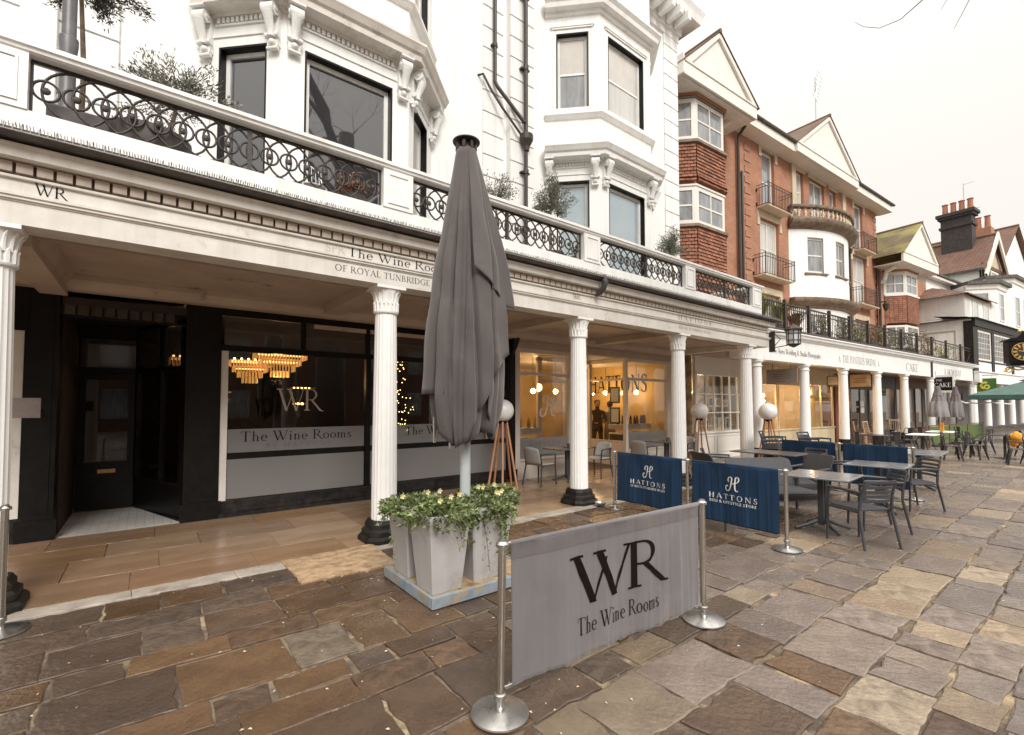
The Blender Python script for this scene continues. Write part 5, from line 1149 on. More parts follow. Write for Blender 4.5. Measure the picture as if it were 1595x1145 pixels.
fp(MB().sweep([(S0, 0), (S1, 0), (S1, 2.2)], [(.02, 3.962), (.15, 3.962), (.15, 4.0), (-.3, 4.0), (-.3, 3.962)]), 'gutter', 'lead')
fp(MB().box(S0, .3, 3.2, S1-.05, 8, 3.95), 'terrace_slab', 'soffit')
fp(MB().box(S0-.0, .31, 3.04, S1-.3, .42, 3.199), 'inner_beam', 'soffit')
q = MB(); q.box(1.2, .06, 4.85, S1, .11, 4.89); q.box(1.2, .07, 4.72, S1, .10, 4.745); q.box(1.2, .07, 4.06, S1, .10, 4.085); q.box(1.2, .11, 4.85, 1.25, 2.2, 4.89); q.box(1.2, .11, 4.06, 1.25, 2.2, 4.09); fp(q, 'terrace_rail', 'iron')
bm_ = MB().box(-.008, -.008, 4.0, .008, .008, 4.85).mesh('baluster', 'iron'); x = 1.3
while x < 14.3: inst(bm_, 'baluster', fc, (x, .085, 0)); x += .135
for k in range(14): inst(bm_, 'baluster', fc, (1.225, .25+.14*k, 0))
q = MB(); x = 14.4
while x < S1:                              # looser bars further along
    q.tube([(x, .085, 4.1), (x+1.1, .085, 4.84)], .010, 4) if int(x*3) % 3 == 0 else q.box(x-.008, .077, 4.0, x+.008, .093, 4.85); x += .42
fp(q, 'brace', 'iron')
nw = MB().box(-.045, -.045, 3.96, .045, .045, 5.0).mesh('newel', 'iron')
for x in (1.25, 2.75, 4.35, 5.9, 7.6, 9.3, 11.1, 13.0, 15.0, 17.1, 19.4, 22, 24.4): inst(nw, 'newel', fc, (x, .085, 0))
lettering('Dee Ayers Wedding & Studio Photography', .17, fc, 3.4, -.005+.02-.002, 3.26, 'inkgrey', .0, .9, width=3.25)
lettering('THE PANTILES BRIDAL', .26, fc, 8.3, .016, 3.22, 'inkgrey', .05, .7, width=3.1)
for x in (6.5, 10.1): lettering('A', .2, fc, x, .016, 3.22, 'inkgrey')
lettering('CAKE', .34, fc, 14.0, .016, 3.18, 'ink', .02, .6, width=1.55); lettering('& KUMQUAT', .30, fc, 20.2, .016, 3.22, 'inkgrey', .0, .6, width=3.0)
fp(MB().box(16.6, -.05, 3.0, 16.66, .02, 3.9), 'joint_pipe', 'iron')
# shops behind it
M['yglow'] = mat('bright_ochre_panel', (.85, .62, .24), (.78, .54, .2), 1.5, .6)
M['brownjoin'] = mat('brown_joinery', (.16, .075, .045), (.10, .05, .035), 3, .5)
M['bluegrey'] = mat('blue_grey_joinery', (.13, .13, .145), (.10, .10, .115), 3, .5)
M['creamy'] = mat('buttery_joinery', (.68, .58, .38), (.6, .5, .32), 2, .5)
YB = 2.0
sf = thing('shop_row', 'row of small shopfronts in shade behind the plain columns', 'shopfronts', (13, 6.4, 0), R(-3.5))
def sp_(mb, name, m, **k): return mb.build(name, m, sf, **k)
def shop(x0, x1, z0, z1, jm, inner, gm='shopglass', nm=0, riser=True):
    if riser: q = MB(); q.box(x0, YB-.02, 0, x1, YB+.08, z0-.05); q.box(x0-.02, YB-.06, z0-.049, x1+.02, YB+.09, z0); sp_(q, 'stall_riser', jm)
    q = MB(); q.box(x0, YB, z0+.001, x0+.08, YB+.07, z1); q.box(x1-.08, YB, z0+.001, x1, YB+.07, z1); q.box(x0+.081, YB, z1-.08, x1-.081, YB+.07, z1)
    for i in range(nm): xx = x0+(x1-x0)*(i+1)/(nm+1); q.box(xx-.03, YB+.002, z0+.001, xx+.03, YB+.068, z1-.081)
    sp_(q, 'window_frame', jm); sp_(MB().box(x0+.07, YB+.03, z0, x1-.07, YB+.036, z1-.07), 'shop_window', gm)
    sp_(MB().box(x0, YB-.0, z1+.001, x1, YB+.08, 3.2), 'fascia_board', jm)
q = MB(); q.quad((0, YB+3, 0), (40, YB+3, 0), (40, YB+3, 3.2), (0, YB+3, 3.2)); sp_(q, 'back_wall', 'yellow')
sp_(MB().box(0, YB+.1, -.02, 25, YB+3, .01), 'shop_floor', 'darkfloor')
for x, m in ((4.9, 'cream'), (8.6, 'cream'), (11.15, 'brownjoin'), (16.3, 'bluegrey'), (20.4, 'brownjoin'), (24.4, 'cream')): sp_(MB().box(x-.05, YB+.09, 0, x+.05, YB+3, 3.2), 'party_wall', m)
# white multi pane window beyond the fluted colonnade
q = MB(); q.box(.55, YB-.42, 0, 3.62, YB-.40, .86); 
mw = thing('multi_pane_window', 'white joinery shop window of small panes behind the globe lamps', 'window', (13.25, 7.86, 0), R(-2))
MW, z0, z1 = 2.95, .86, 2.62
q = MB(); q.box(0, -.05, .80, MW, .12, .86); q.box(0, 0, 0, MW, .1, .799); q.box(-.06, 0, .861, .04, .1, z1); q.box(MW-.08, 0, .861, MW, .1, z1); q.box(-.06, -.02, z1, MW, .1, z1+.10); q.box(-.06, .0, z1+.101, MW+.5, .1, 3.33); q.box(0, -.035, 0, MW, -.001, .12); q.build('window_frame', 'whitewood', mw)
for a, b in ((.12, .95), (1.07, MW-.12)):
    q = MB(); e = .025; q.box(a, -.02, .2, b, -.001, .2+e); q.box(a, -.02, .70, b, -.001, .70+e); q.box(a, -.02, .2+e, a+e, -.001, .70); q.box(b-e, -.02, .2+e, b, -.001, .70); q.build('riser_panel', 'whitewood', mw)
nx = 6
for i in range(1, nx): MB().box(.04+(MW-.12)*i/nx-.018, .01, z0+.002, .04+(MW-.12)*i/nx+.018, .07, z1-.001).build('glazing_bar', 'whitewood', mw)
for j in (1, 2):
    zc = z0+(z1-z0)*j/3
    for i in range(nx): MB().box(.04+(MW-.12)*i/nx+.0185, .012, zc-.016, .04+(MW-.12)*(i+1)/nx-.0185, .068, zc+.016).build('glazing_bar', 'whitewood', mw)
pane = MB().box(.0, .035, 0, (MW-.12)/nx-.037, .041, (z1-z0)/3-.033).mesh('pane', 'shopglass')
for i in range(nx):
    for j in range(3): inst(pane, 'pane', mw, (.04+(MW-.12)*i/nx+.0185, 0, z0+(z1-z0)*j/3+.0165))
q = MB(); q.quad((-.1, 1.3, 0), (MW+.3, 1.3, 0), (MW+.3, 1.3, 3.3), (-.1, 1.3, 3.3)); q.quad((-.1, .1, .0), (-.1, 1.3, .0), (-.1, 1.3, 3.3), (-.1, .1, 3.3)); q.build('display_back', mat('display_back_wall', (.50, .38, .26), (.20, .15, .11), 3, .8, lo=.4, hi=.6), mw)
MB().box(-.1, .1, .80, MW+.3, 1.3, .84).build('display_shelf', 'cream', mw)
PB = [(.55, .42, .2), (.62, .60, .55), (.20, .15, .12), (.45, .33, .25), (.7, .66, .58), (.15, .17, .16), (.5, .25, .15)]
rp_ = random.Random(12)
PL = ['ochre print standing leftmost on the window shelf, behind the globe lamp', 'cream print on the window shelf right of the ochre one', 'dark brown print in the middle of the window shelf', 'tan print on the window shelf right of the dark brown one', 'pale ivory print on the window shelf', 'dark green print at the right end of the window shelf',
      'rust red picture hung leftmost in the middle panes', 'ochre picture hung beside the rust red one', 'cream picture hung in the middle panes', 'dark brown picture hung above the tan print', 'tan picture hung above the ivory print', 'pale ivory picture hung at the right of the middle panes']
for k in range(12):
    i, j = k % 6, k//6
    w, h_ = rp_.uniform(.26, .36), rp_.uniform(.34, .48) if j == 0 else rp_.uniform(.25, .38)
    c = PB[k % 7]; t = thing('display_print', PL[k], 'print', (13.3+.47*i+.22, 8.25+.1*j, .84 if j == 0 else 1.62), R(-2))
    MB().box(-w/2, 0, 0, w/2, .02, h_).build('mount', mat('print_mount', (.6, .57, .5), rough=.6), t); MB().box(-w/2+.04, -.004, .05, w/2-.04, -.001, h_-.05).build('picture', mat('print_colours', c, tuple(q_*.3 for q_ in c), 9, .6, lo=.45, hi=.55), t)
q = MB(); q.box(2.95, .0, 0, 3.45, .12, 3.33); q.build('side_panel', 'whitewood', mw)
sl = thing('shelf_lamp', 'small glowing lamp hanging in the multi pane window', 'lamp', (13.95, 8.35, 2.15)); MB().lathe([(.09, -.08), (.04, .08)], 12).build('shade', 'bulbs', sl); MB().tube([(0, 0, .08), (0, 0, .8)], .006, 5).build('cord', 'black', sl)
no = thing('wall_clock_sign', 'small square dark notice on the post above the nearer globe lamp', 'sign', (12.78, 8.20, 2.72)); MB().box(0, 0, 0, .30, .03, .27).build('frame', 'black', no); MB().box(.06, -.004, .07, .24, -.001, .20).build('lettering_panel', 'inkgrey', no)
shop(4.95, 6.1, .74, 2.55, 'creamy', 0); shop(6.15, 8.5, .74, 2.55, 'creamy', 0, nm=0); shop(8.7, 11.0, .74, 2.6, 'creamy', 0, nm=1); sp_(MB().box(8.75, YB+.5, .0, 11.0, YB+.55, 2.6), 'display_panel', 'yglow'); sp_(MB().box(9.0, YB+.44, 2.1, 10.4, YB+.49, 2.45), 'pale_poster', 'cream')
sp_(MB().box(11.1, YB-.05, 0, 11.75, YB+.1, 3.0), 'red_brown_post', mat('red_brown_pillar', (.20, .07, .045), rough=.5))
shop(11.8, 16.1, .55, 2.5, 'brownjoin', 0, nm=3); sp_(MB().box(11.8, YB+1.2, 0, 16.1, YB+1.3, 3), 'display_panel', 'brownjoin')
shop(16.4, 18.6, .4, 2.6, 'bluegrey', 0, nm=0); sp_(MB().box(16.4, YB+.4, 0, 18.7, YB+.5, 3), 'display_panel', 'bluegrey')
shop(18.7, 20.3, .2, 2.6, 'brownjoin', 0, nm=1)
shop(20.5, 24.2, .4, 2.7, 'brownjoin', 0, nm=2); sp_(MB().box(20.5, YB+.6, 0, 24.2, YB+.7, 3), 'display_panel', mat('dull_red_panel', (.20, .06, .035), (.06, .05, .05), 1.2, .6))
shop(24.5, 33, .4, 2.7, 'cream', 0, nm=4); sp_(MB().box(24.5, YB+.5, 0, 33, YB+.6, 3), 'display_panel', 'greyglass')
lf_ = [(5.65, 2.05), (5.65, 1.84), (5.72, 1.42), (12.0, 2.1), (12.55, 1.75)]
LB = ['uppermost round bulb of the three in the photography shop', 'middle round bulb of the three in the photography shop', 'lowest round bulb of the three in the photography shop', 'higher round bulb beside the red brown post', 'lower round bulb beside the red brown post']
for (x, z), lab in zip(lf_, LB):
    c, s_ = math.cos(R(-3.5)), math.sin(R(-3.5)); yy = YB+.35
    t = thing('globe_bulb', lab, 'lamp', (13+x*c-yy*s_, 6.4+x*s_+yy*c, z)); MB().sphere((0, 0, 0), .085, 12, 8).build('globe', 'bulb', t); MB().tube([(0, 0, .05), (0, 0, .6)], .008, 5).build('cord', 'black', t)
for x in (6.5, 9.8): lightpt('shop_lamp_light', (13+x, 8.55+(.3 if x < 9 else -.3), 2.2), 75)
lightpt('shop_lamp_light', (14.8, 8.7, 2.3), 16, (1, .78, .5)); lightpt('shop_lamp_light', (26.5, 9.0, 2.4), 26); lightpt('shop_lamp_light', (32.3, 8.3, 2.4), 22)
def fcw(x, y): c, s_ = math.cos(R(-3.5)), math.sin(R(-3.5)); return (13+x*c-y*s_, 6.4+x*s_+y*c)
def hsign(name, label, x, y, w, z0, z1, m, rz=-93.5, drop=.2):
    X_, Y_ = fcw(x, y); t = thing(name, label, 'sign', (X_, Y_, z0), R(rz)); MB().box(-w/2, -.02, 0, w/2, .02, z1-z0).build('board', m, t)
    for k in (-.3, .3): MB().box(w*k-.006, -.006, z1-z0, w*k+.006, .006, z1-z0+drop).build('hanger', 'iron', t)
    return t
M['taupe'] = mat('taupe_board', (.24, .20, .17), rough=.6); M['tanboard'] = mat('tan_wood_board', (.45, .31, .17), (.36, .24, .12), 6, .6)
t = hsign('hanging_sign', 'taupe hanging board of the photographer under the plain colonnade', 3.45, .55, .98, 2.38, 2.87, 'taupe')
for z, w in ((.40, .25), (.31, .55), (.24, .6), (.17, .5), (.08, .3)): MB().box(-w/2, -.0235, z, w/2, -.0205, z+.02).build('faded_text', 'inkgrey', t)
t = hsign('hanging_sign', 'square white framed sign near the red brown post', 9.6, 1.45, .46, 2.45, 2.90, 'bluegrey'); MB().box(-.18, -.025, .08, .18, -.021, .42).build('emblem_panel', 'cream', t)
t = hsign('hanging_sign', 'tan wooden hanging board beyond the third plain column', 10.0, .62, .70, 2.43, 2.93, 'tanboard')
for z, w in ((.32, .6), (.24, .5), (.16, .55)): MB().box(-w*.4, -.0235, z, w*.4, -.0205, z+.025).build('faded_text', 'brownjoin', t)
t = hsign('hanging_sign', 'white framed black cake shop board between the columns', 17.2, -.25, .84, 2.28, 3.12, 'paintw'); MB().box(-.36, -.03, .10, .36, -.022, .74).build('black_panel', 'black', t); lettering('CAKE', .20, t, 0, -.032, .26, 'white', .05, 1.2, width=.62); lettering('THE', .10, t, -.12, -.032, .54, 'white', .05, 1.1)
t = hsign('hanging_sign', 'green hanging sign with a yellow looped emblem at the corner', 24.5, -.40, .86, 2.28, 3.18, mat('green_board', (.05, .15, .03), rough=.45), drop=.15)
e = MB(); M['yellowink'] = mat('yellow_emblem', (.75, .62, .08), rough=.5)
def ringp(cx, cz, r0, r1, a0=0, a1=360, n=24):
    for i in range(n):
        a, b = R(a0+(a1-a0)*i/n), R(a0+(a1-a0)*(i+1)/n); e.quad((cx+r0*math.cos(a), -.024, cz+r0*math.sin(a)), (cx+r1*math.cos(a), -.024, cz+r1*math.sin(a)), (cx+r1*math.cos(b), -.024, cz+r1*math.sin(b)), (cx+r0*math.cos(b), -.024, cz+r0*math.sin(b)))
ringp(.04, .42, .06, .14); ringp(-.02, .50, .12, .22, 60, 250); e.build('emblem', 'yellowink', t); MB().box(-.33, -.0235, .10, .33, -.0205, .15).build('faded_text', 'yellowink', t)
MB().box(-.5, -.012, 1.06, .5, .012, 1.09).build('bracket', 'iron', t)
# terrace plants
M['spiky'] = mat('yellow_green_blade', (.42, .40, .09), (.20, .22, .06), 6, .55, island=.4); M['shrubg'] = mat('terrace_leaf', (.09, .11, .04), (.17, .17, .07), 12, .6, island=.4); M['rust'] = mat('rust_leaf', (.26, .15, .05), (.15, .10, .05), 12, .6, island=.4)
def blades(x, y, n, h_, spread, m, label, seed):
    X_, Y_ = fcw(x, y); t = thing('spiky_plant', label, 'plant', (X_, Y_, 4.0)); rnd = random.Random(seed); b = MB()
    for i in range(n):
        a = rnd.uniform(0, 6.28); d = rnd.uniform(.2, 1)*spread; hh = h_*rnd.uniform(.6, 1); w = .016
        px, py = math.cos(a), math.sin(a); sx_, sy_ = -py*w, px*w
        p0 = (px*.06, py*.06, .25); p1 = (px*d*.45, py*d*.45, .25+hh*.65); p2 = (px*d, py*d, .25+hh*rnd.uniform(.7, 1))
        b.add([(p0[0]-sx_, p0[1]-sy_, p0[2]), (p0[0]+sx_, p0[1]+sy_, p0[2]), (p1[0]+sx_, p1[1]+sy_, p1[2]), (p1[0]-sx_, p1[1]-sy_, p1[2]), p2], [(0, 1, 2, 3), (3, 2, 4)])
    b.build('foliage', m, t, stuff=True); MB().lathe([(.15, 0), (.2, .25), (.21, .28), (.0001, .26)], 14).build('plant_pot', 'potgrey', t)
blades(2.0, .45, 170, 1.15, .6, 'spiky', 'yellow green spiky plant at the near end of the roof terrace', 1)
blades(3.1, .45, 160, 1.0, .65, 'spiky', 'second yellow green spiky plant behind the near terrace railing', 2)
blades(4.2, .45, 150, .75, .7, 'rust', 'rusty brown grass in a pot behind the terrace railing', 3)
def bush(x, y, r, h_, m, label, seed, n=330):
    X_, Y_ = fcw(x, y); t = thing('terrace_shrub', label, 'shrub', (X_, Y_, 4.0)); rnd = random.Random(seed); tips = []
    for i in range(40): a = rnd.uniform(0, 6.28); rr = r*rnd.random()**.5; tips.append(((rr*math.cos(a), rr*math.sin(a), .3+h_*rnd.random()), (math.cos(a)*.5, math.sin(a)*.5, 1)))
    b = MB(); leaf_cloud(b, rnd, tips, n, .09, .02, .06); b.build('foliage', m, t, stuff=True); s2 = MB()
    for p, d in tips[::3]: s2.tube([(0, 0, .2), p], .008, 4)
    s2.build('stems', 'bark', t); MB().lathe([(.14, 0), (.2, .28), (.21, .32), (.0001, .3)], 14).build('plant_pot', 'potgrey', t)
for i, (x, r, h_, m, lab) in enumerate(((6.4, .3, .45, 'shrubg', 'small green terrace shrub by the bow window doors'), (8.3, .35, .6, 'shrubg', 'green shrub beside white terrace chairs'), (9.6, .35, .55, 'spiky', 'yellowish shrub behind the middle of the railing'), (11.0, .4, .6, 'rust', 'rusty shrub on the terrace before the brick corner'), (12.6, .4, .75, 'spiky', 'yellow leafed shrub beside the terrace lantern'), (14.5, .4, .7, 'shrubg', 'dark green shrub on the terrace below the gable bay'), (16.2, .45, .9, 'shrubg', 'taller dark shrub on the terrace beside the white house'), (18.5, .35, .8, 'rust', 'dry brown shrub on the far terrace'), (21.0, .4, .55, 'spiky', 'low yellow shrub near the far end of the terrace'))): bush(x, .55, r, h_, m, lab, 40+i)
for i, (x, lab) in enumerate(((7.3, 'white terrace chair left of the green shrub'), (9.0, 'white terrace chair right of the green shrub'))):
    X_, Y_ = fcw(x, .8); t = thing('terrace_chair', lab, 'chair', (X_, Y_, 4.0), R(20*i)); MB().box(-.2, -.2, .42, .2, .2, .45).build('seat', 'paintw', t); q = MB(); q.tube([(-.2, .2, .45), (-.18, .24, .9), (.18, .24, .9), (.2, .2, .45)], .018, 5)
    for k in (-1, 0, 1): q.tube([(.09*k, .2, .45), (.09*k, .24, .9)], .012, 4)
    q.build('backrest', 'paintw', t)
    for a in (-1, 1):
        for b_ in (-1, 1): MB().tube([(a*.18, b_*.18, .42), (a*.2, b_*.2, 0)], .015, 5).build('leg', 'paintw', t)
# ------------------------------------------------------------------ gabled brick house
gh = thing('gabled_house', 'smaller brick house with mossy roof, white gable and tile hung bay', 'house', (32.54, 8.12, -.204), R(-6))
gh.scale = (1.12, 1.12, 1.12)
q = MB(); q.quad((0, 0, 3.7), (6.4, 0, 3.7), (6.4, 0, 8.75), (0, 0, 8.75)); q.quad((6.4, 0, 0), (6.4, 6, 0), (6.4, 6, 8.75), (6.4, 0, 8.75)); q.build('wall', 'brick', gh)
pediment(gh, -.4, 4.15, 8.62, 10.9, -1.2, .42, 'mossroof', 7, 1.95)
MB().box(-.4, -1.16, 8.60, 4.15, 0, 8.63).build('soffit_board', 'entab', gh); q = MB(); q.tube([(.25, -.05, 7.9), (.25, -.2, 8.0), (.25, -.3, 8.4), (.25, -.7, 8.58)], .1, 6); q.build('scroll_bracket', 'whitewood', gh)
GP = [(.75, 0), (1.4, -.7), (2.9, -.7), (3.6, 0)]
def gband(z0, z1, out, m, n_): return MB().sweep(GP, [(out, z0), (out, z1), (-.1, z1), (-.1, z0)]).build(n_, m, gh)
gband(8.50, 8.60, .06, 'brick', 'brick_corbel'); gband(7.25, 7.33, .08, 'whitewood', 'bay_sill'); gband(8.44, 8.5, .03, 'whitewood', 'bay_head')
for zb, zt in ((7.33, 8.44), (4.6, 5.75)):
    for i in range(3):
        p, p2 = GP[i], GP[i+1]; L_ = math.hypot(p2[0]-p[0], p2[1]-p[1]); a = math.atan2(p2[1]-p[1], p2[0]-p[0])
        o = window(gh, (p[0], p[1], zb), a, L_, zt-zb, 'sash', 'whitewood', 'greyglass', rev=0, fw=.11); MB().box(L_/2-.02, -.004, .1, L_/2+.02, .03, zt-zb-.1).build('glazing_bar', 'whitewood', o)
gband(5.85, 7.24, -.02, 'tilehung', 'tile_backing'); th = MB()
for r_ in range(13):
    z = 7.24-.105*(r_+1)
    for i in range(3):
        p, p2 = GP[i], GP[i+1]; L_ = math.hypot(p2[0]-p[0], p2[1]-p[1]); ux, uy = (p2[0]-p[0])/L_, (p2[1]-p[1])/L_; nx_, ny_ = uy, -ux; n = int(L_/.18); w = L_/n
        for k in range(n):
            u0, u1 = k*w+.006, (k+1)*w-.006; o1, o2 = .05, .008; a = (p[0]+ux*u0, p[1]+uy*u0); b = (p[0]+ux*u1, p[1]+uy*u1)
            th.add([(a[0]+nx_*o1, a[1]+ny_*o1, z), (b[0]+nx_*o1, b[1]+ny_*o1, z), (b[0]+nx_*o2, b[1]+ny_*o2, z+.13), (a[0]+nx_*o2, a[1]+ny_*o2, z+.13)], [(0, 1, 2, 3)])
o = th.build('hung_tiles', 'tilehung', gh); o['kind'] = 'stuff'
MB().tube([(-.1, -.12, 8.5), (-.1, -.12, 3.9)], .06, 8).build('downpipe', 'iron', gh)
# ------------------------------------------------------------------ white rendered house
wh = thing('rendered_house', 'plain white rendered house with a shallow dark roof and one sash window', 'house', (32.54, 8.12, -.204), R(-6))
wh.scale = (1.12, 1.12, 1.12)
q = MB(); facade(q, 6.45, 12.6, 3.97, 9.3, [(8.75, 10.0, 6.6, 8.75)], 0, .1); q.quad((6.45, 0, 3.97), (6.45, 0, 9.3), (6.45, 6, 9.3), (6.45, 6, 3.97)); q.quad((12.6, 0, 0), (12.6, 6, 0), (12.6, 6, 9.3), (12.6, 0, 9.3)); q.build('wall', 'stucco', wh)
window(wh, (8.75, 0, 6.6), 0, 1.25, 2.15, 'sash', 'whitewood', 'greyglass', rev=.05, bars=(2, 3), fw=.08)
q = MB(); q.add([(6.1, -.4, 9.32), (13.1, -.4, 9.32), (13.1, 3, 10.1), (6.1, 3, 10.1), (6.1, -.4, 9.22), (13.1, -.4, 9.22), (13.1, 3, 10.0), (6.1, 3, 10.0)], [(0, 1, 2, 3), (7, 6, 5, 4), (0, 4, 5, 1), (1, 5, 6, 2), (0, 3, 7, 4)]); q.build('roof', 'lead', wh)
MB().box(6.2, -.32, 9.05, 13.0, -.02, 9.215).build('eaves_board', 'whitewood', wh); MB().tube([(12.9, -.35, 9.2), (12.4, -.1, 8.7), (12.4, -.1, 5.0)], .06, 8).build('downpipe', 'iron', wh)
# ------------------------------------------------------------------ black and white timber building with the lattice windows
tb = thing('timber_building', 'black and white timbered building with leaded lattice windows over white columns', 'building', (37.3, 4.9, 0), R(-6))
def tp(mb, name, m, **k): return mb.build(name, m, tb, **k)
hs = [(.6, 3.0, 4.3, 6.02), (3.7, 7.2, 4.3, 6.02), (7.8, 10.5, 4.3, 6.02)]
q = MB(); facade(q, -.3, 30, 3.6, 6.6, hs, 0, .1); tp(q, 'wall', 'paintw')
q = MB(); q.box(-.35, -.06, 3.62, .45, -.002, 6.2); q.box(3.08, -.05, 3.62, 3.55, -.002, 6.1); q.box(7.3, -.05, 3.62, 7.7, -.002, 6.1); q.box(-.35, -.05, 6.06, 30, -.002, 6.14); q.box(-.35, -.15, 6.201, 30, -.002, 6.62); q.box(.451, -.04, 4.2, 30, -.002, 4.28); q.box(10.6, -.05, 3.62, 11, -.002, 6.1); tp(q, 'timber_frame', 'blackdull')
for (a, b, c, d), n in zip(hs, (6, 9, 7)): window(tb, (a, 0, c), 0, b-a, d-c, 'plain', 'whitewood', 'darkglass', rev=.0, bars=(n, 4), fw=.09)
q = MB(); facade(q, 0, 6.0, 3.9, 6.6, [(.25, 1.75, 4.0, 6.0)], 0, .1); o = tp(q, 'end_wall', 'paintw', loc=(-.3, 6.0, 0), rot=(0, 0, R(-90)))
q = MB(); q.box(-.37, .0, 3.9, -.301, .35, 6.5); tp(q, 'corner_post', 'blackdull')
window(tb, (-.3, 4.0+.0, 4.0), R(-90), 1.5, 2.0, 'french', 'whitewood', 'darkglass', rev=.0, bars=(1, 2), fw=.09)
window(tb, (-.3, 2.2, 4.0), R(-90), 1.5, 2.0, 'french', 'whitewood', 'darkglass', rev=.0, bars=(1, 2), fw=.09)
cb = MB()
for k in range(5): cb.add([(-.345, 6, 6.05+.11*k), (-.345, 0.36, 6.05+.11*k), (-.305, .36, 6.165+.11*k), (-.305, 6, 6.165+.11*k)], [(0, 1, 2, 3)])
tp(cb, 'weatherboards', 'paintw')
q = MB(); q.add([(-.6, -.3, 6.63), (30, -.3, 6.63), (30, 1.6, 6.95), (-.6, 1.6, 6.95)], [(0, 1, 2, 3)]); q.box(-.6, -.3, 6.621, 30, 6, 6.629); tp(q, 'roof', 'lead')
tp(MB().box(-.3, -.25, 2.95, 30, -.02, 3.55), 'fascia', 'paintw'); tp(MB().box(-.35, -.32, 3.551, 30, -.02, 3.61), 'fascia_moulding', 'paintw')
for x in (-.1, 2.4, 4.9, 7.4, 9.9, 13, 16): o = inst(CSm, 'column', tb, (x, .1, 0)); o.scale = (1.15, 1.15, .975)
q = MB(); facade(q, 0, 30, 0, 3.0, [(1.0, 3.2, .6, 2.5), (4.2, 6.4, .6, 2.5), (7.5, 9.5, .1, 2.5)], 2.2, .1); tp(q, 'shop_wall', 'bluegrey')
for a, b in ((1.0, 3.2), (4.2, 6.4), (7.5, 9.5)): window(tb, (a, 2.2, .6 if a < 7 else .1), 0, b-a, 1.9 if a < 7 else 2.4, 'french', 'brownjoin', 'greyglass', rev=.02, fw=.12)
tp(MB().box(0, .3, 2.95, 30, 2.2, 3.0), 'soffit', 'soffit')
# clock on its bracket
ck = thing('bracket_clock', 'black bracket clock with gold numerals projecting from the timbered building', 'clock', (32.9, 2.75, 3.26), R(-62)); ck.scale = (1.22, 1.22, 1.22)
q = MB(); q.box(-.42, -.2, .35, .42, .2, 1.2); q.prism([(-.55, 1.2), (.55, 1.2), (.42, 1.3), (.18, 1.34), (0, 1.52), (-.18, 1.34), (-.42, 1.3)], -.24, .24); q.box(-.36, -.16, .24, .36, .16, .349); q.build('case', 'black', ck)
MB().tube([(0, -.225, .78), (0, -.202, .78)], .34, 28).build('dial', mat('clock_dial', (.03, .025, .02), rough=.4), ck)
M['gold'] = mat('gilding', (.80, .50, .14), (.65, .36, .08), 8, .35, metal=.55)
g = MB()
for k in range(12):
    a = math.pi/6*k; g.obox((.245*math.sin(a), -.228, .78+.245*math.cos(a)), (.055, .006, .12), 0, 0, a)
g.tube([(.335*math.cos(R(12*k)), -.226, .78+.335*math.sin(R(12*k))) for k in range(30)], .012, 4, closed=True); g.obox((0, -.232, .88), (.035, .005, .22)); g.obox((-.07, -.236, .80), (.16, .005, .03), 0, 0, .25); g.build('numerals', 'gold', ck)
g = MB(); g.tube([(-.5, 0, .02), (-.3, 0, .16), (-.1, 0, .08), (.15, 0, .12), (.5, 0, .25), (1.4, 0, .5)], .035, 6); g.tube([(-.35+.1*math.cos(R(30*k)), 0, .1+.1*math.sin(R(30*k))) for k in range(12)], .03, 6, closed=True); g.build('scroll_bracket', 'gold', ck)
MB().sphere((0, 0, 1.6), .06, 10, 8).build('finial', 'gold', ck)
# ------------------------------------------------------------------ houses behind the timber front
cbk = thing('weatherboard_house', 'white weatherboarded upper storey behind the timbered front', 'house', (37.3, 4.9, 0), R(-6))
q = MB(); q.box(.95, .6, 6.5, 5.9, 5, 8.3); q.build('wall', 'paintw', cbk)
wbm = MB()
for k in range(13):
    z = 6.72+.125*k; wbm.add([(.90, 5, z), (.90, .55, z), (.94, .59, z+.13), (.94, 5, z+.13)], [(0, 1, 2, 3)]); wbm.add([(.90, .55, z), (2.0, .55, z), (2.0, .59, z+.13), (.94, .59, z+.13)], [(0, 1, 2, 3)])
wbm.build('weatherboards', 'paintw', cbk)
for x in (2.3, 4.4): window(cbk, (x, .6, 6.8), 0, 1.1, 1.35, 'plain', 'whitewood', 'curtain', rev=-.05, fw=.08)
q = MB(); q.add([(.6, .3, 8.3), (6.2, .3, 8.3), (6.2, 2.4, 9.2), (2.2, 2.4, 9.2), (.6, 5, 8.3), (.6, .3, 8.22), (6.2, .3, 8.22)], [(0, 1, 2, 3), (0, 3, 4), (0, 5, 6, 1)]); q.build('roof', 'oldroof', cbk)
tg = thing('tall_roofed_house', 'big brown tiled roofs with timbered front gable and clustered chimneys', 'house', (37.3, 4.9, 0), R(-6))
def wing(x0, xr, x1, y0, y1, ze, zr, name):
    q = MB(); q.add([(x0-.3, y0-.4, ze-.2), (xr, y0-.4, zr), (xr, y1, zr), (x0-.3, y1, ze-.2)], [(0, 1, 2, 3)]); q.build('roof', 'oldroof', tg)
    q = MB(); q.add([(x1+.3, y0-.4, ze-.2), (x1+.3, y1, ze-.2), (xr, y1, zr), (xr, y0-.4, zr)], [(0, 1, 2, 3)]); q.build('roof', 'oldroof', tg)
    q = MB(); q.box(x0, y0, 0, x1, y1, ze); q.add([(x0, y0, ze), (x1, y0, ze), (xr, y0, zr-.15)], [(0, 1, 2)]); q.build('wall', 'stucco', tg)
    MB().tube([(xr, y0-.4, zr+.02), (xr, y1, zr+.02)], .12, 8).build('ridge_tiles', 'ridge', tg); MB().box(x0-.38, y0-.3, ze-.34, x0-.28, y1, ze-.16).build('gutter', 'lead', tg)
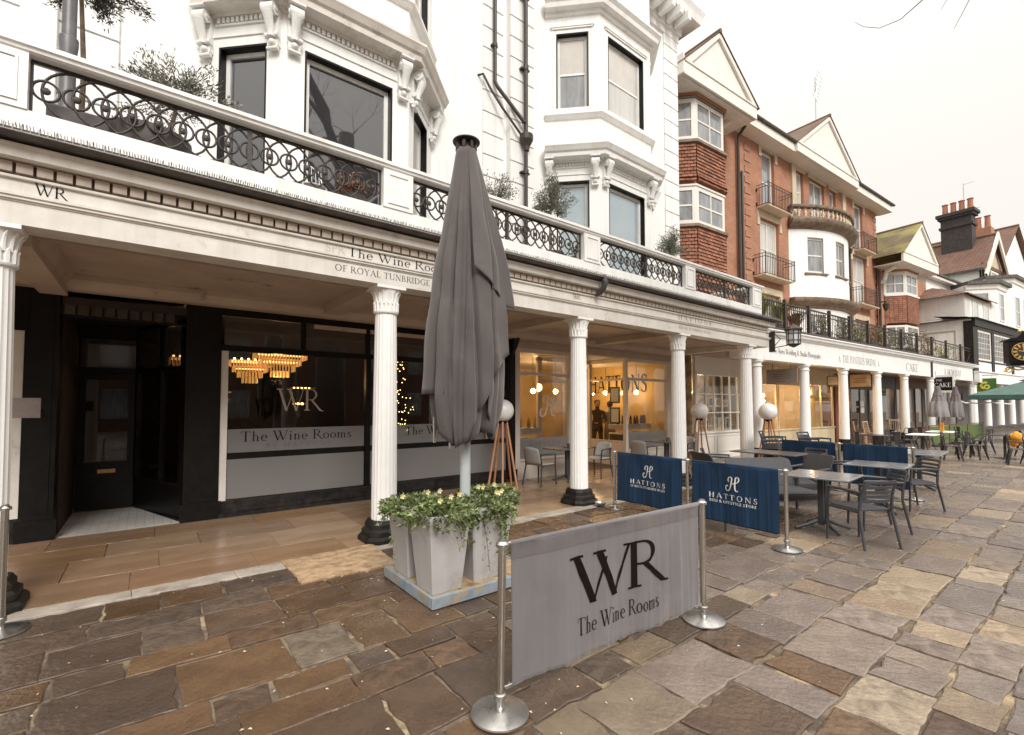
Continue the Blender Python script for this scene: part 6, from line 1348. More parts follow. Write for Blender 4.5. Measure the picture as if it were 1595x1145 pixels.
wing(12.3, 15.3, 18.4, 2.5, 9.5, 12.2, 15.2, 'a'); wing(18.4, 25.5, 33, 3.2, 9.5, 12.4, 18.2, 'b')
MB().box(12.24, 2.4, 6, 12.6, 2.5, 12.0).build('corner_post', 'black', tg)
q = MB(); q.box(14.2, 3.3, 13.6, 15.2, 5.2, 17.0); q.box(14.1, 3.2, 16.2, 15.3, 5.3, 16.4); q.box(14.05, 3.15, 17.001, 15.35, 5.35, 17.2); q.box(13.95, 3.05, 17.201, 15.45, 5.45, 17.45); q.build('chimney', mat('sooty_brick', (.06, .05, .05), (.035, .03, .03), 6, .85, bump=.4), tg)
for k in range(4): MB().lathe([(.2, 0), (.17, .85), (.22, .9), (.22, .95), (.17, .97)], 12, (14.7, 3.45+.52*k, 17.45)).build('chimney_pot', 'pot', tg)
q = MB(); q.box(20.6, 3.6, 14.5, 21.6, 6.6, 17.4); q.build('chimney', 'brick', tg)
for k in range(5): MB().lathe([(.22, 0), (.18, .6 if k > 2 else 1.0), (.24, .65 if k > 2 else 1.06), (.24, .7 if k > 2 else 1.1)], 12, (21.1, 3.9+.6*k, 17.4)).build('chimney_pot', 'pot', tg)
for xa, xb, za, zb in ((11.8, 15.3, 11.5, 15.35), (18.8, 15.3, 11.5, 15.35)):
    q = MB(); k = .35 if xa < xb else -.35; q.add([(xa, 2.0, za), (xb, 2.0, zb), (xb, 2.0, zb-.6), (xa+k, 2.0, za-.2), (xa, 2.12, za), (xb, 2.12, zb), (xb, 2.12, zb-.6), (xa+k, 2.12, za-.2)], [(0, 1, 2, 3), (7, 6, 5, 4), (0, 4, 5, 1), (3, 2, 6, 7)]); q.build('barge_board', 'entab', tg)
q = MB(); q.prism([(12.3, 9.5), (18.4, 9.5), (18.4, 12.2), (15.3, 15.0), (12.3, 12.2)], 2.42, 2.499); q.build('gable_panel', 'stone', tg)
for x in (12.8, 13.9, 16.7, 17.8): MB().box(x-.12, 2.34, 9.6, x+.12, 2.419, 12.3).build('timber', 'brownjoin', tg)
MB().box(12.4, 2.33, 12.31, 18.3, 2.418, 12.55).build('timber', 'brownjoin', tg)
window(tg, (14.4, 2.42, 10.0), 0, 1.9, 2.2, 'french', 'whitewood', 'greyglass', rev=-.1, fw=.14)
q = MB(); q.tube([(17.0, 4.4, 14), (17.0, 4.4, 20.6)], .03, 5); q.tube([(17.0, 4.4, 20.5), (18.9, 4.2, 21.2)], .03, 4); q.build('aerial', 'steelb', tg); q = MB(); q.tube([(17.6, 4.2, 14), (17.6, 4.2, 18.6)], .03, 5); q.tube([(17.6, 4.2, 18.5), (19.6, 4, 19)], .03, 4); q.build('aerial', 'steelb', tg)
cv = thing('canted_house', 'cream painted building with canted bays and dark eaves at the far right', 'house', (37.3, 4.9, 0), R(-6))
for (p, zt, m) in (([(5.2, 1.6), (6.4, .4), (8.6, .4), (9.8, 1.6)], 9.6, 'paintw'), ([(10.0, 1.8), (11.2, .6), (24, .6), (24.1, 1.8)], 10.7, 'paintw')):
    MB().sweep(p, [(0, 6.6), (0, zt), (-1.5, zt), (-1.5, 6.6)]).build('bay_wall', m, cv); MB().sweep(p, [(.3, zt), (.3, zt+.22), (-1.4, zt+.3), (-1.4, zt)]).build('eaves', 'lead', cv)
    MB().sweep(p, [(.08, zt-.3), (.14, zt-.01), (-.1, zt-.01), (-.1, zt-.3)]).build('cornice', 'paintw', cv)
    for i in range(len(p)-1):
        L_ = math.hypot(p[i+1][0]-p[i][0], p[i+1][1]-p[i][1]); a = math.atan2(p[i+1][1]-p[i][1], p[i+1][0]-p[i][0])
        if L_ > 5:
            for k in range(4): window(cv, (p[i][0]+.5+k*2.2, p[i][1], 7.3), a, 1.2, 2.2, 'sash', 'whitewood', 'greyglass', rev=-.04, fw=.1)
        else: window(cv, (p[i][0]+(L_-1.0)/2*math.cos(a), p[i][1]+(L_-1.0)/2*math.sin(a), 7.2), a, 1.0, 1.9, 'sash', 'whitewood', 'greyglass', rev=-.04, fw=.1)
# ------------------------------------------------------------------ parasol with its planters
def cloth(name, c, c2, sc=14, bump=.25, dirt=None, rough=.85):
    m = mat(name, c, c2, 3.5, rough, bump=bump, bscale=7, stretch=(1, 1, .35), dirt=dirt, dscale=2.2, dlo=.55, dhi=.8)
    n = m.node_tree; b = n.nodes['Principled BSDF']; b.inputs['Sheen Weight'].default_value = .25
    return m
M['parasol'] = cloth('taupe_canvas', (.072, .061, .058), (.094, .080, .076), dirt=(.125, .108, .102))
UX, UY = 2.48, 3.95
um = thing('parasol', 'tall closed taupe canvas parasol standing among grey planters', 'parasol', (UX, UY, 0))
VA = math.atan2(-UY, -UX)             # bearing of the viewer's side of the pole
def radius(z):
    P = [(4.32, .085), (4.22, .105), (4.0, .135), (3.6, .195), (3.0, .285), (2.5, .345), (2.1, .375), (1.8, .385), (1.5, .35), (1.3, .30), (1.1, .25)]
    for (za, ra), (zb, rb) in zip(P, P[1:]):
        if zb <= z <= za: return rb+(ra-rb)*(z-zb)/(za-zb)
    return P[-1][1] if z < P[-1][0] else P[0][1]
def shell(a0, a1, hem, off, amp, npl, ph, top=4.26, curl=None, n=90, m=44, ztop=None, seed=0, rscale=1.0, creases=()):
    """sheet wrapped round the pole; angles in degrees from the viewer's side, positive to the picture's right"""
    rnd = random.Random(seed); vs = []; fs = []
    for i in range(n+1):
        t = i/n; a = a0+(a1-a0)*t; zh = hem(t)
        for j in range(m+1):
            s_ = j/m; z = top+(zh-top)*s_; r = radius(z)*rscale
            k = min(1, (top-z)/1.2); fold = amp*k*(abs(math.sin(math.radians(a)*npl/2+ph+.12*math.sin(1.6*z+a*.02)))**.6-.70)
            for ca, cd, cw in creases: r2c = math.exp(-((a-ca-14*(1-s_)*math.sin(ca))/cw)**2); fold -= cd*k*r2c
            r2 = r*(1+fold)+off*k+.006*math.sin(9*z+a*.11+seed)*k
            if curl:
                side, st, wd_ = curl
                e = (t if side > 0 else 1-t); ee = max(0, (e-(1-wd_))/wd_); r2 += st*ee*ee*k
            ang = VA+math.radians(a)
            vs.append((r2*math.cos(ang), r2*math.sin(ang), z))
    for i in range(n):
        for j in range(m): a_ = i*(m+1)+j; fs.append((a_, a_+1, a_+m+2, a_+m+1))
    return vs, fs
def lin(pts):
    def f(t):
        for (ta, za), (tb, zb) in zip(pts, pts[1:]):
            if ta <= t <= tb: return za+(zb-za)*(t-ta)/max(1e-6, tb-ta)
        return pts[-1][1]
    return f
cn = MB()
for args in [dict(a0=-180, a1=180, hem=lin([(0, 1.45), (.25, 1.55), (.40, 1.40), (.5, 1.33), (.6, 1.45), (.75, 1.35), (1, 1.45)]), off=-.03, amp=.40, npl=9, ph=.3, seed=1, rscale=.92),
             dict(a0=-128, a1=-28, hem=lin([(0, 1.9), (.35, 1.80), (1, 1.80)]), off=.015, amp=.20, npl=4, ph=1.2, curl=(1, .03, .10), seed=2, n=80, creases=((-95, .12, 3), (-48, .10, 2.5))),
             dict(a0=-40, a1=62, hem=lin([(0, 1.42), (.22, 1.30), (.42, 1.36), (.62, 1.70), (.85, 2.05), (1, 2.18)]), off=.028, amp=.26, npl=4, ph=.35, curl=(1, .07, .12), seed=3, n=130, creases=((-22, .20, 2.6), (-4, .10, 2), (18, .24, 3), (40, .14, 2.5))),
             dict(a0=36, a1=112, hem=lin([(0, 1.62), (.3, 1.45), (.5, 1.60), (.75, 2.05), (1, 2.15)]), off=-.01, amp=.22, npl=5, ph=.8, curl=(1, .08, .2), seed=4, n=60, rscale=.98),
             dict(a0=12, a1=92, hem=lin([(0, 2.98), (.3, 2.86), (.62, 2.70), (1, 2.66)]), off=.075, amp=.2, npl=4, ph=.5, curl=(1, .09, .2), seed=5, n=90, creases=((45, .16, 3), (70, .14, 3)))]:
    vs, fs = shell(**args); cn.add(vs, fs)
can = cn.build('canopy', 'parasol', um, smooth=True)
so = can.modifiers.new('cloth_thickness', 'SOLIDIFY'); so.thickness = .004; so.offset = 0
hm = MB()
def hemtube(a0, a1, hem, off, rs_=1.0):
    pts = []
    for i in range(31):
        t = i/30; a = VA+math.radians(a0+(a1-a0)*t); z = hem(t); r = radius(z)*rs_+off; pts.append((r*math.cos(a), r*math.sin(a), z))
# rib ends peeping out below the hem
for a, z, r in ((-62, 1.27, .33), (-30, 1.22, .28), (12, 1.38, .16), (55, 1.30, .24), (150, 1.3, .2), (-130, 1.3, .22)):
    an = VA+math.radians(a); MB().tube([(r*math.cos(an), r*math.sin(an), z+.07), (r*1.0*math.cos(an), r*math.sin(an), z+.35)], .014, 8).build('rib_end', 'steel', um)
um_c = MB(); um_c.lathe([(.06, 4.24), (.07, 4.33)], 16); um_c.lathe([(.09, 4.335), (.136, 4.34), (.138, 4.35), (.05, 4.385), (.02, 4.395), (.0001, 4.40)], 28)
for k in range(8): um_c.obox((.09*math.cos(k*.785), .09*math.sin(k*.785), 4.29), (.035, .03, .07), k*.785)
um_c.build('finial', 'iron', um, auto=True)
M['polepaint'] = mat('pale_blue_grey_pole', (.50, .53, .54), (.44, .47, .48), 6, .4)
MB().lathe([(.052, .10), (.052, 4.3)], 20).build('pole', 'polepaint', um, auto=True)
# platform
M['plat'] = mat('flaking_blue_paint', (.29, .335, .37), (.20, .24, .275), 9, .7, dirt=(.36, .29, .19), dscale=7, dlo=.53, dhi=.60, bump=.4)
M['ply'] = mat('bare_plywood', (.50, .40, .26), (.36, .25, .14), 6, .75, dirt=(.26, .13, .05), dscale=4, dlo=.5, dhi=.65, stretch=(1, 5, 1))
pt = thing('planter_platform', 'flaking pale blue timber platform under the grey planters', 'platform', (1.88, 3.49, 0))
PW_, PD_ = 1.16, 1.0
for nme, bx_, m in (('front_board', (0, 0, .012, PW_, .035, .105), 'plat'), ('side_board', (-.001, .036, .012, .034, PD_, .105), 'plat'), ('side_board', (PW_-.034, .036, .012, PW_, PD_, .105), 'plat'), ('back_board', (.035, PD_-.035, .012, PW_-.035, PD_, .105), 'plat')):
    MB().bbox(*bx_, b=.006).build(nme, m, pt)
for i in range(4): MB().bbox(.036+.272*i, .037, .05, .036+.272*i+.265, PD_-.037, .098+.004*(i % 2), b=.004).build('deck_board', 'ply', pt)
M['planter'] = mat('grey_concrete_planter', (.46, .44, .43), (.40, .385, .375), 2.2, .7, bump=.12, bscale=30, dirt=(.25, .205, .17), dscale=3.5, dlo=.54, dhi=.8, streak=.35)
M['soil'] = mat('soil', (.03, .02, .015), (.05, .035, .025), 20, .95, bump=.5)
def planter(x, y, lab, rz=0.0):
    t = thing('planter', lab, 'planter', (x, y, .102), rz, 'tall tapering grey planters round the parasol')
    q = MB(); H_ = .66; b0, b1 = .145, .205
    def rg(r, z, w=.012): return [(-r+w, -r, z), (r-w, -r, z), (r, -r+w, z), (r, r-w, z), (r-w, r, z), (-r+w, r, z), (-r, r-w, z), (-r, -r+w, z)]
    vs = rg(b0, 0)+rg(b1, H_)+rg(b1-.022, H_)+rg(b1-.03, H_-.08); fs = [tuple(range(7, -1, -1))]
    for k in (0, 8, 16): fs += [(k+i, k+(i+1) % 8, k+8+(i+1) % 8, k+8+i) for i in range(8)]
    q.add(vs, fs); q.build('pot', 'planter', t)
    q = MB(); q.add(rg(b1-.026, H_-.05), [tuple(range(8))]); q.build('soil', 'soil', t); return t
pls = [(2.06, 3.70, 'nearest tapering grey planter at the front left of the platform'), (2.50, 3.74, 'tapering grey planter at the front right, half behind the barrier post'), (2.07, 4.19, 'tapering grey planter at the back left of the platform'), (2.90, 4.16, 'tapering grey planter at the back right of the platform')]
for x, y, lab in pls: planter(x, y, lab, .02)
M['ivy'] = mat('ivy_leaf', (.07, .105, .028), (.13, .165, .05), 18, .42, island=.45); M['ivyp'] = mat('pale_ivy_leaf', (.17, .20, .07), (.27, .29, .14), 18, .5, island=.3)
M['petal'] = mat('pale_yellow_petal', (.72, .60, .18), (.80, .76, .55), 6, .6)
LABI = ['ivy and pansies filling the front left planter', 'trailing ivy filling the front right planter beside the barrier post', 'ivy spilling out of the back left planter towards the column', 'ivy with white pansies filling the back right planter']
for i, (x, y, lab) in enumerate(pls):
    rnd = random.Random(90+i); t = thing('ivy_plant', LABI[i], 'plant', (x, y, .715)); lf = MB(); lp = MB(); st = MB()
    def leaf(b, c, d, s_):
        d = Vector(d).normalized(); u = d.cross(Vector((rnd.uniform(-1, 1), rnd.uniform(-1, 1), rnd.uniform(-.2, 1)))).normalized(); n_ = d.cross(u)
        c = Vector(c); b.add([c, c+d*s_*.35+u*s_*.55, c+d*s_*.55+u*s_*.22, c+d*s_*1.1+n_*s_*.12, c+d*s_*.55-u*s_*.22, c+d*s_*.35-u*s_*.55], [(0, 1, 2, 3), (0, 3, 4, 5)])
    for k in range(1000):
        a = rnd.uniform(0, 6.28); rr = .33*math.sqrt(rnd.random()); hz = .07*(1-(rr/.33)**2)+rnd.uniform(-.07, .045)
        p = (rr*math.cos(a), rr*math.sin(a), hz); leaf(lp if rnd.random() < .22 else lf, p, (math.cos(a)*.8, math.sin(a)*.8, rnd.uniform(-.5, .9)), rnd.uniform(.030, .054))
    trails = [(-1.2+rnd.uniform(-.5, .5), rnd.uniform(.12, .42)) for _ in range(7)]+[(rnd.uniform(0, 6.28), rnd.uniform(.1, .3)) for _ in range(5)]
    if i == 2: trails += [(3.3, .16), (3.7, .45)]
    if i == 1: trails += [(-1.9, .55), (-1.3, .6), (-.9, .5)]
    for a, L_ in trails:
        pts = []
        for q in range(6):
            s_ = q/5; rr = .19+.07*math.sin(s_*1.6)+(.12*s_ if a > 3 else 0); aa = a+.15*math.sin(3*s_+a); pts.append((rr*math.cos(aa), rr*math.sin(aa), .05-L_*s_*s_))
        st.tube(pts, .003, 4)
        for k in range(int(30*L_/.4)+6):
            s_ = rnd.random(); q = min(4, int(s_*5)); f_ = s_*5-q; p = Vector(pts[q]).lerp(Vector(pts[q+1]), f_)+Vector((rnd.gauss(0, .02), rnd.gauss(0, .02), rnd.gauss(0, .01)))
            leaf(lp if rnd.random() < .25 else lf, p, (math.cos(a), math.sin(a), rnd.uniform(-1, .2)), rnd.uniform(.02, .038))
    lf.build('foliage', 'ivy', t, stuff=True); lp.build('pale_foliage', 'ivyp', t, stuff=True); st.build('stems', 'bark', t)
    for k in range(3):
        a = rnd.uniform(-2.8, .6); rr = rnd.uniform(.08, .27); c = (rr*math.cos(a), rr*math.sin(a), .12+rnd.uniform(0, .05)); f = MB()
        for p_ in range(5):
            b_ = p_*1.257; f.add([c, (c[0]+.022*math.cos(b_-.5), c[1]-.006, c[2]+.022*math.sin(b_-.5)), (c[0]+.028*math.cos(b_), c[1]-.012, c[2]+.028*math.sin(b_)), (c[0]+.022*math.cos(b_+.5), c[1]-.006, c[2]+.022*math.sin(b_+.5))], [(0, 1, 2, 3)])
        f.build('flower', 'petal', t)
# ------------------------------------------------------------------ barriers
M['greycanvas'] = cloth('grey_banner_canvas', (.132, .120, .122), (.158, .145, .146), bump=.35, dirt=(.20, .175, .165))
M['bluecanvas'] = cloth('navy_banner_canvas', (.0022, .024, .066), (.003, .032, .084), bump=.3); M['bluecanvas'].node_tree.nodes['Principled BSDF'].inputs['Sheen Weight'].default_value = .05
M['bandgrey'] = cloth('darker_grey_hem', (.105, .092, .094), (.13, .115, .115), bump=.5)
def post(x, y, lab, h=.935, grp='steel posts of the cafe barriers', lean=0.0):
    t = thing('barrier_post', lab, 'post', (x, y, 0), 0, grp); t.rotation_euler = (0, lean, 0)
    b = MB(); b.lathe([(.158, .006), (.162, .012), (.160, .020), (.12, .034), (.06, .046), (.028, .052), (.0001, .054)], 44); b.build('base', 'steelb', t, auto=True)
    b = MB(); b.lathe([(.023, .05), (.023, h-.02)], 20); b.build('pole', 'steel', t, auto=True)
    b = MB(); b.lathe([(.036, h-.025), (.038, h-.012), (.038, h-.008), (.03, h), (.022, h+.006), (.022, h+.014), (.0001, h+.018)], 20); b.lathe([(.026, .085), (.034, .09), (.034, .115), (.026, .12)], 18); b.build('collar', 'steelb', t, auto=True, each=True)
    return t
def banner(p0, p1, m, bandm, z0, z1, lab, inset=.07, slant=(0, 0), text=None, seed=1):
    """canvas slung between two posts; p0 is on the reader's left"""
    dx, dy = p1[0]-p0[0], p1[1]-p0[1]; L_ = math.hypot(dx, dy); a = math.atan2(dy, dx)
    t = thing('barrier_banner', lab, 'barrier', (p0[0], p0[1], 0), a); rnd = random.Random(seed)
    for zz, nme in ((z1+.004, 'top_rod'), (z0-.004, 'lower_rod')):
        b = MB(); s0 = slant[0] if nme == 'top_rod' else 0
        if nme == 'top_rod': b.tube([(.03, 0, zz), (L_-.03, 0, zz)], .0125, 10)
        else: b.tube([(.03, 0, zz+.0), (inset+.05, 0, zz)], .010, 8); b.tube([(L_-inset-.05, 0, zz), (L_-.03, 0, zz)], .010, 8)
        b.build(nme, 'steelb', t)
    ph = [rnd.uniform(0, 6) for _ in range(6)]
    def wob(x, z):
        k = (z1-z)/(z1-z0); e = min(1, k*3)
        return (.010*math.sin(7*x+ph[0])+.006*math.sin(16*x+ph[1]+z*2)+.0034*math.sin(34*x+ph[2]-z*2)+.0018*math.sin(71*x+ph[3]+z)+.0012*math.sin(120*x+ph[5]))*(.35+.65*e)+.008*math.sin(3.0*z+ph[4])*e
    n, m_ = 150, 36; vs = []; fs = []
    for i in range(n+1):
        for j in range(m_+1):
            x = inset+(L_-2*inset)*i/n; z = z0+(z1-z0)*j/m_
            y = wob(x, z)
            if z > z1-.02: y -= .0135*math.sqrt(max(0, 1-((z1-z)/.02-0)**2)) if False else .0125*min(1, (z1-z)/.02)*0+.013*(1-(z1-z)/.02)
            vs.append((x, y-.0135 if z <= z1-.02 else wob(x, z)*(z1-z)/.02-.0135, z))
    for i in range(n):
        for j in range(m_): a_ = i*(m_+1)+j; fs.append((a_, a_+m_+1, a_+m_+2, a_+1))
    q = MB(); q.add(vs, fs); cv_ = q.build('canvas', m, t, smooth=True)
    s = cv_.modifiers.new('canvas_thickness', 'SOLIDIFY'); s.thickness = .002
    # sleeve round the rod and the stitched hem bands
    q = MB(); q.tube([(inset, 0, z1+.004), (L_-inset, 0, z1+.004)], .0155, 10); q.build('sleeve', m, t, smooth=True)
    for zb, zt in ((z1-.085, z1-.004),) if bandm else ():
        q = MB(); vs = []; 
        for i in range(n+1):
            x = inset+.002+(L_-2*inset-.004)*i/n
            for j in range(5): z = zb+(zt-zb)*j/4; vs.append((x, wob(x, z)-.0162, z) if z < z1-.02 else (x, wob(x, z)*(z1-z)/.02-.0175, z))
        q.add(vs, [(i*5+j, i*5+5+j, i*5+6+j, i*5+1+j) for i in range(n) for j in range(4)]); q.build('hem_band', bandm, t, smooth=True)
    def prn(mb, name, mm, cx, z):
        out = MB(); out.f = mb.f
        # finely follow the cloth: split strips already fine enough, shift each vertex onto the canvas
        out.v = [(cx+v[0], wob(cx+v[0], z+v[2])-.0175+v[1], z+v[2]) for v in mb.v]; return out.build(name, mm, t)
    return t, L_, prn
def dense(mb, k=3):
    """subdivide the letter strips so that they drape with the cloth"""
    bm = bmesh.new(); me = mb.mesh('tmp'); bm.from_mesh(me)
    long_ = [e for e in bm.edges if e.calc_length() > .03]; bmesh.ops.subdivide_edges(bm, edges=long_, cuts=k, use_grid_fill=True)
    bm.verts.ensure_lookup_table(); out = MB(); out.v = [tuple(v.co) for v in bm.verts]; out.f = [tuple(v.index for v in f.verts) for f in bm.faces]; bm.free(); bpy.data.meshes.remove(me); return out
def printed(prn, txt, h, cx, z, m, width=None, sp=0.0, bold=1.0, name='lettering', dens=True):
    w = text_w(txt, sp)*h; k = (width or w)/w; mb = text_mb(txt, h, sp, bold, k, zig=.0005); mb.v = [(v[0]-w*k/2, v[1], v[2]) for v in mb.v]
    if dens: mb = dense(mb, 4 if h > .1 else 2)
    prn(mb, name, m, cx, z)
WRA, WRB = (1.56, 2.12), (3.49, 2.04)
post(*WRA, 'nearest steel post holding the left end of the grey banner', lean=.018); post(*WRB, 'steel post holding the right end of the grey banner')
t, L_, prn = banner(WRA, WRB, 'greycanvas', 'bandgrey', .14, .915, 'grey canvas banner printed with big black initials, nearest barrier', text='WR', seed=3)
printed(prn, 'WR', .31, L_*.50, .45, 'ink', width=.90, sp=-.17, bold=1.0)
printed(prn, 'The Wine Rooms', .105, L_*.49, .275, 'ink', width=.78, sp=.03, bold=.85)
BX = [(6.08, 5.09), (6.00, 3.72), (5.94, 2.41)]
labs = ['slim steel post at the walkway end of the navy banners', 'steel post between the two printed navy banners', 'steel post at the near end of the navy banners by the tables']
for p, lab in zip(BX, labs): post(*p, lab)
for i in range(2):
    t, L_, prn = banner(BX[i], BX[i+1], 'bluecanvas', None, .16, .915, ['printed navy banner beside the third fluted column', 'printed navy banner nearer the paving, beside the cafe table'][i], seed=5+i, inset=.08)
    sub = ['OF ROYAL TUNBRIDGE WELLS', 'DELI & LIFESTYLE STORE'][i]; cx = L_*(.50 if i == 0 else .5)
    sh_ = script_h(.185, .058); sh_.v = [(v[0], v[1], v[2]) for v in sh_.v]; prn(sh_, 'logo', 'white', cx, .585)
    printed(prn, 'HATTONS', .066, cx, .470, 'white', width=.66, sp=.30, bold=1.3, dens=False)
    printed(prn, sub, .034, cx, .415, 'white', width=.64, sp=.06, bold=1.6, dens=False)
FX = [(11.07, 4.61), (10.92, 3.42), (10.85, 2.26)]
for p, lab in zip(FX, ['far steel post beside the stacked chairs', 'far steel post between the plain navy banners', 'far steel post at the paving end of the plain navy banners']): post(*p, lab)
for i in range(2):
    t, L_, prn = banner(FX[i], FX[i+1], 'bluecanvas', None, .16, .915, ['farther plain navy banner near the globe lamps', 'farther plain navy banner behind the grey chairs'][i], seed=15+i)
lp = post(-.83, 5.13, 'steel post standing beside the nearest column at the frame edge')
bw_ = MB(); bw_.lathe([(.05, .01), (.08, .03), (.095, .07), (.10, .075), (.09, .07), (.07, .035), (.0001, .02)], 20); o = bw_.build('dog_bowl', 'steelb', None, loc=(6.0, 5.33, .0), auto=True); tag(o, 'small steel dog bowl beside the slim barrier post', 'bowl')
# ------------------------------------------------------------------ terrace furniture
M['resin'] = mat('anthracite_resin', (.045, .045, .052), (.055, .055, .062), 5, .42); M['resintop'] = mat('wet_grey_tabletop', (.16, .17, .19), (.20, .21, .225), 3, .16, rvar=.08)
M['browntop'] = mat('taupe_resin_top', (.085, .072, .07), (.10, .085, .08), 4, .3); M['rattan'] = mat('charcoal_rattan_moulding', (.075, .075, .082), (.05, .05, .056), 60, .5, bump=.5, bscale=90)
M['padgrey'] = mat('pale_grey_chair_shell', (.42, .40, .38), (.36, .34, .32), 5, .55)
def armchair(name='slatted_armchair'):
    t = thing(name, None, 'armchair', (0, 0, 0))        # faces -y: the back is at +y
    s = MB(); s.bbox(-.21, -.22, .435, .21, .20, .462, .012); s.build('seat', 'resin', t)
    for sx_ in (-1, 1):
        MB().tube([(sx_*.235, -.24, 0), (sx_*.232, -.225, .44), (sx_*.232, -.20, .665)], [.014, .017, .015], 8).build('leg', 'resin', t)
        MB().tube([(sx_*.25, .30, 0), (sx_*.225, .215, .44), (sx_*.215, .235, .62), (sx_*.205, .29, .80)], [.014, .018, .017, .015], 8).build('leg', 'resin', t)
        MB().tube([(sx_*.232, -.22, .668), (sx_*.245, .0, .672), (sx_*.222, .235, .66)], [.016, .02, .016], 8).build('arm', 'resin', t)
        MB().tube([(sx_*.225, -.2, .43), (sx_*.222, .2, .43)], .016, 6).build('seat_rail', 'resin', t)
    for z, d in ((.56, .222), (.615, .232), (.67, .245), (.725, .262), (.79, .286)):
        b = MB(); n = 8; vs = []
        for i in range(n+1):
            x = -.205+.41*i/n; y = d+.045*(1-(x/.205)**2)
            vs += [(x, y-.008, z-.017), (x, y+.008, z-.017), (x, y+.012, z+.017), (x, y-.004, z+.017)]
        b.add(vs, [(i*4+j, i*4+4+j, i*4+4+(j+1) % 4, i*4+(j+1) % 4) for i in range(n) for j in range(4)]+[(3, 2, 1, 0), (n*4, n*4+1, n*4+2, n*4+3)]); b.build('back_slat', 'resin', t)
    return t
ac0 = armchair(); freeze(ac0)
def table(name, w, d, top, label, loc, rz, h=.74, base='cross', grp=None):
    t = thing(name, label, 'table', loc, rz, grp); MB().bbox(-w/2, -d/2, h-.022, w/2, d/2, h, .008).build('tabletop', top, t)
    for sx_ in (-.05, .05): MB().obox((sx_, 0, .385), (.05, .07, .65), 0).build('column', 'resin', t)
    for k in range(4):
        a = math.pi/4+k*math.pi/2 if base == 'cross' else [0.35, -0.35, math.pi-.35, math.pi+.35][k]
        MB().tube([(.06*math.cos(a), .06*math.sin(a), .12), (.2*math.cos(a), .2*math.sin(a), .06), (.36*math.cos(a), .36*math.sin(a), .015)], [.03, .026, .018], 6).build('foot', 'resin', t)
    MB().obox((0, 0, h-.04), (.3, .3, .03)).build('bearer', 'resin', t); return t
G1 = 'cafe tables on the paving'
table('cafe_table', .80, .80, 'resintop', 'grey topped cafe table nearest, just behind the navy banner', (7.35, 2.52, 0), R(4), grp=G1)
table('cafe_table', .80, .80, 'resintop', 'grey topped cafe table in the middle between the plain navy banner and armchairs', (9.38, 2.40, 0), R(4), grp=G1)
table('cafe_table', 1.3, .80, 'resintop', 'grey topped cafe table beyond the far navy banner', (12.45, 2.50, 0), R(4), grp=G1)
table('cafe_table', .80, 1.25, 'browntop', 'taupe topped long table beside the white globe lamps', (10.0, 4.35, 0), R(0), grp=G1)
AC = [((6.95, 1.98, 0), R(180-28), 'slatted armchair nearest the viewer with its back turned'),
      ((7.95, 2.08, 0), R(180+38), 'slatted armchair tucked behind the nearest one'),
      ((9.95, 2.10, 0), R(180+52), 'slatted armchair at the right side of the middle table'),
      ((9.75, 2.98, 0), R(10), 'slatted armchair in front of the plain navy banner'),
      ((9.1, 4.95, 0), R(30), 'slatted armchair at the near end of the taupe table'),
      ((10.55, 3.85, 0), R(-100), 'slatted armchair at the far side of the taupe table'),
      ((6.45, 3.55, 0), R(95), 'slatted armchair hidden behind the printed navy banners')]
for i, (l, r_, lab) in enumerate(AC):
    if i == 0: ac0.location = l; ac0.rotation_euler = (0, 0, r_); ac0['label'] = lab; ac0['group'] = 'slatted armchairs on the terrace'
    else: copy_tree(ac0, l, r_, lab)
# stacks of armchairs behind the far banner
for s_, (x, y, r_) in enumerate(((11.85, 4.95, R(15)), (12.05, 4.15, R(-10)))):
    for k in range(4): copy_tree(ac0, (x+.0, y+.03*k, .085*k), r_, '%s armchair of the %s stack behind the far navy banner' % (['bottom', 'lower middle', 'upper middle', 'top'][k], ['left', 'right'][s_]), 'stacked armchairs behind the far banner')
def sofa(loc, rz, lab, w=1.15):
    t = thing('lounge_sofa', lab, 'sofa', loc, rz, 'charcoal moulded lounge seats')
    n, m_ = 16, 8; vs = []
    for side in (0, 1):
        for i in range(n+1):
            u = -1+2*i/n
            for j in range(m_+1):
                v = j/m_; x = u*(w/2)*(1-.04*v); y = .26+.16*v**1.3+.03*(1-u*u)*v; z = .36+.46*v-(.03 if abs(u) > .9 and v > .95 else 0); vs.append((x, y+(.028 if side else 0), z))
    N = (n+1)*(m_+1); fs = []
    for i in range(n):
        for j in range(m_): a_ = i*(m_+1)+j; fs.append((a_, a_+m_+1, a_+m_+2, a_+1)); fs.append((N+a_, N+a_+1, N+a_+m_+2, N+a_+m_+1))
    for i in range(n): a_ = i*(m_+1)+m_; fs.append((a_, a_+m_+1, N+a_+m_+1, N+a_)); b_ = i*(m_+1); fs.append((b_, N+b_, N+b_+m_+1, b_+m_+1))
    for a_, in ((0,), (n*(m_+1),)):
        for j in range(m_): fs.append((a_+j, a_+j+1, N+a_+j+1, N+a_+j) if a_ == 0 else (a_+j, N+a_+j, N+a_+j+1, a_+j+1))
    q = MB(); q.add(vs, fs); q.build('backrest', 'rattan', t, smooth=False)
    MB().bbox(-w/2+.02, -.32, .32, w/2-.02, .30, .385, .02).build('seat', 'rattan', t); MB().box(-w/2+.02, -.30, .26, w/2-.02, .28, .319).build('seat_frame', 'resin', t)
    for sx_ in (-1, 1):
        MB().tube([(sx_*w/2, -.30, .50), (sx_*w/2, .0, .56), (sx_*w/2*.99, .32, .60)], .022, 8).build('arm', 'resin', t)
        for y in (-.28, .26): MB().tube([(sx_*(w/2-.01), y, 0), (sx_*(w/2), y, .54 if y > 0 else .50)], .022, 8).build('leg', 'resin', t)
    return t
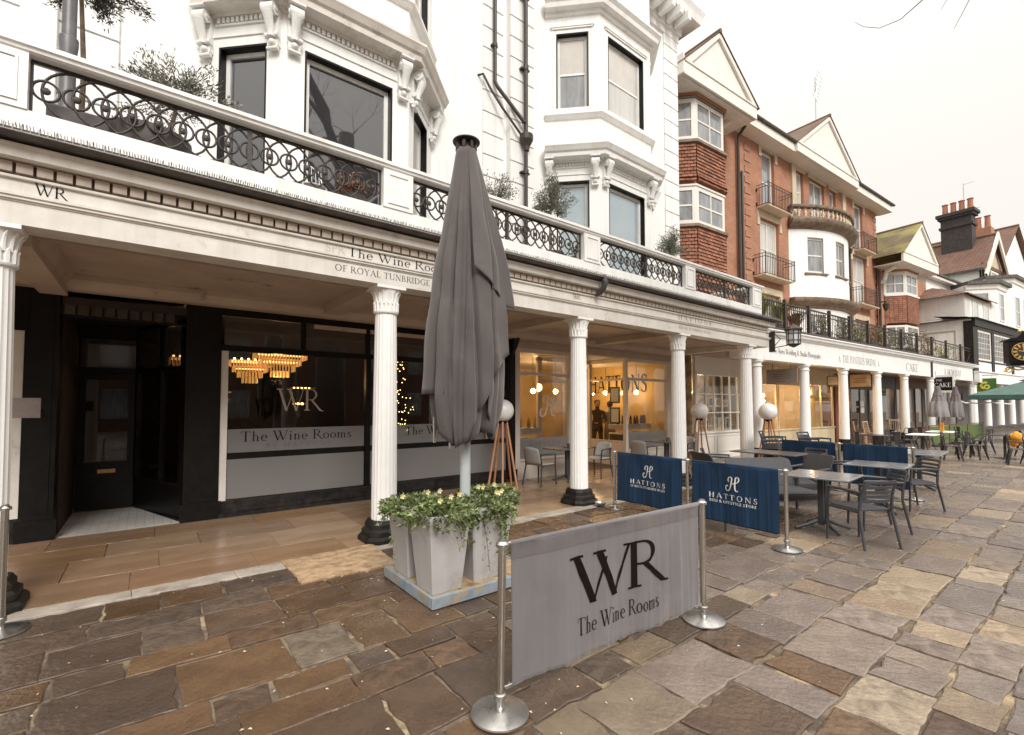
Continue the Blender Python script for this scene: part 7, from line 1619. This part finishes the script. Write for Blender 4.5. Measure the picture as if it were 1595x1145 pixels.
sofa((7.75, 3.32, 0), R(-33), 'wide charcoal moulded sofa facing the nearest cafe table'); sofa((9.05, 3.45, 0), R(-120), 'charcoal moulded lounge chair seen in profile beside the middle table', .62)
sofa((8.45, 4.55, 0), R(65), 'charcoal moulded lounge chair in front of the taupe table', .62)
# globe lamps on wooden tripods
M['globe'] = mat('opal_white_globe', (.80, .79, .76), rough=.3); M['teak'] = mat('teak_leg', (.50, .25, .13), (.38, .18, .09), 6, .45, stretch=(4, 4, .5))
def tripod_lamp(x, y, r, zc, lab, m='globe', legs=5, sp_=.31):
    t = thing('tripod_lamp', lab, 'lamp', (x, y, 0), 0, 'globe lamps on wooden legs'); MB().sphere((0, 0, zc), r, 28, 18).build('globe', m, t, smooth=True); MB().lathe([(r*.42, zc-r-.03), (r*.45, zc-r+.03)], 16).build('collar', 'black', t)
    for k in range(legs):
        a = 2*math.pi*k/legs+.3; MB().tube([(r*.38*math.cos(a), r*.38*math.sin(a), zc-r), (sp_*math.cos(a), sp_*math.sin(a), 0)], .023, 6).build('leg', 'teak', t)
    MB().tube([(sp_*.9*math.cos(2*math.pi*k/legs+.3), sp_*.9*math.sin(2*math.pi*k/legs+.3), .06) for k in range(legs)], .012, 4, closed=True).build('foot_ring', 'teak', t)
tripod_lamp(12.35, 7.25, .235, 1.52, 'globe lamp in shade before the multi pane window', legs=4); tripod_lamp(13.78, 6.02, .24, 1.50, 'bright white globe lamp at the last fluted column'); tripod_lamp(5.62, 7.55, .225, 1.58, 'globe lamp behind the closed parasol, orange legs showing')
# walkway tables and pale shelled chairs
def shell_chair(loc, rz, lab):
    t = thing('shell_armchair', lab, 'armchair', loc, rz, 'pale shelled armchairs in the walkway'); n, m_ = 10, 6; vs = []
    for i in range(n+1):
        u = -1+2*i/n
        for j in range(m_+1): v = j/m_; vs.append((u*.22*(1-.12*v), .20+.09*v+.05*(1-u*u), .46+.36*v-.04*u*u*v))
    q = MB(); q.add(vs, [(i*(m_+1)+j, (i+1)*(m_+1)+j, (i+1)*(m_+1)+j+1, i*(m_+1)+j+1) for i in range(n) for j in range(m_)]); b = q.build('backrest', 'padgrey', t, smooth=True); s = b.modifiers.new('shell_thickness', 'SOLIDIFY'); s.thickness = .022
    MB().bbox(-.22, -.22, .43, .22, .22, .465, .02).build('seat', 'padgrey', t)
    for sx_ in (-1, 1):
        MB().tube([(sx_*.25, -.23, 0), (sx_*.235, -.21, .43), (sx_*.25, -.2, .65), (sx_*.255, .05, .67), (sx_*.225, .24, .66)], .018, 7).build('front_leg', 'resin', t); MB().tube([(sx_*.255, .28, 0), (sx_*.22, .21, .43), (sx_*.215, .25, .68)], .018, 7).build('leg', 'resin', t)
        MB().tube([(sx_*.235, -.2, .43), (sx_*.225, .21, .43)], .015, 6).build('seat_rail', 'resin', t)
    return t
shell_chair((6.62, 7.55, 0), R(98), 'pale shelled armchair left of the walkway table, by the black pilaster'); shell_chair((8.40, 7.55, 0), R(-80), 'pale shelled armchair half hidden behind the third column')
shell_chair((9.85, 7.3, 0), R(98), 'pale shelled armchair left of the second walkway table'); shell_chair((11.65, 7.35, 0), R(-85), 'pale shelled armchair beside the fourth column')
for x, y, lab in ((7.45, 7.55, 'dark walkway table below the script initial'), (10.9, 7.35, 'dark walkway table before the far cream shop pane')):
    t = table('walkway_table', 1.0, .62, 'browntop', lab, (x, y, 0), 0, grp='dark tables in the walkway')
    g = MB(); g.lathe([(.03, 0), (.045, .02), (.045, .07), (.04, .075)], 12, (-.1, 0, .741)); o = g.build('sugar_pot', 'steelb', None, loc=(x, y, 0)); tag(o, lab.replace('dark walkway table', 'small steel pot on the walkway table'), 'pot')
    g = MB(); g.bbox(-.02, -.05, .741, .10, .06, .83, .01); o = g.build('menu_box', 'browntop', None, loc=(x, y, 0)); tag(o, lab.replace('dark walkway table', 'dark menu box on the walkway table'), 'box')
# slatted wooden chairs in front of the brown shop
def wood_chair(x, y, rz, lab):
    X_, Y_ = fcw(x, y); t = thing('wooden_chair', lab, 'chair', (X_, Y_, 0), rz, 'slatted wooden chairs under the plain colonnade'); MB().box(-.2, -.2, .42, .2, .2, .455).build('seat', 'teak2', t)
    for sx_ in (-1, 1): MB().obox((sx_*.18, -.18, .21), (.04, .04, .42)).build('leg', 'teak2', t); MB().tube([(sx_*.18, .19, 0), (sx_*.18, .2, .45), (sx_*.18, .28, .95)], .02, 5).build('leg', 'teak2', t)
    MB().box(-.19, .255, .90, .19, .285, .96).build('top_rail', 'teak2', t)
    for k in range(4): MB().tube([(-.12+.08*k, .205, .47), (-.12+.08*k, .268, .90)], .014, 4).build('back_slat', 'teak2', t)
M['teak2'] = mat('weathered_wood', (.55, .40, .25), (.42, .29, .18), 6, .6)
wood_chair(11.6, 1.2, R(20), 'slatted wooden chair left of the chalkboard chair'); wood_chair(12.5, 1.1, R(-15), 'slatted wooden chair with the dark panel behind it'); wood_chair(15.3, 1.1, R(30), 'slatted wooden chair by the blue grey shopfront'); wood_chair(16.2, 1.3, R(-60), 'wooden chair turned towards the blue grey shopfront')
for i, z in enumerate((1.62, 1.30)):
    X_, Y_ = fcw(14.0, YB-.06); t = thing('notice', ['upper white paper notice on the brown shop window', 'lower white paper notice on the brown shop window'][i], 'notice', (X_, Y_, z), R(-3.5)); MB().box(-.2, 0, 0, .2, .012, .26).build('paper', 'white', t)
# ------------------------------------------------------------------ far cafe
M['gunmetal'] = mat('gunmetal_paint', (.075, .07, .072), (.05, .047, .05), 6, .34, metal=.5)
tc0 = thing('metal_cafe_chair', None, 'chair', (0, 0, 0))
q = MB(); q.bbox(-.18, -.18, .43, .18, .18, .455, .02); q.build('seat', 'gunmetal', tc0)
for a in (-1, 1):
    for b in (-1, 1):
        l_ = MB(); l_.add([(a*.16, b*.16, .44), (a*.10, b*.17, .44), (a*.23, b*.235, 0), (a*.25, b*.20, 0), (a*.16, b*.10, .44)], [(0, 1, 2, 3), (0, 3, 4)]); l_.tube([(a*.165, b*.165, .44), (a*.235, b*.23, 0)], .014, 5); l_.build('leg', 'gunmetal', tc0)
MB().box(-.07, .185, .45, .07, .20, .84).build('back_splat', 'gunmetal', tc0); q = MB(); q.tube([(-.17, .17, .45), (-.18, .2, .75), (-.13, .22, .85), (.13, .22, .85), (.18, .2, .75), (.17, .17, .45)], .013, 6); q.build('back_frame', 'gunmetal', tc0)
q = MB(); q.tube([(-.18, .2, .68), (-.24, .0, .65), (-.2, -.17, .45)], .011, 5); q.tube([(.18, .2, .68), (.24, .0, .65), (.2, -.17, .45)], .011, 5); q.build('arms', 'gunmetal', tc0)
freeze(tc0)
FCH = [(19.5, 3.15, 20, 'first metal chair of the far cafe past the plain navy banners'), (20.4, 2.75, -15, 'metal chair with arched legs in the middle of the open paving'), (21.9, 3.2, 5, 'metal chair before the green barrier, left one'), (23.0, 2.9, 160, 'metal chair before the green barrier, right one'), (19.45, 1.75, 10, 'metal chair at the right frame edge, left of the pair'), (19.9, 1.42, -40, 'metal chair at the right frame edge, right of the pair'), (18.6, 4.3, 120, 'metal chair beside the far white columns'), (20.2, 4.7, 90, 'metal chair under the left closed grey parasol'), (21.6, 4.6, -90, 'metal chair between the two closed grey parasols'), (23.2, 4.5, 70, 'metal chair beyond the two closed grey parasols'), (17.7, 4.9, 60, 'metal chair by the third far plinth'), (24.6, 3.6, 45, 'small far metal chair behind the yellow cushions'), (22.6, 1.8, 30, 'metal chair with orange coat beside it')]
for i, (x, y, r_, lab) in enumerate(FCH):
    if i == 0: tc0.location = (x, y, 0); tc0.rotation_euler = (0, 0, R(r_)); tc0['label'] = lab; tc0['group'] = 'gunmetal cafe chairs in the distance'
    else: copy_tree(tc0, (x, y, 0), R(r_), lab)
for i, (x, y, lab) in enumerate(((20.0, 3.9, 'white topped cafe table under the left closed grey parasol'), (22.6, 3.9, 'white topped cafe table under the right closed grey parasol'), (18.3, 4.7, 'metal topped cafe table near the far columns'), (21.4, 2.2, 'metal topped cafe table on the open paving at the right'))):
    t = thing('bistro_table', lab, 'table', (x, y, 0), 0, 'bistro tables of the far cafe'); MB().bbox(-.5 if i < 2 else -.35, -.35, .71, .5 if i < 2 else .35, .35, .74, .01).build('tabletop', 'paintw' if i < 2 else 'gunmetal', t); MB().lathe([(.25, 0), (.25, .02), (.035, .05), (.035, .71)], 12).build('pedestal', 'gunmetal', t)
def closed_parasol(x, y, lab, top, hem, r, m):
    t = thing('small_parasol', lab, 'parasol', (x, y, 0), 0, 'closed grey parasols of the far cafe'); c = MB(); fn = lambda a, z: 1+.16*math.sin(8*a)
    c.lathe([(r*.25, top-.16), (r*.38, top-.3), (r*.62, top-.55), (r*.7, top-.9), (r*.8, (top+hem)/2), (r, hem)], 40, fn=fn, cap=False); c.lathe([(r*.55, top-.38), (r*.25, top-.08), (r*.3, top-.05), (.02, top)], 20, cap=False, fn=fn); c.build('canopy', m, t, smooth=True)
    MB().lathe([(.022, .05), (.022, hem+.5)], 10).build('pole', 'iron', t); MB().lathe([(.25, 0), (.25, .05), (.04, .09)], 16).build('base', 'gunmetal', t)
M['greycloth'] = cloth('grey_parasol_cloth', (.17, .15, .15), (.22, .20, .195)); M['greycloth2'] = cloth('mauve_grey_parasol_cloth', (.12, .10, .105), (.16, .14, .14))
closed_parasol(25.4, 4.45, 'closed pale grey parasol before the white framed cake sign', 2.45, 1.2, .30, 'greycloth'); closed_parasol(27.8, 4.30, 'closed mauve grey parasol left of the green canopy', 2.5, 1.15, .24, 'greycloth2')
M['greencloth'] = cloth('green_parasol_cloth', (.035, .09, .075), (.05, .12, .10))
gu = thing('green_parasol', 'large open dark green parasol over the far cafe', 'parasol', (31.5, 2.2, -.22)); q = MB(); Q = 2.3
for k in range(4):
    a, b = k*math.pi/2+math.pi/4, (k+1)*math.pi/2+math.pi/4; A_ = (Q*math.cos(a)*1.2, Q*math.sin(a)*1.2); B_ = (Q*math.cos(b)*1.2, Q*math.sin(b)*1.2)
    q.add([(*A_, 2.35), (*B_, 2.35), (B_[0]*.16, B_[1]*.16, 2.98), (A_[0]*.16, A_[1]*.16, 2.98), (*A_, 2.15), (*B_, 2.15)], [(0, 1, 2, 3), (4, 5, 1, 0)]); q.add([(A_[0]*.25, A_[1]*.25, 3.0), (B_[0]*.25, B_[1]*.25, 3.0), (0, 0, 3.22)], [(0, 1, 2)])
q.build('canopy', 'greencloth', gu); MB().lathe([(.035, 0), (.035, 3.2)], 12).build('pole', 'brownjoin', gu)
for k in range(4): a = k*math.pi/2+math.pi/4; MB().tube([(0, 0, 2.2), (Q*1.15*math.cos(a), Q*1.15*math.sin(a), 2.36)], .018, 5).build('rib', 'brownjoin', gu)
M['greenpanel'] = mat('green_barrier_cloth', (.10, .15, .035), (.08, .12, .03), 3, .6)
for i, (x, y) in enumerate(((24.3, 4.55), (26.4, 4.3), (28.5, 4.05))):
    t = thing('green_barrier', ['leftmost green cloth barrier behind the far chairs', 'middle green cloth barrier behind the far chairs', 'rightmost green cloth barrier behind the far chairs'][i], 'barrier', (x, y, 0), R(-7), 'green barriers of the far cafe'); MB().box(0, -.01, .15, 2.0, .01, .82).build('panel', 'greenpanel', t); MB().box(-.02, -.02, .84, 2.04, .02, .88).build('top_rail', 'brownjoin', t); MB().box(-.02, -.02, 0, .02, .02, .839).build('post', 'brownjoin', t)
M['amber'] = mat('yellow_orange_cloth', (.75, .38, .03), (.70, .22, .03), 5, .7)
t = thing('folded_parasol_cover', 'crumpled yellow and orange cloth over the far chair backs', 'cloth', (21.1, 1.9, .5)); q = MB(); q.sphere((0, 0, .20), .22, 14, 9, (1.2, .6, .7)); q.sphere((.24, .1, .10), .18, 12, 8, (1, .7, 1.1)); o = q.build('cloth', 'amber', t, smooth=True)
for v in o.data.vertices: v.co += Vector((random.uniform(-.025, .025), random.uniform(-.025, .025), random.uniform(-.03, .03)))
ya = thing('yellow_notice', 'yellow board standing on the white topped table', 'board', (22.45, 3.85, .745)); MB().obox((0, 0, .15), (.5, .03, .3), R(20)).build('board', 'amber', ya)
cbl = MB(); cbl.tube([(28.0, 4.35, 1.95), (29.2, 4.2, 1.78), (31, 4.0, 1.76), (33, 3.8, 1.80), (36, 3.4, 1.72)], .03, 6); o = cbl.build('rope_light', 'paintw'); tag(o, 'pale rope light slung below the green canopy between columns', 'cable')
# ------------------------------------------------------------------ two people in the deli
def person(loc, rz, lab, hgt, cloth_m, skin='skin', pose='stand', hairm='hair'):
    t = thing('person', lab, 'person', loc, rz); k = hgt/1.75
    V_ = [(0, 0, .95, .15, .11), (0, .01, 1.12, .145, .10), (0, 0, 1.32, .17, .11), (0, 0, 1.45, .10, .08), (0, -.01, 1.52, .055, .055), (0, -.02, 1.60, .085, .095), (0, -.015, 1.70, .075, .085),
          (.19, 0, 1.40, .06, .06), (.25, -.04, 1.13, .045, .045), (.16, -.26, 1.06, .036, .036), (.12, -.33, 1.07, .035, .022),
          (-.19, 0, 1.40, .06, .06), (-.25, -.04, 1.13, .045, .045), (-.16, -.26, 1.04, .036, .036), (-.12, -.33, 1.05, .035, .022),
          (.10, 0, .88, .10, .10), (.11, -.02, .50, .065, .065), (.12, .02, .09, .045, .045), (.13, -.12, .04, .04, .03),
          (-.10, 0, .88, .10, .10), (-.11, -.01, .50, .065, .065), (-.12, .03, .09, .045, .045), (-.13, -.10, .04, .04, .03)]
    E = [(0, 1), (1, 2), (2, 3), (3, 4), (4, 5), (5, 6), (2, 7), (7, 8), (8, 9), (9, 10), (2, 11), (11, 12), (12, 13), (13, 14), (0, 15), (15, 16), (16, 17), (17, 18), (0, 19), (19, 20), (20, 21), (21, 22)]
    me = bpy.data.meshes.new('body'); me.from_pydata([(v[0]*k, v[1]*k, v[2]*k) for v in V_], E, []); ob = bpy.data.objects.new('body', me); COL.objects.link(ob); ob.parent = t
    ob.modifiers.new('skin', 'SKIN')
    if not me.skin_vertices:
        bm = bmesh.new(); bm.from_mesh(me); bm.verts.layers.skin.verify(); bm.to_mesh(me); bm.free()
    for i, sv in enumerate(me.skin_vertices[0].data): sv.radius = (V_[i][3]*k, V_[i][4]*k); sv.use_root = (i == 0)
    ss = ob.modifiers.new('smooth', 'SUBSURF'); ss.levels = 2; ss.render_levels = 2; me.materials.append(M[cloth_m])
    hd = MB(); hd.sphere((0, -.03*k, 1.645*k), .098*k, 16, 12, (.86, 1, 1.2)); hd.sphere((0, -.13*k, 1.635*k), .016*k, 6, 5); hd.sphere((.085*k, -.02*k, 1.64*k), .022*k, 6, 5, (.4, 1, 1.3)); hd.sphere((-.085*k, -.02*k, 1.64*k), .022*k, 6, 5, (.4, 1, 1.3)); hd.build('head', skin, t, smooth=True)
    fc_ = MB()
    for a in (-1, 1): fc_.sphere((a*.034*k, -.121*k, 1.655*k), .010*k, 6, 5)
    fc_.box(-.028*k, -.124*k, 1.592*k, .028*k, -.116*k, 1.600*k); fc_.build('face', hairm, t)
    hr = MB(); hr.sphere((0, .0, 1.675*k), .108*k, 16, 10, (.9, 1.02, 1.06)); hr.build('hair', hairm, t, smooth=True)
    for a in (-1, 1):
        for f_ in range(4): x = (a*.12+(f_-1.5)*.018)*k; MB().tube([(x, -.34*k, 1.06*k), (x, -.385*k, 1.055*k), (x, -.41*k, 1.035*k)], .0085*k, 5).build('finger', skin, t)
        MB().tube([(a*.085*k, -.33*k, 1.065*k), (a*.07*k, -.36*k, 1.07*k)], .010*k, 5).build('thumb', skin, t)
    tr = MB(); tr.lathe([(.165*k, 1.0*k), (.185*k, .84*k), (.15*k, .80*k)], 18, fn=lambda a, z: 1-.22*abs(math.sin(a))); tr.build('hem', cloth_m, t, smooth=True)
    return t
M['skin'] = mat('skin', (.45, .26, .18), rough=.5); M['hair'] = mat('dark_hair', (.025, .017, .013), (.04, .03, .02), 30, .6); M['blackcloth'] = mat('black_clothing', (.018, .015, .016), (.03, .025, .025), 8, .85); M['whitecloth'] = mat('pale_shirt', (.50, .46, .42), (.42, .38, .35), 4, .8)
person((11.7, 10.5, 0), R(-35), 'person in black with dark hair standing inside the cream shop', 1.84, 'blackcloth'); person((12.15, 10.35, 0), R(150), 'person in a pale shirt seen from behind inside the cream shop', 1.80, 'whitecloth')
# ------------------------------------------------------------------ bare lime tree behind the viewer, mirrored in the bay window, its twigs reaching overhead
M['limebark'] = mat('lime_bark', (.07, .055, .045), (.12, .10, .085), 9, .9, bump=.6)
lt = thing('bare_tree', 'bare winter tree whose twigs hang into the sky at the upper right', 'tree', (6.5, -5.5, 0)); rnd = random.Random(77)
tk = MB(); tk.tube([(0, 0, 0), (.1, 0, 3.0), (-.1, .2, 7.0), (.1, .1, 11.0), (.1, .2, 13.5)], [.75, .62, .55, .45, .32], 14); tk.build('trunk', 'limebark', lt, smooth=True)
brn = MB()
def grow(p, d, L_, r, dep):
    d = Vector(d).normalized(); pts = [p]; rs2 = [r]; q = p.copy()
    for k in range(4):
        d = (d+Vector((rnd.gauss(0, .16), rnd.gauss(0, .16), rnd.gauss(.03, .12)))).normalized(); q = q+d*L_/4; pts.append(q.copy()); rs2.append(r*(1-.15*(k+1)))
    brn.tube(pts, rs2, 7 if r > .05 else 4, cap=False)
    if dep:
        for k in range(3 if dep > 2 else 4):
            i = rnd.choice((2, 3, 4)); nd = (d+Vector((rnd.uniform(-1, 1), rnd.uniform(-1, 1), rnd.uniform(-.3, .8)))*.75); grow(pts[i], nd, L_*rnd.uniform(.6, .8), rs2[i]*.62, dep-1)
for k in range(11):
    a = k*.62+.2; grow(Vector((.1*math.cos(a), .1*math.sin(a), rnd.uniform(9.0, 13.0))), (math.cos(a)*1.3, math.sin(a), rnd.uniform(.2, .9)), rnd.uniform(3.2, 4.4), .24, 4)
tw = [(0, .3, 8.0), (.0, 3.0, 8.2), (0, 5.6, 7.2), (.75, 6.4, 6.75), (.50, 6.95, 6.30), (.28, 7.1, 6.18), (.06, 7.2, 6.15), (-.06, 7.25, 6.18)]
brn.tube(tw, [.12, .06, .022, .010, .005, .0035, .003, .002], 5); brn.tube([(0, 5.6, 7.2), (1.0, 6.4, 6.9), (1.2, 6.7, 6.62)], [.014, .006, .0025], 4); brn.tube([(.05, 5.8, 7.15), (1.6, 6.4, 7.0), (2.0, 6.7, 6.78)], [.014, .006, .0025], 4)
brn.build('branches', 'limebark', lt, smooth=True)
# houses across the way, seen only as the dark band mirrored in the shop glass
ob_ = thing('opposite_terrace', 'brick terrace across the paved walk, mirrored darkly in the shop windows', 'building', (5, -19, 0), R(180))
hs = [(-26+3.2*k, -24.6+3.2*k, z_, z_+1.9) for k in range(17) for z_ in (.8, 4.2)]
q = MB(); facade(q, -28, 30, 0, 8.2, hs, 0, .15); q.build('wall', 'brownjoin', ob_); MB().box(-28, .3, 0, 30, 8, 8.1).build('core', 'darkwall', ob_)
q = MB(); q.add([(-28.4, -.4, 8.1), (30.4, -.4, 8.1), (30.4, 4, 11), (-28.4, 4, 11)], [(0, 1, 2, 3)]); q.build('roof', 'rooftile', ob_)
wm = MB(); wm.box(0, .10, 0, 1.4, .12, 1.9); pm_ = wm.mesh('window', 'greyglass')
for a, b, c, d in hs: inst(pm_, 'window', ob_, (a, 0, c))
